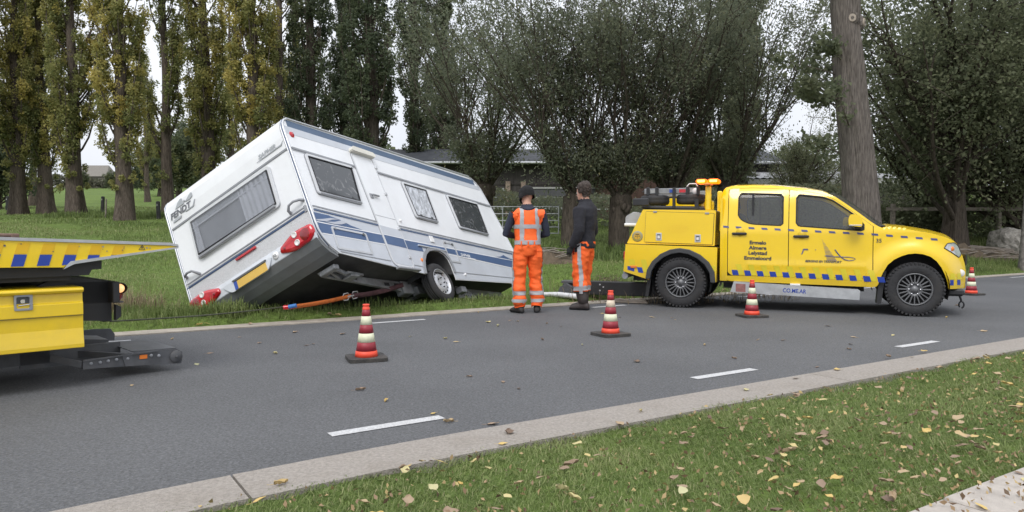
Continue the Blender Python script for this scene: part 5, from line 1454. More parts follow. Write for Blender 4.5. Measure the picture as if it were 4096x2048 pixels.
def pickup():
    A = (2.569, 11.358); yaw = R(-22.1)
    t = empty("recovery_pickup", (A[0], A[1], 0.0), yaw)
    tag(t, "yellow double-cab recovery pickup with blue striping and a lit amber lamp", "pickup truck")
    W = 1.84
    ip = np.interp
    RX = [.60, .615, .66, .78, 1.05, 1.35, 1.79, 2.03, 2.19, 2.34, 2.50, 2.65, 2.75, 2.80, 2.86, 3.10, 3.40, 3.61, 3.70, 3.755, 3.81, 3.855, 3.875]
    RZ = [1.68, 1.78, 1.845, 1.868, 1.872, 1.858, 1.805, 1.752, 1.675, 1.565, 1.44, 1.315, 1.245, 1.222, 1.232, 1.205, 1.148, 1.085, 1.035, .985, .865, .74, .64]
    zt = lambda x: float(ip(x, RX, RZ))
    AX = [2.74, 2.765, 2.80, 2.87, 2.95, 3.04, 3.12, 3.21, 3.30, 3.39, 3.47, 3.53, 3.58, 3.61, 3.63]
    AZ = [.40, .46, .58, .71, .785, .835, .862, .872, .862, .83, .765, .68, .575, .48, .38]
    def flare(x, z):
        q = math.hypot((x - 3.2), (z - .40) * 1.0)
        return -.05 * float(1 - sstep(.50, .70, q)) * (1 if x > 2.6 else 0)
    def ys(x, z):
        y = .035
        if z > 1.17: y += (z - 1.17) * .21 + max(0, z - 1.62) ** 2 * 1.2
        if z < .62: y += (.62 - z) ** 2 * .5
        y += .012 * math.cos((z - .95) * 3.0) * 0.5 - .006
        y -= .010 * math.exp(-((z - .68) / .035) ** 2) if 1.0 < x < 2.6 else 0
        if x > 3.25: y += ((x - 3.25) / .62) ** 2.3 * .36
        if x < .75: y += (.75 - x) ** 2 * 1.5
        return y + flare(x, z)
    def patch(xs, lo, hi, n, off=0.0, mir=False):
        P = []
        for x in xs:
            a, b = lo(x), hi(x)
            row = []
            for k in range(n + 1):
                z = a + (b - a) * k / n; y = ys(x, z) + off
                row.append((x, W - y if mir else y, z))
            P.append(row)
        return P
    def lin(a, b, step): 
        k = max(2, int(math.ceil((b - a) / step)) + 1); return list(np.linspace(a, b, k))
    con = lambda v: (lambda x: v)
    # inner dark liner behind the panel gaps
    ln = MB()
    for mir in (0, 1):
        for xa, xb, lo, hi in ((.60, 2.70, con(.44), con(1.17)), ): ln.grid(patch(lin(xa, xb, .1), lo, hi, 6, .03, mir))
    ln.box(.62, 2.7, .1, W - .1, .40, .46)
    ln.build("inner_liner", M_SEAL, t)
    # body: rear quarter of cab, front wing, sills, roof rails
    bd = MB()
    g = .005
    dtop = lambda x: zt(x) - .045
    for mir in (0, 1):
        bd.grid(patch(lin(.60, .715 - g, .023), lambda x: .43 + .0 * x, zt, 22, 0, mir))
        bd.grid(patch(lin(.715 - g, 2.70, .06), lambda x: .43 - .02 * (x - .7), lambda x: .515 - .0 * x - g, 3, 0, mir))
        bd.grid(patch(lin(.715 - g, 2.72, .03), lambda x: dtop(x) + g, zt, 3, 0, mir))
        bd.grid(patch(lin(2.685 + g, 3.63, .02), lambda x: float(ip(x, AX, AZ)) if x > 2.74 else .40, lambda x: zt(x), 22, 0, mir))
        bd.grid(patch(lin(3.63, 3.875, .02), con(.385), lambda x: zt(x), 18, 0, mir))
    # roof, bonnet and nose: lofted across
    def loft(xs, crown, n=12, dx=0.0):
        P = []
        for x in xs:
            y0 = ys(x, zt(x)); row = []
            for k in range(n + 1):
                u = -1 + 2 * k / n; y = W / 2 + u * (W / 2 - y0)
                e = 1 - abs(u) ** 2.4
                row.append((x + dx * e, y, zt(x) + crown(x) * e))
            P.append(row)
        return P
    cr_roof = lambda x: .045
    bd.grid(loft(lin(.60, 2.10, .05), cr_roof))
    bd.grid(loft(lin(2.80, 3.875, .03), lambda x: .05 * (1 - sstep(3.6, 3.87, x)) + .01, dx=.03))
    n0 = [(3.875 + .03 * (1 - abs(-1 + 2 * k / 12) ** 2.4), W / 2 + (-1 + 2 * k / 12) * (W / 2 - ys(3.875, .64)), .64 + .01) for k in range(13)]
    bd.grid([n0, [(p[0], p[1], .385) for p in n0]])
    bd.add([(.60, ys(.60, .43), .43), (.60, W - ys(.60, .43), .43), (.60, W - ys(.60, 1.16), 1.16), (.60, ys(.60, 1.16), 1.16)], [[0, 1, 2, 3]])
    body = bd.build("body", M_YEL, t, merge=.0015)
    es = body.modifiers.new("es", 'EDGE_SPLIT'); es.split_angle = R(40)
    # cab rear glass and windscreen
    rw = MB(); rw.add([(.604, .16, 1.18), (.604, W - .16, 1.18), (.61, W - .22, 1.68), (.61, .22, 1.68)], [[0, 1, 2, 3]]); rw.build("rear_screen", M_GLASS, t)
    rb = MB(); 
    for q in ((.03, .16, .43, 1.70), (W - .16, W - .03, .43, 1.70)): rb.box(.60, .63, q[0] + .05, q[1], 1.1, 1.68)
    rb.build("rear_pillar", M_YEL, body)
    MB().grid(loft(lin(2.10, 2.80, .05), lambda x: .045, dx=.10)).build("windscreen", M_GLASS, t)
    MB().grid([[(x, W / 2 + u * (W / 2 - .12), zt(x) + .02) for u in np.linspace(-1, 1, 9)] for x in (2.76, 2.81, 2.86)]).build("wiper_cowl", M_BLACK, t)
    wp = MB(); wp.tube([(2.80, .25, 1.262), (2.78, .7, 1.275), (2.76, 1.1, 1.285)], .010, 5); wp.box(2.76, 2.84, .10, .22, 1.235, 1.265, bev=.01); wp.build("wiper", M_BLACK, t)
    # doors with real window openings
    RW = ([.862, .875, .90, 1.46, 1.478, 1.49], [1.69, 1.735, 1.748, 1.722, 1.712, 1.68], [.862, .885, .93, 1.02, 1.10, 1.45, 1.478, 1.49], [1.42, 1.375, 1.335, 1.295, 1.283, 1.262, 1.267, 1.29])
    FW = ([1.675, 1.688, 1.72, 2.03, 2.16, 2.35, 2.50, 2.55, 2.565], [1.66, 1.70, 1.712, 1.670, 1.62, 1.482, 1.362, 1.30, 1.235], [1.675, 1.69, 1.72, 2.52, 2.55, 2.565], [1.30, 1.265, 1.252, 1.188, 1.187, 1.20])
    def door(name, xa, xb, WN, mir, lab=None):
        hX, hZ, lX, lZ = WN
        x0, x1 = hX[0], hX[-1]
        mid = (ip(x0, hX, hZ) + ip(x0, lX, lZ)) / 2
        xs = lin(xa + g, x0 - .0005, .03) + [x0] + lin(x0 + .006, x1 - .006, .02) + [x1] + lin(x1 + .0005, xb - g, .03)
        wl_ = lambda x: float(ip(x, lX, lZ)) if x0 <= x <= x1 else (min(1.40, dtop(x) - .02) if x < x0 else min(1.22, dtop(x) - .03))
        wh_ = lambda x: float(ip(x, hX, hZ)) if x0 <= x <= x1 else wl_(x)
        lo = lambda x: .515 + (.045 * max(0, (x - 2.55) / .13) ** 2 if x > 2.55 else 0) + (.05 * max(0, (.80 - x) / .08) ** 2 if x < .8 else 0)
        mb = MB(); mb.grid(patch(xs, lo, wl_, 20, 0, mir)); mb.grid(patch(xs, wh_, dtop, 3, 0, mir))
        d = mb.build(name, M_YEL, t)
        e2 = d.modifiers.new("es", 'EDGE_SPLIT'); e2.split_angle = R(40)
        gl = MB().grid(patch(lin(x0, x1, .03), lambda x: float(ip(x, lX, lZ)) - .004, lambda x: float(ip(x, hX, hZ)) + .004, 8, .014, mir)).build("window", M_GLASS, d)
        loop = [(x, float(ip(x, lX, lZ))) for x in lin(x0, x1, .03)] + [(x, float(ip(x, hX, hZ))) for x in lin(x0, x1, .03)[::-1]]
        loop.append(loop[0])
        sy = lambda x, z: (W - ys(x, z) - .002) if mir else ys(x, z) + .002
        MB().tube([(x, sy(x, z), z) for x, z in loop], .011, 6).build("window_seal", M_SEAL, d)
        return d, sy
    for mir in (0, 1):
        d1, sy = door("rear_door", .715, 1.572, RW, mir); MB().box(1.055, 1.085, *( (ys(1.07, 1.5) - .004, ys(1.07, 1.5) + .01) if not mir else (W - ys(1.07, 1.5) - .01, W - ys(1.07, 1.5) + .004)), 1.285, 1.74).build("window_bar", M_SEAL, d1)
        d2, _ = door("front_door", 1.572, 2.685, FW, mir)
        for d, xa, zz in ((d1, .775, 1.14), (d2, 1.635, 1.10)):
            y = sy(xa + .1, zz); yy = (y - .038, y - .006) if not mir else (y + .006, y + .038)
            MB().box(xa, xa + .215, *yy, zz - .018, zz + .02, bev=.012).build("handle", M_BLACK, d)
            MB().lathe([(.001, -.003 if not mir else .003), (.062, -.003 if not mir else .003), (.066, .004 if not mir else -.004)], 18, (xa + .12, sy(xa + .12, zz), zz + .02), 'y').build("handle_dish", pmat("dish_yellow", (0.68, 0.45, 0.01), 0.4), d)
        # wing mirror
        y = sy(2.46, 1.25); k = -1 if not mir else 1
        mm = MB(); bx = rpoly([(2.36, 1.255), (2.53, 1.235), (2.535, 1.34), (2.50, 1.405), (2.38, 1.415), (2.355, 1.35)], .03, 4)
        a, b = sorted((y + k * .10, y + k * .24)); mm.prism(bx, a, b); mr = mm.build("wing_mirror", M_YEL, t, bevel=.025)
        a, b = sorted((y + k * .098, y + k * .243)); MB().box(2.365, 2.53, a, b, 1.248, 1.272, bev=.008).build("chrome_strip", M_CHROME, mr)
        a, b = sorted((y, y + k * .13)); MB().box(2.44, 2.53, a, b, 1.205, 1.245, bev=.01).build("mirror_foot", M_BLACK, mr)
        MB().prism([(2.44, 1.19), (2.575, 1.18), (2.575, 1.27), (2.50, 1.36)], *sorted((y + k * .001, y + k * .006))).build("mirror_sail", M_BLACK, mr)
    # interior: seats, wheel, dash, roof lining
    for y0 in (.22, 1.06):
        for x0 in (1.62, .86):
            s_ = MB(); s_.box(x0, x0 + .50, y0, y0 + .54, .78, .98, bev=.06)
            M = Matrix.Translation((x0 + .02, y0, .92)) @ Matrix.Rotation(R(-14), 4, 'Y'); s_.box(-.06, .10, .02, .52, 0, .56, M=M, bev=.05)
            s_.box(-.05, .07, .15, .39, .60, .80, M=M, bev=.05); s_.build("seat", M_SEAT, t)
    MB().box(2.30, 2.74, .16, W - .16, .75, 1.17, bev=.06).build("dashboard", M_SEAT, t)
    sw = MB(); Mw = Matrix.Translation((2.17, 1.30, 1.16)) @ Matrix.Rotation(R(-65), 4, 'Y')
    sw.tube([Mw @ Vector((.19 * math.cos(a), .19 * math.sin(a), 0)) for a in np.linspace(0, 2 * math.pi, 25)], .016, 6, caps=False)
    sw.tube([Mw @ Vector((-.19, 0, 0)), Mw @ Vector((.19, 0, 0))], .014, 5); sw.tube([Mw @ Vector((0, 0, 0)), (2.45, 1.30, 1.02)], .03, 6); sw.build("steering_wheel", M_BLACK, t)
    MB().tube([(1.52, .14, 1.15), (1.515, .17, 1.45), (1.51, .21, 1.72)], .022, 6).build("door_pillar", M_SEAT, t)
    # livery: chequer blocks, lime slashes, dashes
    def decal(q, mat, off=-.004, n=3, name="blue_block"):
        P = []
        for i in range(n + 1):
            row = []
            for j in range(n + 1):
                u, v = i / n, j / n
                x = (q[0][0] * (1 - u) + q[1][0] * u) * (1 - v) + (q[3][0] * (1 - u) + q[2][0] * u) * v
                z = (q[0][1] * (1 - u) + q[1][1] * u) * (1 - v) + (q[3][1] * (1 - u) + q[2][1] * u) * v
                row.append((x, ys(x, z) + off, z))
            P.append(row)
        return MB().grid(P).build(name, mat, t)
    for k in range(12):
        x = .775 + k * .1785; zb = .522 - .0295 * (x - .75)
        if x > 2.79: break
        xe = x + .085
        decal([(x, zb + .078), (xe, zb + .076), (xe + .022, zb), (x + .018, zb)], M_SBLUE)
        decal([(x + .055, zb + .165), (x + .135, zb + .163), (x + .175, zb + .006), (x + .110, zb + .006)], M_LIME, -.003, name="lime_slash") if x < 2.6 else None
    for x in (3.645, 3.745): decal([(x, .51), (x + .05, .508), (x + .052, .435), (x + .004, .437)], M_SBLUE, -.005)
    for x in (3.665, 3.765): decal([(x - .02, .60), (x + .045, .60), (x + .055, .515), (x - .02, .515)], M_LIME, -.004, name="lime_slash")
    for k in range(16):
        x = .64 + k * .1835; z = 1.262 - .0555 * (x - .64) - (.010 * max(0, (x - 2.6) / .3))
        if x > 3.45: break
        decal([(x, z), (x + .082, z - .005), (x + .094, z - .034), (x + .010, z - .029)], M_DBLUE, -.004, 2, "blue_dash")
    yf = lambda X, Z: ys(X, Z)
    for i, (tx, z) in enumerate((("Ermelo", .985), ("Almere", .908), ("Lelystad", .832), ("Emmeloord", .755))):
        side_text(t, "town_lettering", tx, .072, 1.145, z, -.006, M_INK, bold=.0028, align='CENTER', yf=yf, rot=-.02, xs=1.13)
    side_text(t, "number_lettering", "35", .075, 2.72, 1.02, -.006, M_INK, bold=.001, yf=yf)
    side_text(t, "slogan_lettering", "BERGING EN TRANSPORT", .044, 1.80, .732, -.006, M_INK, bold=.0016, shear=.3, yf=yf, rot=-.02, xs=.93)
    for q in ([(1.775, .925), (1.835, .922), (1.845, .905), (1.768, .905)], [(1.768, .905), (1.785, .905), (1.762, .845), (1.745, .838)], [(1.935, .915), (1.945, .918), (1.942, .905), (1.932, .903)]):
        decal(q, M_DBLUE, -.006, 2, "logo_initial_stroke")
    # logo: stepped mast and looping tow line
    for k in range(17):
        z = 1.06 - k * .0185; w0 = .008 + .0075 * k; x0 = 2.02 + .0045 * k
        decal([(x0, z), (x0 + w0, z - .004), (x0 + w0 + .003, z - .004 - .003 - .0003 * k), (x0, z - .003 - .0003 * k)], M_DBLUE, -.005, 1, "mast_bar")
    hkp = [(2.195, .915), (2.23, .865), (2.27, .815), (2.32, .775), (2.38, .758), (2.44, .768), (2.465, .785), (2.44, .80), (2.38, .81), (2.30, .812), (2.20, .812), (2.06, .825)]
    MB().tube([(x, ys(x, z) - .005, z) for x, z in hkp], [.008, .008, .007, .007, .005, .004, .003, .004, .005, .006, .006, .004], 5).build("logo_loop", M_DBLUE, t)
    # headlamp, grille, bumper
    for mir in (0, 1):
        xs = lin(3.57, 3.80, .012)
        lo = lambda x: float(ip(x, [3.57, 3.66, 3.77, 3.80], [.945, .89, .815, .85])); hi = lambda x: min(zt(x) - .012, float(ip(x, [3.57, 3.61, 3.72, 3.77, 3.80], [.952, 1.01, 1.022, .97, .875])))
        hl = MB().grid(patch(xs, lo, hi, 6, -.006, mir)).build("headlamp", pmat("headlamp_lens", (0.55, 0.57, 0.60), 0.06, metal=0.35, var=0.35, scale=22, coat=1.0), t)
        y = (lambda x, z: W - ys(x, z) + .009) if mir else (lambda x, z: ys(x, z) - .009)
        edge = [(x, lo(x)) for x in xs] + [(x, hi(x)) for x in xs[::-1]]; edge.append(edge[0])
        MB().tube([(x, y(x, z) + (.004 if not mir else -.004), z) for x, z in edge], .006, 5).build("headlamp_edge", M_SEAL, hl)
        MB().lathe([(.001, 0), (.028, 0), (.036, .012)], 12, (3.665, y(3.66, .92) + (.002 if not mir else -.014), .935), 'y').build("indicator", M_AMBL, hl)
    MB().box(3.88, 3.905, .5, W - .5, .70, .86, bev=.01).build("grille", M_BLACK, t)
    MB().box(3.60, 3.84, .22, W - .22, .28, .385, bev=.03).build("bumper_lip", M_BLACK, t)
    MB().lathe([(.001, -.006), (.04, -.004), (.05, .004)], 14, (3.80, ys(3.80, .60), .60), 'y').build("fog_lamp", M_CLEAR, t)
    hk_ = MB(); hk_.tube([(3.80, .42, .30), (3.83, .42, .22), (3.835, .42, .19)], .015, 6); hk_.tube([(3.835 + .03 * math.sin(a), .42, .15 - .045 * math.cos(a)) for a in np.linspace(0, 5.6, 12)], .012, 6); hk_.build("tow_hook", M_BLACK, t)
    # arch liners, mud flap
    for cx in (3.2, 0.02):
        n_ = 20
        for y0, y1 in ((.06, .40), (W - .40, W - .06)):
            al = MB(); al.grid([[(cx + .44 * math.cos(a), y, .40 + .47 * math.sin(a)) for y in (y0, y1)] for a in np.linspace(-.35, math.pi + .35, n_)])
            al.build("arch_liner", M_SEAL, t)
        wb = MB(); wb.box(cx - .44, cx + .44, .40, W - .40, .35, .86); wb.build("arch_inner", M_SEAL, t)
    MB().prism([(2.74, .16), (2.80, .16), (2.83, .42), (2.86, .62), (2.83, .62), (2.76, .42)], .05, .30).build("mud_flap", M_BLACK, t)
    # wheels
    offroad_wheel(t, (3.21, .135, .375), .375); offroad_wheel(t, (3.21, W - .135, .375), .375, side=1)
    offroad_wheel(t, (.02, .135, .39), .39); offroad_wheel(t, (.02, W - .135, .39), .39, side=1)
    # chassis and aluminium side box
    cs = MB()
    for y in (.45, W - .45): cs.box(-.8, 3.6, y - .05, y + .05, .38, .50)
    for x in (.02, 3.21): cs.tube([(x, .25, .38), (x, W - .25, .38)], .06, 8)
    cs.box(.62, 2.6, .40, W - .40, .30, .40); cs.build("chassis", M_BLACK, t)
    ab = MB(); ab.prism([(.81, .425), (2.50, .355), (2.53, .335), (2.52, .205), (.76, .265)], .01, .16); al = ab.build("side_step_box", M_ALU, t, bevel=.006)
    MB().box(1.60, 1.74, .005, .10, .385, .412, bev=.005).build("step_pad", M_WLINE, al)
    side_text(t, "maker_lettering", "CO.ME.AR", .082, 1.50, .288, .006, M_SBLUE, bold=.0012, rot=-.04, xs=.86)
    MB().prism([(.84, .275), (.98, .27), (.98, .39), (.84, .395)], .005, .0095).build("red_mark", pmat("faded_red", (0.28, 0.12, 0.11), 0.6, var=0.3, scale=14), al)
    # ---- tool body behind the cab
    ub = MB(); prof = [(-.58, 1.52), (.535, 1.495), (.52, .955), (-.835, .985)]
    ub.prism(rpoly(prof, .02, 3), .075, .62); ub.prism(rpoly(prof, .02, 3), W - .62, W - .075)
    up_ = ub.build("tool_body", M_YEL, t, bevel=.012)
    MB().box(-.57, .50, .62, W - .62, .96, 1.18).build("body_floor", M_BLACK, t)
    dl_ = rpoly([(-.527, 1.488), (.508, 1.447), (.488, .975), (-.548, 1.012)], .012, 3)
    MB().prism(inset(dl_, -.006), .0725, .0745).build("lid_gap", M_SEAL, up_)
    ld = MB().prism(dl_, .060, .0722).build("tool_lid", M_YEL, t, bevel=.004)
    for x, z in ((-.325, 1.093), (.27, 1.068)):
        l_ = MB().box(x - .045, x + .045, .052, .0595, z - .06, z + .06, bev=.006).build("latch", M_TRIM, ld)
        MB().box(x - .028, x + .028, .049, .0518, z - .042, z + .042, bev=.004).build("latch_pan", M_DGREY, l_)
        MB().box(x - .020, x + .020, .044, .0488, z - .028, z + .018, bev=.004).build("latch_paddle", M_CLEAR, l_)
    for x, z in ((-.385, 1.483), (.405, 1.452)): MB().box(x - .03, x + .03, .05, .0598, z - .016, z + .012, bev=.004).build("lid_hinge", M_MGREY, ld)
    ov = [( .0 + .15 * math.cos(a), 1.222 + .055 * math.sin(a)) for a in np.linspace(0, 2 * math.pi, 31)[:-1]]
    ov = [(x - .02, z) for x, z in ov]
    MB().ring(ov, inset(ov, .006), .057, .0602).build("embossed_oval", M_YEL, ld)
    for x, w_ in ((-.115, .05), (-.055, .04), (-.005, .05), (.055, .03)):      # worn, unreadable raised letters
        MB().ring(rpoly([(x, 1.202), (x + w_, 1.202), (x + w_ + .006, 1.244), (x + .006, 1.244)], .008, 2), rpoly([(x + .007, 1.210), (x + w_ - .007, 1.210), (x + w_ - .002, 1.236), (x + .012, 1.236)], .006, 2), .0575, .0602).build("embossed_mark", M_YEL, ld)
    # round emblem on the sloping end
    em = MB(); em.lathe([(.001, .0), (.083, .0), (.083, .006)], 28, (-.665, .066, 1.10), 'y'); e1 = em.build("round_emblem", M_MGREY, t)
    MB().lathe([(.001, 0), (.052, 0)], 24, (-.665, .064, 1.10), 'y').build("emblem_centre", pmat("emblem_gold", (0.62, 0.38, 0.03), 0.4), e1)
    for k in range(22):
        a = 2 * math.pi * k / 22
        MB().box(-.004, .004, .0625, .0655, -.009, .009, M=Matrix.Translation((-.665 + .067 * math.cos(a), 0, 1.10 + .067 * math.sin(a))) @ Matrix.Rotation(-a + 1.57, 4, 'Y')).build("emblem_letter", M_LIME, e1)
    for x, z, w_ in ((-.695, 1.128, .06), (-.70, 1.098, .022), (-.668, 1.10, .02), (-.64, 1.10, .018), (-.672, 1.072, .014)):
        MB().box(x, x + w_, .0618, .0635, z - .004, z + .008).build("emblem_mark", M_INK, e1)
    # lower rear body with wheel opening
    lo_arch = [(.49, .40), (.475, .55), (.40, .68), (.28, .78), (.14, .845), (.01, .865), (-.12, .845), (-.25, .785), (-.37, .68), (-.44, .56), (-.462, .435)]
    lw = rpoly([(-.86, .975), (.565, .935), (.553, .398)], .02, 3) + lo_arch + [(-.47, .42), (-.875, .545)]
    lb = MB(); lb.prism(lw, .025, .30); lb.prism(lw, W - .30, W - .025); lb.build("rear_lower_body", M_YEL, t, bevel=.012)
    MB().box(-.86, .52, .30, W - .30, .52, .96).build("rear_floor", M_BLACK, t)
    bl = lambda q, m_, y, nm: MB().prism(q, y - .002, y).build(nm, m_, t)
    for q in ([(-.81, .628), (-.70, .622), (-.70, .545), (-.81, .57)], [(-.66, .615), (-.58, .61), (-.555, .525), (-.635, .53)], [(-.485, .61), (-.455, .61), (-.455, .56), (-.47, .56)], [(.455, .555), (.525, .55), (.535, .47), (.47, .475)]): bl(q, M_SBLUE, .0235, "blue_block")
    for q in ([(-.79, .74), (-.70, .735), (-.685, .645), (-.77, .65)], [(-.60, .735), (-.515, .735), (-.47, .54), (-.55, .53)], [(.47, .66), (.54, .655), (.54, .565), (.48, .565)]): bl(q, M_LIME, .0237, "lime_slash")
    MB().box(-.76, -.66, .008, .024, .60, .635, bev=.005).build("amber_marker", M_AMBL, t)
    fl = MB(); oc = []
    for i, (x, z) in enumerate(lo_arch):
        d = Vector((x - .01, z - .42)); d = d.normalized(); oc.append((x - d.x * .0 + d.x * .055, z + d.y * .055))
    lo2 = [(x - (Vector((x - .01, z - .42)).normalized()).x * .018, z - (Vector((x - .01, z - .42)).normalized()).y * .018) for x, z in lo_arch]
    for i in range(len(lo_arch) - 1): fl.prism([lo2[i], lo2[i + 1], oc[i + 1], oc[i]], -.03, .10)
    fl.build("wheel_arch_flare", pmat("flare_plastic", (0.045, 0.047, 0.05), 0.55, var=0.15), t, merge=.0005, bevel=.01)
    for x in (-.46, ): MB().prism([(x - .08, .15), (x - .03, .15), (x + .02, .46), (x - .04, .46)], .08, .30).build("rear_mud_flap", M_BLACK, t)
    # beacon post and bar
    MB().box(.37, .455, .10, .20, 1.49, 1.87, bev=.02).build("beacon_post", M_YEL, t)
    MB().box(.37, .455, W - .20, W - .10, 1.49, 1.87, bev=.02).build("beacon_post", M_YEL, t)
    M_LAMP = emit_mat("amber_beacon_light", (1.0, 0.15, 0.001), 2.0, (0.35, 0.06, 0.0)); M_LAMPC = emit_mat("beacon_flash_core", (1.0, 0.52, 0.09), 3.5)
    bar = MB().box(.36, .46, .02, .32, 1.875, 1.905, bev=.01).build("beacon_foot", M_AMBL, t)
    for xa in (.235, .415):
        bc = MB().box(xa, xa + .165, .03, .30, 1.905, 1.972, bev=.022).build("beacon_lamp", M_LAMP, t)
        MB().box(xa + .03, xa + .135, .022, .029, 1.922, 1.957, bev=.003).build("flash_tube", M_LAMPC, bc)
    wl2 = MB(); wl2.lathe([(.001, -.03), (.05, -.03), (.06, .02), (.02, .05)], 14, (.20, .28, 1.80), 'y'); wl2.tube([(.20, .3, 1.80), (.26, .3, 1.62)], .012, 6); wl2.tube([(.05, .3, 1.86), (.1, .3, 1.92), (.2, .3, 1.92), (.24, .3, 1.86), (.24, .3, 1.7)], .010, 6); wl2.build("work_lamp", M_CLEAR, t)
    MB().box(.22, .34, .34, 1.50, 1.48, 1.70, bev=.02).build("head_board", M_YEL, t)
    # rack with dolly beams and two lying wheels
    rk = MB(); rk.box(-.60, .26, .26, .34, 1.765, 1.855, bev=.008); rk.box(-.60, .26, 1.2, 1.28, 1.765, 1.855, bev=.008)
    rk.build("dolly_beam", pmat("dull_alu", (0.26, 0.265, 0.27), 0.5, metal=0.4, var=0.25, scale=6), t)
    MB().box(-.42, .22, 1.16, 1.19, 1.50, 1.735, bev=.006).build("far_locker_top", M_YEL, t)
    for xa, m_ in ((-.50, M_FRAME), (.12, M_FRAME), (-.20, M_EU), (-.05, M_REDL)): MB().box(xa, xa + .10, .253, .2595, 1.785, 1.835).build("beam_sticker", m_, t)
    bk = MB()
    for xa in (-.56, -.42, .06, .22): bk.box(xa, xa + .05, .22, .25, 1.74, 1.875, bev=.005)
    bk.tube([(-.64, .3, 1.80), (-.56, .3, 1.86), (-.52, .3, 1.79)], .01, 6); bk.box(-.145, -.10, .20, .25, 1.54, 1.86, bev=.006)
    bk.build("rack_clamp", M_BLACK, t)
    for y_ in (.24, 1.3): MB().tube([(-.62, y_, 1.56), (.34, y_, 1.535)], .028, 8).build("rack_rail", M_BLACK, t)
    MB().box(-.58, .36, .2, .3, 1.50, 1.53).build("rack_plate", M_BLACK, t); MB().box(-.76, -.50, .14, .17, 1.58, 1.70, bev=.02).build("rack_end_plate", M_BLACK, t); MB().box(.20, .26, .18, .22, 1.52, 1.68).build("rack_stop", M_BLACK, t)
    for i, x in enumerate((-.46, .115)):
        w = empty("dolly_wheel", (x, .42, 1.675 + .005 * i), parent=t)
        r = .232
        MB().lathe([(r * .45, -.055), (r * .85, -.075), (r * .96, -.055), (r, -.02), (r * .985, -.012), (r * .985, .012), (r, .02), (r * .96, .055), (r * .85, .075), (r * .45, .055)], 32, axis='z', closed=True).build("tyre", M_TYRE, w)
        MB().lathe([(r * .46, .05), (r * .40, .02), (.001, .02)], 20, axis='z').build("rim", M_ALU, w)
    # winch roller head at the tail
    wn_ = MB(); wn_.prism(rpoly([(-.94, 1.30), (-.66, 1.29), (-.62, 1.42), (-.74, 1.49), (-.86, 1.47), (-.94, 1.42)], .03, 3), .42, .46); wn_.prism(rpoly([(-.94, 1.30), (-.66, 1.29), (-.62, 1.42), (-.74, 1.49), (-.86, 1.47), (-.94, 1.42)], .03, 3), .70, .74)
    wn_.build("winch_cheek", M_ALU, t); MB().tube([(-.95, .41, 1.285), (-.73, .41, 1.28)], .028, 10).build("winch_roller", M_WLINE, t)
    MB().lathe([(.001, -.10), (.095, -.10), (.095, .10), (.001, .10)], 20, (-.80, .58, 1.40), 'y').build("winch_sheave", M_ALU, t)
    jb = MB(); jb.beam((-.70, .58, 1.40), (-.35, .58, 1.0), .12, .16); jb.beam((-.72, .9, .45), (-.45, .9, 1.2), .2, .2); jb.build("boom", M_BLACK, t)
    tl = MB().box(-.885, -.85, .06, .16, .72, .86, bev=.01).build("tail_light", M_REDL, t)
    # stinger: underlift behind the truck
    ul = MB(); ul.box(-1.62, -.30, .62, .80, .10, .33, bev=.01); ul.box(-1.98, -1.55, .64, .78, .14, .28, bev=.01)
    ul.prism([(-.62, .12), (-.2, .12), (-.2, .62), (-.45, .62), (-.52, .40)], .55, .90); ul.box(-2.02, -1.90, .40, 1.15, .12, .30, bev=.02)
    ul.build("underlift", M_BLACK, t)
    uh = MB(); uh.prism([(-2.10, .10), (-1.80, .10), (-1.82, .24), (-1.93, .30), (-2.04, .24)], .34, .46); uh.box(-2.05, -1.72, .44, .62, .30, .345, bev=.008); uh.tube([(-1.9, .33, .17), (-1.9, .345, .17)], .03, 10); uh.build("underlift_head", M_STEELD, t)
    for dz in ((-1.42, .28), (-1.36, .24), (-1.42, .18)): MB().tube([(dz[0], .618, dz[1]), (dz[0], .610, dz[1])], .013, 8).build("bolt", M_TRIM, t)
    MB().prism([(-1.30, .012), (-.55, .012), (-.60, .07), (-.85, .05), (-1.05, .075)], .35, .5).build("skid_board", M_WOOD, t)
    rbm = MB(); rbm.box(-.90, -.82, .10, W - .10, .44, .56, bev=.02); rbm.tube([(-.86, .14, .47), (-.86, .06, .47)], .05, 10); rbm.build("rear_bumper", M_MGREY, t)
pickup()

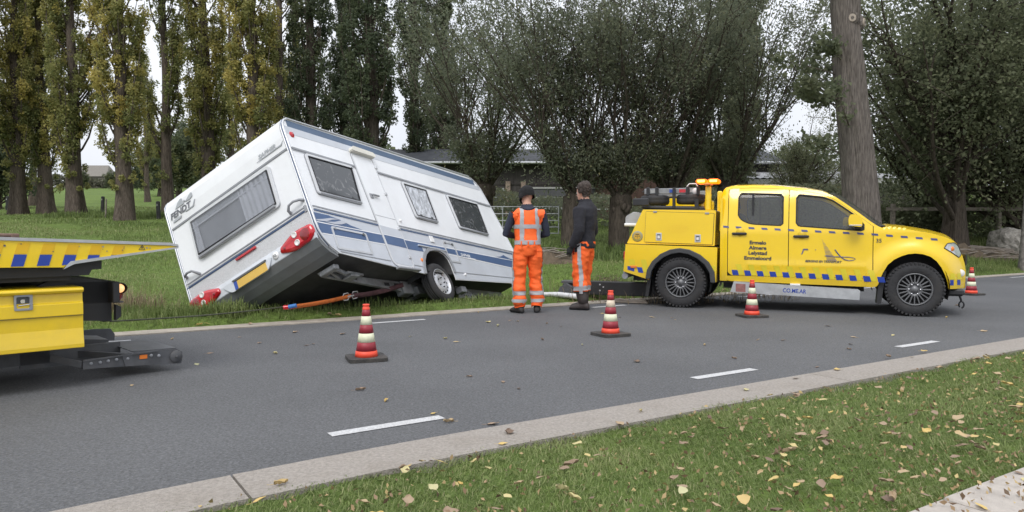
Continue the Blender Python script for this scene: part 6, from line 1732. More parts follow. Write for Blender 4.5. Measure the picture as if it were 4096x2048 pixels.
# ------------------------------------------------------------------ flatbed recovery lorry, only its tail in the picture
def flatbed():
    t = empty("flatbed_lorry", (-3.1906, 5.5, 0.0), R(44))
    tag(t, "tail of a yellow flatbed recovery lorry at the left picture edge", "lorry")
    W = 2.35
    XL = -4.6
    # sloping platform: side board, edge strips, deck
    tz = lambda x: 1.108 - .045 * (x + .515)
    sb = [(XL, tz(XL)), (.62, 1.056), (.672, 1.046), (.672, 1.036), (-.102, .935), (-.128, .906), (-.52, .917), (XL, .917 + .013 * 4)]
    for y0 in (0.0, W - .04):
        b = MB().prism(sb, y0, y0 + .04).build("platform_side", M_YEL2, t)
        MB().prism([(XL, tz(XL)), (.625, 1.058), (.683, 1.046), (.683, 1.064), (.62, 1.080), (XL, tz(XL) + .024)], y0 - .012, y0 + .05).build("platform_edge", M_ALU, t)
        MB().prism([(.684, 1.034), (.684, 1.046), (-.085, .950), (-.115, .918), (-.13, .893), (-.09, .915), (-.06, .929)], y0 - .010, y0 + .05).build("ramp_edge", M_ALU, t)
    dk = MB(); dk.add([(XL, .05, tz(XL) - .01), (.62, .05, 1.06), (.62, W - .05, 1.06), (XL, W - .05, tz(XL) - .01)], [[0, 1, 2, 3]]); dk.add([(XL, .05, .93), (-.10, .05, .93), (.67, .05, 1.03), (.67, W - .05, 1.03), (-.10, W - .05, .93), (XL, W - .05, .93)], [[0, 1, 4, 5], [1, 2, 3, 4]])
    dk.add([(.62, .05, 1.06), (.672, .05, 1.03), (.672, W - .05, 1.03), (.62, W - .05, 1.06)], [[0, 1, 2, 3]])
    dk.build("deck", M_ALU, t, normals=False)
    for k in range(-24, 5):
        x = -.122 + k * .1555
        if x < XL + .2: continue
        lowz = lambda xx: .918 if xx < -.12 else .918 + (xx + .12) * .128
        zb = lowz(x - .02) + (.012 if x > -.1 else .004); zt_ = .997 - .03 * (x + .1)
        if zt_ - zb < .015: continue
        zc = lowz(x + .06) + (.018 if x > -.1 else .004)
        MB().prism([(x, zt_), (x + .076, zt_ - .002), (x + .076 - (zt_ - zc) * .27, zc), (x - (zt_ - zb) * .27, zb)], -.004, -.0005).build("blue_block", M_SBLUE, t)
        MB().prism([(x - .05 + .075, 1.088 - .045 * (x + .4)), (x + .10, 1.086 - .045 * (x + .4)), (x + .076, zt_ + .004), (x + .001, zt_ + .004)], -.003, -.0005).build("amber_panel", pmat("deep_yellow", (0.74, 0.44, 0.01), 0.35, var=0.05), t) if k % 1 == 0 and k > -8 else None
    # worn scuffs and the warning triangle
    rnd = random.Random(5)
    for i in range(14):
        x = rnd.uniform(-.5, .5); z = tz(x) - .02 - abs(rnd.gauss(0, .02)); s_ = rnd.uniform(.003, .009)
        MB().prism([(x, z), (x + s_ * 1.6, z + s_ * .3), (x + s_ * 2, z - s_), (x + s_ * .4, z - s_ * .8)], -.006, -.0045).build("scuff", rnd.choice([M_STEELD, M_WOOD, M_MGREY]), t)
    tri = [(.385, 1.028), (.432, 1.026), (.412, 1.066)]
    MB().ring(tri, inset(tri, .005), -.005, -.0006).build("warning_triangle", M_INK, t); MB().box(.407, .413, -.005, -.0006, 1.036, 1.052).build("warning_mark", M_INK, t)
    # iron pin lying on the deck edge
    pn = MB(); pn.tube([(-.62, .10, 1.142), (-.40, .10, 1.139)], .016, 8); pn.box(-.435, -.385, .075, .125, 1.118, 1.155, bev=.006)
    tag(pn.build("rusty_hammer", pmat("rusty_iron", (0.16, 0.10, 0.075), 0.8, var=0.4, scale=14)), None)
    bpy.data.objects["rusty_hammer"].parent = None
    rh = bpy.data.objects["rusty_hammer"]; rh.matrix_world = Matrix.Translation((-3.1906, 5.5, 0)) @ Matrix.Rotation(R(44), 4, 'Z')
    tag(rh, "short rusty iron hammer lying on the flatbed's deck edge", "hammer")
    # black subframe
    sf = MB(); sf.prism([(XL, .93), (-.12, .915), (.15, .945), (.147, .882), (.08, .878), (.06, .838), (XL, .80)], .10, .16); sf.prism([(XL, .93), (-.12, .915), (.15, .945), (.147, .882), (.08, .878), (.06, .838), (XL, .80)], W - .16, W - .10)
    sf.box(XL, -.05, .16, W - .16, .80, .88); sf.build("subframe", M_BLACK, t)
    lo = MB(); lo.box(XL, .10, .6, W - .6, .45, .74); lo.prism([(-.28, .74), (-.1, .83), (.10, .80), (.28, .765), (.26, .60), (-.3, .62)], .27, .33); lo.build("chassis", M_BLACK, t)
    # yellow locker with rolled lid
    y0 = 0.0
    prof = [(0.0, .306), (.0, .335), (.012, .40), (.02, .45), (.02, .546), (.012, .550), (.012, .640), (.026, .650), (.030, .715), (.0, .718), (-.012, .735), (-.006, .752), (.03, .757), (.45, .757), (.45, .306)]
    lk = MB(); n_ = len(prof)
    for xa, xb in ((-2.35, -.003),):
        vs = [(xa, a, z) for a, z in prof] + [(xb, a, z) for a, z in prof]
        lk.add(vs, [list(range(n_)), list(range(2 * n_ - 1, n_ - 1, -1))] + [[i, (i + 1) % n_, n_ + (i + 1) % n_, n_ + i] for i in range(n_)])
    lk_ = lk.build("side_locker", M_YEL2, t, bevel=.006)
    MB().box(-2.35, -.001, .009, .0195, .547, .5495).build("locker_seam", M_INK, lk_)
    lt = MB(); lt.ring(rpoly([(-.439, .606), (-.326, .606), (-.326, .719), (-.439, .719)], .008, 3), rpoly([(-.425, .622), (-.345, .622), (-.345, .703), (-.425, .703)], .012, 3), .004, .03); la = lt.build("locker_latch", M_MGREY, t, bevel=.003)
    MB().box(-.428, -.342, .026, .032, .618, .706).build("latch_pan", M_DGREY, la)
    hh = MB(); hh.tube([(-.388, .026, .672), (-.388, .006, .672)], .014, 10); hh.box(-.40, -.375, .004, .010, .66, .684); hh.tube([(-.415, .006, .642), (-.345, .004, .65)], .0045, 6); hh.build("latch_key", M_CHROME, la)
    # tail cross member with lamps
    cm = MB(); cm.box(.235, .285, .14, W - .14, .61, .775, bev=.006); cm.prism([(-.05, .775), (.26, .775), (.26, .455), (.06, .475), (-.05, .60)], .27, .30); cm.box(.20, .26, .30, W - .30, .45, .61, bev=.006)
    cm.build("tail_cross_member", M_BLACK, t)
    MB().box(.285, .335, .22, .30, .752, .760).build("lamp_bracket", M_STEELD, t); MB().box(.285, .335, .22, .30, .603, .612).build("lamp_bracket", M_STEELD, t)
    mk = MB(); mk.lathe([(.001, -.036), (.022, -.024), (.034, 0), (.036, .03)], 16, (.305, .20, .718), 'y'); mo = mk.build("marker_lamp", emit_mat("marker_glow", (1.0, 0.55, 0.22), 0.9, (0.8, 0.5, 0.3)), t)
    MB().lathe([(.040, -.005), (.044, .01), (.044, .08), (.001, .08)], 16, (.318, .20, .718), 'y').build("lamp_hood", M_BLACK, mo)
    MB().lathe([(.001, .07), (.035, .065), (.06, .03), (.062, .0)], 18, (.27, .27, .665), 'x').build("tail_lamp", M_REDD, t)
    MB().prism([(.26, .47), (.298, .50), (.30, .575), (.262, .595)], .16, .22).build("rubber_buffer", M_SEAL, t)
    # underlift fork near the ground
    fk = MB()
    pr = [(.045, .170), (.60, .188), (.75, .180), (.795, .15), (.79, .08), (.785, .055), (.68, .062), (.36, .085), (.045, .098)]
    fk.prism(pr, .25, .262); fk.prism([(.045, .160), (.60, .178), (.60, .188), (.045, .172)], .235, .25)
    fk.prism([(.42, .185), (.75, .178), (.75, .19), (.40, .20)], .262, .95)          # top plate
    fk.prism([(.045, .098), (.36, .085), (.36, .10), (.045, .112)], .262, .33)
    fk.beam((.04, .256, .135), (-.14, .40, .19), .012, .05)
    fk.box(-.30, .42, .62, .66, .09, .235); fk.beam((.10, .64, .17), (.40, .30, .15), .03, .05)
    fk.box(-.9, -.1, .62, 1.2, .12, .30); fk.box(-1.6, .15, .75, .80, .14, .30); fk.prism([(-.55, .30), (.15, .25), (.42, .22), (.42, .17), (-.55, .20)], .95, 1.3)
    fk.prism([(.045, .170), (.60, .188), (.75, .180), (.79, .12), (.785, .055), (.36, .085), (.045, .098)], W - .262, W - .25)
    fk.build("underlift_fork", M_STEELD, t)
    dsc = MB(); dsc.lathe([(.001, -.012), (.048, -.012), (.052, -.006), (.052, .02)], 24, (.742, .245, .118), 'y'); dsc.lathe([(.001, -.022), (.012, -.022), (.012, -.01)], 8, (.742, .245, .118), 'y'); dsc.build("end_disc", M_STEELD, t)
    pl = MB(); pl.prism([(.32, .182), (.395, .186), (.42, .082), (.345, .086)], .240, .2495); pl.build("fork_plate", M_STEELD, t)
    bo = MB()
    for x, z in ((.10, .138), (.165, .139), (.222, .143), (.283, .148), (.365, .145), (.545, .150), (.605, .14)): bo.lathe([(.001, -.010), (.012, -.010), (.014, 0)], 8, (x, .2495, z), 'y')
    bo.build("bolts", M_MGREY, t)
    MB().box(.455, .515, .244, .2495, .128, .162, bev=.002).build("orange_reflector", M_AMBL, t)
    # rear axle, outside the picture
    for x in (-2.9,):
        for y, sd in ((.16, -1), (W - .16, 1)): offroad_wheel(t, (x, y, .43), .43, .28, sd)
    MB().box(XL - 2.1, XL - .1, .05, W - .05, .55, 2.4, bev=.12).build("cab", M_YEL2, t)
    for y, sd in ((.16, -1), (W - .16, 1)): offroad_wheel(t, (XL - 1.0, y, .43), .43, .28, sd)
    gl = MB().box(XL - 1.6, XL - .7, .045, .052, 1.5, 2.1, bev=.003).build("cab_window", M_GLASS, t)
flatbed()
# ------------------------------------------------------------------ traffic cones
M_CRED = pmat("cone_dark_red", (0.27, 0.022, 0.035), 0.5, var=0.12, scale=12, dirt=0.12)
M_CWHT = pmat("cone_pale_band", (0.68, 0.69, 0.50), 0.5, var=0.12, scale=14, dirt=0.25)
M_CORG = pmat("cone_orange", (0.80, 0.075, 0.035), 0.5, var=0.08, scale=12, dirt=0.08)
M_CBASE = pmat("cone_rubber", (0.045, 0.043, 0.042), 0.9, var=0.3, scale=9, bump=0.4, bscale=60, dirt=0.3)
M_CWH2 = pmat("cone_worn_band", (0.62, 0.52, 0.40), 0.5, var=0.25, scale=10, dirt=0.4)
def make_cone():
    t = empty("traffic_cone")
    b = MB(); b.prism(rpoly([(-.175, -.175), (.175, -.175), (.175, .175), (-.175, .175)], .05, 2), .0, .032, 'z'); bb = b.build("base", M_CBASE, t, bevel=.006)
    rr = lambda z: .101 - (z - .035) * (.101 - .030) / .44
    def sec(nm, z0, z1, mat, add=0.0):
        m = MB(); m.lathe([(rr(z0) + add - .004, z0), (rr(z0) + add, z0 + .001), (rr(z1) + add, z1 - .001), (rr(z1) + add - .004, z1)], 32, axis='z'); return m.build(nm, mat, t)
    sec("foot_ring", .032, .085, M_CORG, .003)
    zs = [.085, .165, .245, .322, .400, .462]
    for i, (nm, mt) in enumerate((("red_band", M_CRED), ("pale_band", M_CWHT), ("red_band", M_CRED), ("pale_band", M_CWHT), ("red_band", M_CRED))): sec(nm, zs[i], zs[i + 1], mt)
    c = MB(); c.lathe([(.034, .460), (.032, .478), (.027, .484), (.027, .492), (.032, .496), (.030, .508), (.020, .508), (.018, .45)], 24, axis='z'); c.build("cap", M_CORG, t)
    return t
cone0 = make_cone()
for i, (x, y, rz, lab) in enumerate([(-1.33, 6.72, .35, "red and pale striped traffic cone nearest the camera, before the caravan"), (1.11, 8.30, .5, "striped traffic cone on the road right of the two men"),
                                     (3.30, 10.14, .2, "striped traffic cone beside the pickup's step box"), (8.53, 13.7, .4, "striped traffic cone just beyond the pickup's front bumper")]):
    o = cone0 if i == 0 else copy_tree(cone0)
    o.location = (x, y, .001); o.rotation_euler = (0, 0, rz)
    tag(o, lab, "traffic cone", "traffic cones on the road")
    if i == 1:
        for ch in o.children:
            if ch.name.startswith("pale_band") and max(v.co.z for v in ch.data.vertices) > .39: 
                ch.data = ch.data.copy(); ch.data.materials[0] = M_CWH2

# ------------------------------------------------------------------ people
def skin_tube(mb, pts, n=18):
    """pts: (centre, rx, ry) rings; rx across (x), ry in depth (y); stacked loft"""
    P = []
    cs = [Vector(p[0]) for p in pts]
    for i, (c, rx, ry) in enumerate(pts):
        d = (cs[min(i + 1, len(cs) - 1)] - cs[max(i - 1, 0)]).normalized()
        ax = Vector((1, 0, 0)) if abs(d.x) < .85 else Vector((0, 0, 1))
        u = (ax - d * ax.dot(d)).normalized(); v = d.cross(u)
        P.append([Vector(c) + u * rx * math.cos(a) + v * ry * math.sin(a) for a in np.linspace(0, 2 * math.pi, n + 1)[:-1]])
    vs = [p for r_ in P for p in r_]; fs = []
    for i in range(len(P) - 1):
        for k in range(n): fs.append([i * n + k, i * n + (k + 1) % n, (i + 1) * n + (k + 1) % n, (i + 1) * n + k])
    fs.append(list(range(n))[::-1]); fs.append(list(range((len(P) - 1) * n, len(P) * n)))
    mb.add(vs, fs, 0, True)

def remeshed(mb, name, vox, smooth=6):
    me = mb.mesh(name)
    o = bpy.data.objects.new(name, me); col.objects.link(o)
    r_ = o.modifiers.new("r", 'REMESH'); r_.mode = 'VOXEL'; r_.voxel_size = vox; r_.use_smooth_shade = True
    s_ = o.modifiers.new("s", 'SMOOTH'); s_.factor = .5; s_.iterations = smooth
    dg = bpy.context.evaluated_depsgraph_get(); dg.update()
    out = bpy.data.meshes.new_from_object(o.evaluated_get(dg)); out.name = name
    bpy.data.objects.remove(o); bpy.data.meshes.remove(me)
    return out

def shell_from(me, name, sel, off, disp=None):
    """a garment: faces of the body picked by sel(centre), pushed out along normals"""
    bm = bmesh.new(); bm.from_mesh(me)
    bmesh.ops.delete(bm, geom=[f for f in bm.faces if not sel(f.calc_center_median())], context='FACES')
    bm.normal_update()
    new = []
    for v in bm.verts:
        d = off(v.co) if callable(off) else off
        if disp: d += disp(v.co)
        new.append(v.co + v.normal * d)
    for v, p in zip(bm.verts, new): v.co = p
    for f in bm.faces: f.smooth = True
    out = bpy.data.meshes.new(name); bm.to_mesh(out); bm.free()
    return out

def hand_mesh(name, left=False, curl=.5):
    """hanging hand: wrist at origin, fingers down -z, palm facing +x(body)"""
    mb = MB()
    skin_tube(mb, [((0, 0, .03), .024, .028), ((0, 0, 0), .022, .030), ((0, 0, -.03), .018, .040), ((0, .002, -.065), .016, .043), ((0, .002, -.092), .014, .042)], 14)
    for k, (y, L, r) in enumerate(((.032, .072, .0092), (.011, .082, .0096), (-.011, .077, .0093), (-.032, .060, .0084))):
        p = [Vector((0, y, -.085))]; a = .15
        for j, f in enumerate((.45, .32, .28)):
            a += curl * (.35 + .25 * j); p.append(p[-1] + Vector((math.sin(a) * L * f, y * .05, -math.cos(a) * L * f)))
        skin_tube(mb, [(p[0], r, r), (p[1], r * .98, r * .98), (p[2], r * .9, r * .9), (p[3], r * .7, r * .7)], 8)
    th = [Vector((.004, .030, -.018)), Vector((.018, .052, -.045)), Vector((.028, .058, -.075)), Vector((.034, .054, -.098))]
    skin_tube(mb, [(th[0], .013, .013), (th[1], .0115, .0115), (th[2], .010, .010), (th[3], .007, .007)], 8)
    return remeshed(mb, name, .0042, 3)

M_SKIN = pmat("skin", (0.50, 0.27, 0.19), 0.55, var=0.08, scale=10)
M_HIVIS = pmat("hivis_orange", (0.92, 0.135, 0.02), 0.7, var=0.10, scale=5, bump=0.35, bscale=22)
M_REFL = pmat("reflective_grey", (0.36, 0.365, 0.38), 0.5, var=0.10, scale=12, bump=0.2, bscale=40)
M_NAVY = pmat("navy_knit", (0.022, 0.026, 0.045), 0.85, var=0.25, scale=8, bump=0.4, bscale=40)
M_DARKJ = pmat("charcoal_fleece", (0.019, 0.019, 0.025), 0.9, var=0.25, scale=8, bump=0.4, bscale=40)
M_HAT = pmat("black_knit", (0.010, 0.010, 0.011), 0.95, var=0.2, scale=30, bump=0.6, bscale=90)
M_HAIR = pmat("dark_brown_hair", (0.045, 0.031, 0.024), 0.7, var=0.5, scale=22, bump=0.8, bscale=40)
M_BOOT = pmat("boot_leather", (0.028, 0.025, 0.024), 0.6, var=0.3, scale=12)
M_BOOTB = pmat("brown_boot", (0.038, 0.030, 0.028), 0.6, var=0.3, scale=12)
M_GLOVE = pmat("dark_glove", (0.018, 0.021, 0.022), 0.8, var=0.3, scale=14)

def person(loc, yaw, Hs, pose, label, look, kind):
    t = empty("person", loc, yaw); t.scale = (Hs, Hs, Hs)
    tag(t, label, "person")
    mb = MB()
    hipL, hipR = pose['hip']; z0 = .94
    # pelvis and torso, one stack
    ln = pose.get('lean', 0.0)
    skin_tube(mb, [((0, 0, .84), .150, .115), ((0, -.005, .92), .178, .135), ((0, -.005, 1.0), .170, .128), ((0, ln * .2, 1.10), .165, .122), ((0, ln * .5 - .005, 1.22), .180, .130), ((0, ln * .8 - .01, 1.34), .198, .135), ((0, ln - .012, 1.43), .195, .122), ((0, ln - .005, 1.485), .135, .095), ((0, ln, 1.525), .075, .072), ((0, ln + .012, 1.58), .062, .066)], 28)
    # legs
    for sd, (hip, knee, ank) in pose['legs'].items():
        h, k, a = Vector(hip), Vector(knee), Vector(ank)
        skin_tube(mb, [(h + Vector((0, 0, .03)), .092, .10), (h.lerp(k, .3), .098, .108), (h.lerp(k, .65), .086, .096), (k, .076, .085), (k.lerp(a, .3), .076, .086), (k.lerp(a, .7), .070, .078), (a + Vector((0, 0, .04)), .066, .074), (a, .055, .06)], 18)
        fd = Vector(pose['foot'][sd]).normalized()
        sdv = Vector((fd.y, -fd.x, 0))
        # foot: heel to toe
        base = Vector((a.x, a.y, 0))
        P = []
        for d_, w, h0 in ((-.085, .026, .06), (-.07, .038, .09), (-.02, .042, .115), (.05, .043, .095), (.10, .048, .072), (.15, .046, .058), (.185, .034, .045), (.20, .015, .03)):
            P.append([base + fd * d_ + sdv * w * math.cos(q) + Vector((0, 0, .004 + h0 / 2 + h0 / 2 * math.sin(q))) for q in np.linspace(0, 2 * math.pi, 17)[:-1]])
        vs = [p for r_ in P for p in r_]; n = 16; fs = []
        for i in range(len(P) - 1):
            for q in range(n): fs.append([i * n + q, i * n + (q + 1) % n, (i + 1) * n + (q + 1) % n, (i + 1) * n + q])
        fs += [list(range(n))[::-1], list(range((len(P) - 1) * n, len(P) * n))]
        mb.add(vs, fs, 0, True)
    # arms
    for sd, (sh, el, wr) in pose['arms'].items():
        s_, e, w = Vector(sh), Vector(el), Vector(wr); k = .06 if s_.x > 0 else -.06
        skin_tube(mb, [(s_ - Vector((k, 0, .02)), .075, .085), (s_, .070, .082), (s_.lerp(e, .35), .062, .070), (s_.lerp(e, .75), .055, .062), (e, .054, .058), (e.lerp(w, .35), .050, .054), (e.lerp(w, .8), .042, .044), (w, .034, .036)], 16)
    # neck and head
    hy, hp = pose.get('head', (0, 0)); hc = Vector((0, ln + .035, 1.675)); HM = Matrix.Translation(hc) @ Matrix.Rotation(hy, 4, 'Z') @ Matrix.Rotation(hp, 4, 'X')
    skin_tube(mb, [((0, ln - .0, 1.50), .068, .07), ((0, ln + .012, 1.57), .058, .062), ((0, ln + .02, 1.64), .056, .062)], 16)
    def hpart(rings):
        P = [[HM @ Vector((rx * math.cos(q), cy + ry * math.sin(q), z)) for q in np.linspace(0, 2 * math.pi, 21)[:-1]] for z, cy, rx, ry in rings]
        vs = [p for r_ in P for p in r_]; n = 20; fs = []
        for i in range(len(P) - 1):
            for q in range(n): fs.append([i * n + q, i * n + (q + 1) % n, (i + 1) * n + (q + 1) % n, (i + 1) * n + q])
        fs += [list(range(n))[::-1], list(range((len(P) - 1) * n, len(P) * n))]; mb.add(vs, fs, 0, True)
    hpart([(-.115, .055, .028, .030), (-.095, .040, .050, .058), (-.06, .022, .062, .078), (-.02, .008, .070, .092), (.02, .0, .074, .098), (.06, -.004, .072, .096), (.09, -.006, .060, .082), (.112, -.006, .036, .055), (.121, -.006, .012, .02)])
    def hb(pts): skin_tube(mb, [(HM @ Vector(p), r, r) for p, r in pts], 10)
    hb([((0, .096, .015), .008), ((0, .112, -.015), .013), ((0, .112, -.03), .015), ((0, .095, -.034), .012)])       # nose
    hb([((-.03, .085, .032), .012), ((0, .094, .032), .010), ((.03, .085, .032), .012)])                          # brow
    hb([((-.02, .088, -.062), .009), ((0, .094, -.062), .010), ((.02, .088, -.062), .009)])                       # lips
    for sx in (-1, 1): hb([((sx * .074, -.004, .022), .012), ((sx * .082, -.010, .0), .014), ((sx * .076, -.002, -.026), .010)])
    me = remeshed(mb, "body", .0115, 5)
    # skin / clothing colours on the one continuous body
    mats = look['mats']       # [skin, top, trousers, boots]
    for m in mats: me.materials.append(m)
    idx = np.zeros(len(me.polygons), np.int32)
    wrs = [Vector(a[2]) for a in pose['arms'].values()]
    for p in me.polygons:
        c = p.center
        if c.z < .16: i = 3
        elif c.z < 1.0 and not any((c - w).length < .10 for w in wrs) and abs(c.x) < .27: i = 2
        elif c.z > 1.53 + (0.02 if c.y > ln else 0.0): i = 0
        elif any((c - w).length < .035 for w in wrs): i = 0
        else: i = 1
        idx[p.index] = i
    me.polygons.foreach_set("material_index", idx); me.polygons.foreach_set("use_smooth", np.ones(len(idx), bool))
    body = link("body", me, None, t)
    ea = MB()
    for sx in (-1, 1):
        c = HM @ Vector((sx * .03, .085, .008)); ea.lathe([(.001, .011), (.008, .008), (.011, 0), (.008, -.008), (.001, -.011)], 10, c, 'z')
    ea.build("eyes", pmat("eye_white", (0.6, 0.6, 0.6), 0.2), t)
    # trousers: loose cloth with folds
    def folds(co):
        n1 = noise.noise(Vector((co.x * 9 + co.z * 3, co.y * 9, co.z * 15 + 3))) * 1.5; n2 = noise.noise(Vector((co.x * 22 + co.z * 9, co.y * 20, co.z * 30)))
        lowk = 1 + 1.2 * max(0, (.40 - co.z)) / .3
        return .010 * n1 * lowk + .005 * n2
    leg_x = lambda c: c.z < 1.03 and not any((c - w).length < .13 for w in wrs) and not (abs(c.x) > .235 and c.z > .7)
    tz0 = look['cuff']
    tr = shell_from(me, "trousers", lambda c: tz0 < c.z and leg_x(c) and c.z < look['waist'], lambda co: .016 + .016 * max(0, min(1, (.45 - co.z) / .3)), folds)
    link("trousers", tr, look['trousers'], t)
    for nm, za, zb in look['bands']:
        b = shell_from(me, nm, lambda c: za < c.z < zb and leg_x(c), lambda co: .022 + .016 * max(0, min(1, (.45 - co.z) / .3)), folds); link(nm, b, M_REFL, t)
    for sd, (hip, knee, ank) in pose['legs'].items():     # side piping down the leg
        sg = 1 if sd == 'R' else -1
        def on(c, sg=sg, hip=hip, ank=ank):
            f = (c.z - .1) / .85; x = ank[0] + (hip[0] - ank[0]) * f; y = ank[1] + (hip[1] - ank[1]) * f
            return .24 < c.z < .95 and (c.x - x) * sg > .045 and abs(c.y - y + look.get('pipe', 0)) < .022
        b = shell_from(me, "side_piping", on, lambda co: .023 + .014 * max(0, min(1, (.45 - co.z) / .3)), folds); link("side_piping", b, M_REFL, t)
    boots = shell_from(me, "boots", lambda c: c.z < look['boot'], .007); link("boots", boots, mats[3], t)
    sole = shell_from(me, "boot_soles", lambda c: c.z < .03, .011); link("boot_soles", sole, M_SEAL, t)
    # hands
    for sd, (sh, el, wr) in pose['arms'].items():
        hm = hand_mesh("hand", curl=pose.get('curl', .6))
        h = link("glove" if look.get('gloves') else "hand", hm, M_GLOVE if look.get('gloves') else M_SKIN, t)
        for p in hm.polygons: p.use_smooth = True
        d = (Vector(wr) - Vector(el)).normalized()
        q = Vector((0, 0, -1)).rotation_difference(d)
        flip = Matrix.Scale(-1, 4, (1, 0, 0)) if sd == 'R' else Matrix.Identity(4)
        h.matrix_local = Matrix.Translation(Vector(wr) + d * .01) @ q.to_matrix().to_4x4() @ flip
    return t, me, HM, ln

# man with the hat: orange vest and trousers, back to the camera
poseA = dict(hip=(-.1, .1), legs={'L': ((-.10, 0, .90), (-.12, .01, .50), (-.125, -.03, .10)), 'R': ((.10, 0, .90), (.125, .06, .50), (.14, .03, .10))},
             foot={'L': (-.45, .8, 0), 'R': (.15, .9, 0)}, arms={'L': ((-.215, .0, 1.42), (-.315, .02, 1.14), (-.15, .24, 1.10)), 'R': ((.215, .0, 1.42), (.285, .02, 1.14), (.12, .25, 1.10))},
             lean=.05, head=(R(28), R(-16)), curl=1.0)
lookA = dict(mats=[M_SKIN, M_NAVY, M_HIVIS, M_BOOT], trousers=M_HIVIS, cuff=.085, waist=1.04, boot=.14, bands=[("reflective_band", .255, .315), ("reflective_band", .15, .205)])
pA_, meA, HMA, lnA = person((.225, 10.66, 0.002), R(6), 1.0, poseA, "man seen from behind in an orange vest, orange trousers and a black knitted hat", lookA, 'A')
inv = HMA.inverted()
hat = shell_from(meA, "hat", lambda c: (inv @ c).z > -.012 - .02 * ((inv @ c).y / .1) and c.z > 1.55, lambda co: .030 + .016 * max(0, min(1, ((inv @ co).z - .02) / .1))); link("hat", hat, M_HAT, pA_)
cuff = shell_from(meA, "hat", lambda c: -.018 < (inv @ c).z + .02 * ((inv @ c).y / .1) < .055 and c.z > 1.55, .036, lambda co: .002 * math.sin(co.x * 120)); link("hat_cuff", cuff, M_HAT, pA_)
def vest_sel(c): 
    if not (.985 < c.z < 1.50): return False
    hw = .17 if c.z < 1.15 else (.17 + (c.z - 1.15) * .22)
    if abs(c.x) > hw: return False
    neck = (c.x ** 2 + (c.y - lnA) ** 2) ** .5
    return not (c.z > 1.455 and neck < .12)
fv = lambda co: .005 * noise.noise(co * 11)
link("vest", shell_from(meA, "vest", vest_sel, .020, fv), M_HIVIS, pA_)
for za, zb in ((.985, 1.040), (1.215, 1.272)):
    link("vest_band", shell_from(meA, "vest_band", lambda c: vest_sel(c) and za < c.z < zb, .0255, fv), M_REFL, pA_)
for x0 in (-.085, .115):
    link("vest_strap", shell_from(meA, "vest_strap", lambda c: vest_sel(c) and x0 - .026 + (.02 if x0 > 0 and c.z < 1.2 else 0) < c.x < x0 + .026 + (.03 if x0 > 0 and c.z < 1.2 else 0) and c.z > 1.02, .0250, fv), M_REFL, pA_)
link("collar", shell_from(meA, "collar", lambda c: 1.475 < c.z < 1.56 and (c.x ** 2 + (c.y - lnA) ** 2) ** .5 < .11, .014), M_NAVY, pA_)
pk = MB(); pk.box(.115, .185, -.165, -.155, .80, .90, bev=.004); pk.box(.11, .19, -.172, -.160, .885, .915, bev=.004); pk.build("back_pocket", M_HIVIS, pA_)
bl_ = MB()
for x in (-.12, -.02, .07): bl_.box(x, x + .02, -.168, -.156, .955, 1.035, bev=.003)
bl_.build("belt_loops", M_HIVIS, pA_)

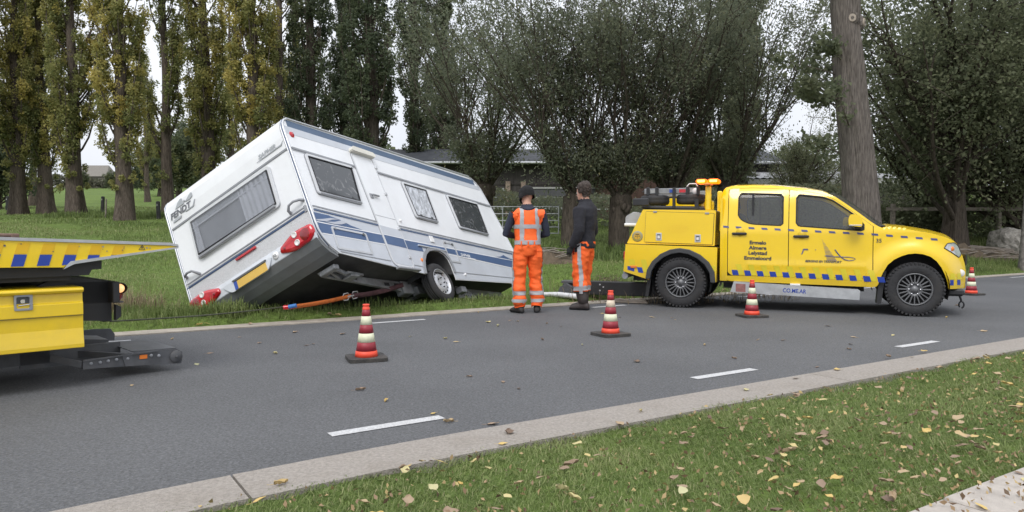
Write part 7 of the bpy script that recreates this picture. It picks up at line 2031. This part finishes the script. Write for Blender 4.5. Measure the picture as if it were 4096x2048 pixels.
# man in the dark jacket, turned to the left
poseB = dict(hip=(-.1, .1), legs={'L': ((-.09, 0, .90), (-.10, .035, .50), (-.10, -.03, .10)), 'R': ((.09, .0, .90), (.10, .04, .50), (.11, .06, .10))},
             foot={'L': (-.1, 1, 0), 'R': (.15, 1, 0)}, arms={'L': ((-.21, -.01, 1.42), (-.255, -.03, 1.12), (-.225, .09, .90)), 'R': ((.21, -.01, 1.42), (.26, -.03, 1.12), (.22, .10, .90))},
             lean=-.02, head=(R(-14), R(-10)), curl=.45)
lookB = dict(mats=[M_SKIN, M_DARKJ, M_HIVIS, M_BOOTB], trousers=M_HIVIS, cuff=.265, waist=.97, boot=.33, gloves=True, bands=[("reflective_band", .285, .345)], pipe=0.0)
pB_, meB, HMB, lnB = person((1.085, 11.12, 0.002), R(62), 1.05, poseB, "man with curly dark hair in a charcoal jacket, orange trousers and boots", lookB, 'B')
fj = lambda co: .008 * noise.noise(Vector((co.x * 10, co.y * 10, co.z * 8))) + .004 * noise.noise(co * 26)
wB = [Vector(a[2]) for a in poseB['arms'].values()]
link("jacket", shell_from(meB, "jacket", lambda c: .885 < c.z < 1.53 and not any((c - w).length < .035 for w in wB) and not (c.z < .955 and abs(c.x) > .30), .020, fj), M_DARKJ, pB_)
link("jacket_collar", shell_from(meB, "jacket_collar", lambda c: 1.47 < c.z < 1.575 and (c.x ** 2 + (c.y - lnB) ** 2) ** .5 < .12, .022), M_DARKJ, pB_)
invB = HMB.inverted()
def hair_sel(c):
    q = invB @ c
    return c.z > 1.56 and (q.z > .055 or (q.y < -.02 and q.z > -.075) or (q.y < .025 and q.z > -.008)) and not (q.y > .045 and q.z < .088)
hair = shell_from(meB, "hair", hair_sel, lambda co: .010 + .024 * max(0, min(1, ((invB @ co).z - .02) / .08)) * max(0, min(1, .75 - (invB @ co).y / .1)) + .012 * max(0, min(1, -(invB @ co).y / .05)), lambda co: .013 * noise.noise(co * 42) + .010 * noise.noise(co * 80)); link("hair", hair, M_HAIR, pB_)
cu = MB(); rc_ = random.Random(9)
for i in range(150):
    th_, ph_ = rc_.uniform(0, 6.3), rc_.uniform(-.3, 1.5)
    q = Vector((.088 * math.cos(th_) * math.cos(ph_), -.006 + .112 * math.sin(th_) * math.cos(ph_), .02 + .115 * math.sin(ph_)))
    if q.y > .035 and q.z < .105 or q.y > .075: continue
    p = HMB @ q; r_ = rc_.uniform(.010, .019); a0 = rc_.uniform(0, 6); u, v = frame_from(Vector((rc_.uniform(-1, 1), rc_.uniform(-1, 1), rc_.uniform(-1, 1))))
    cu.tube([p + (u * math.cos(a0 + a) + v * math.sin(a0 + a)) * r_ for a in (0, 1.2, 2.4, 3.6, 4.8)], [.007, .009, .009, .008, .004], 5)
cu.build("curls", M_HAIR, pB_)
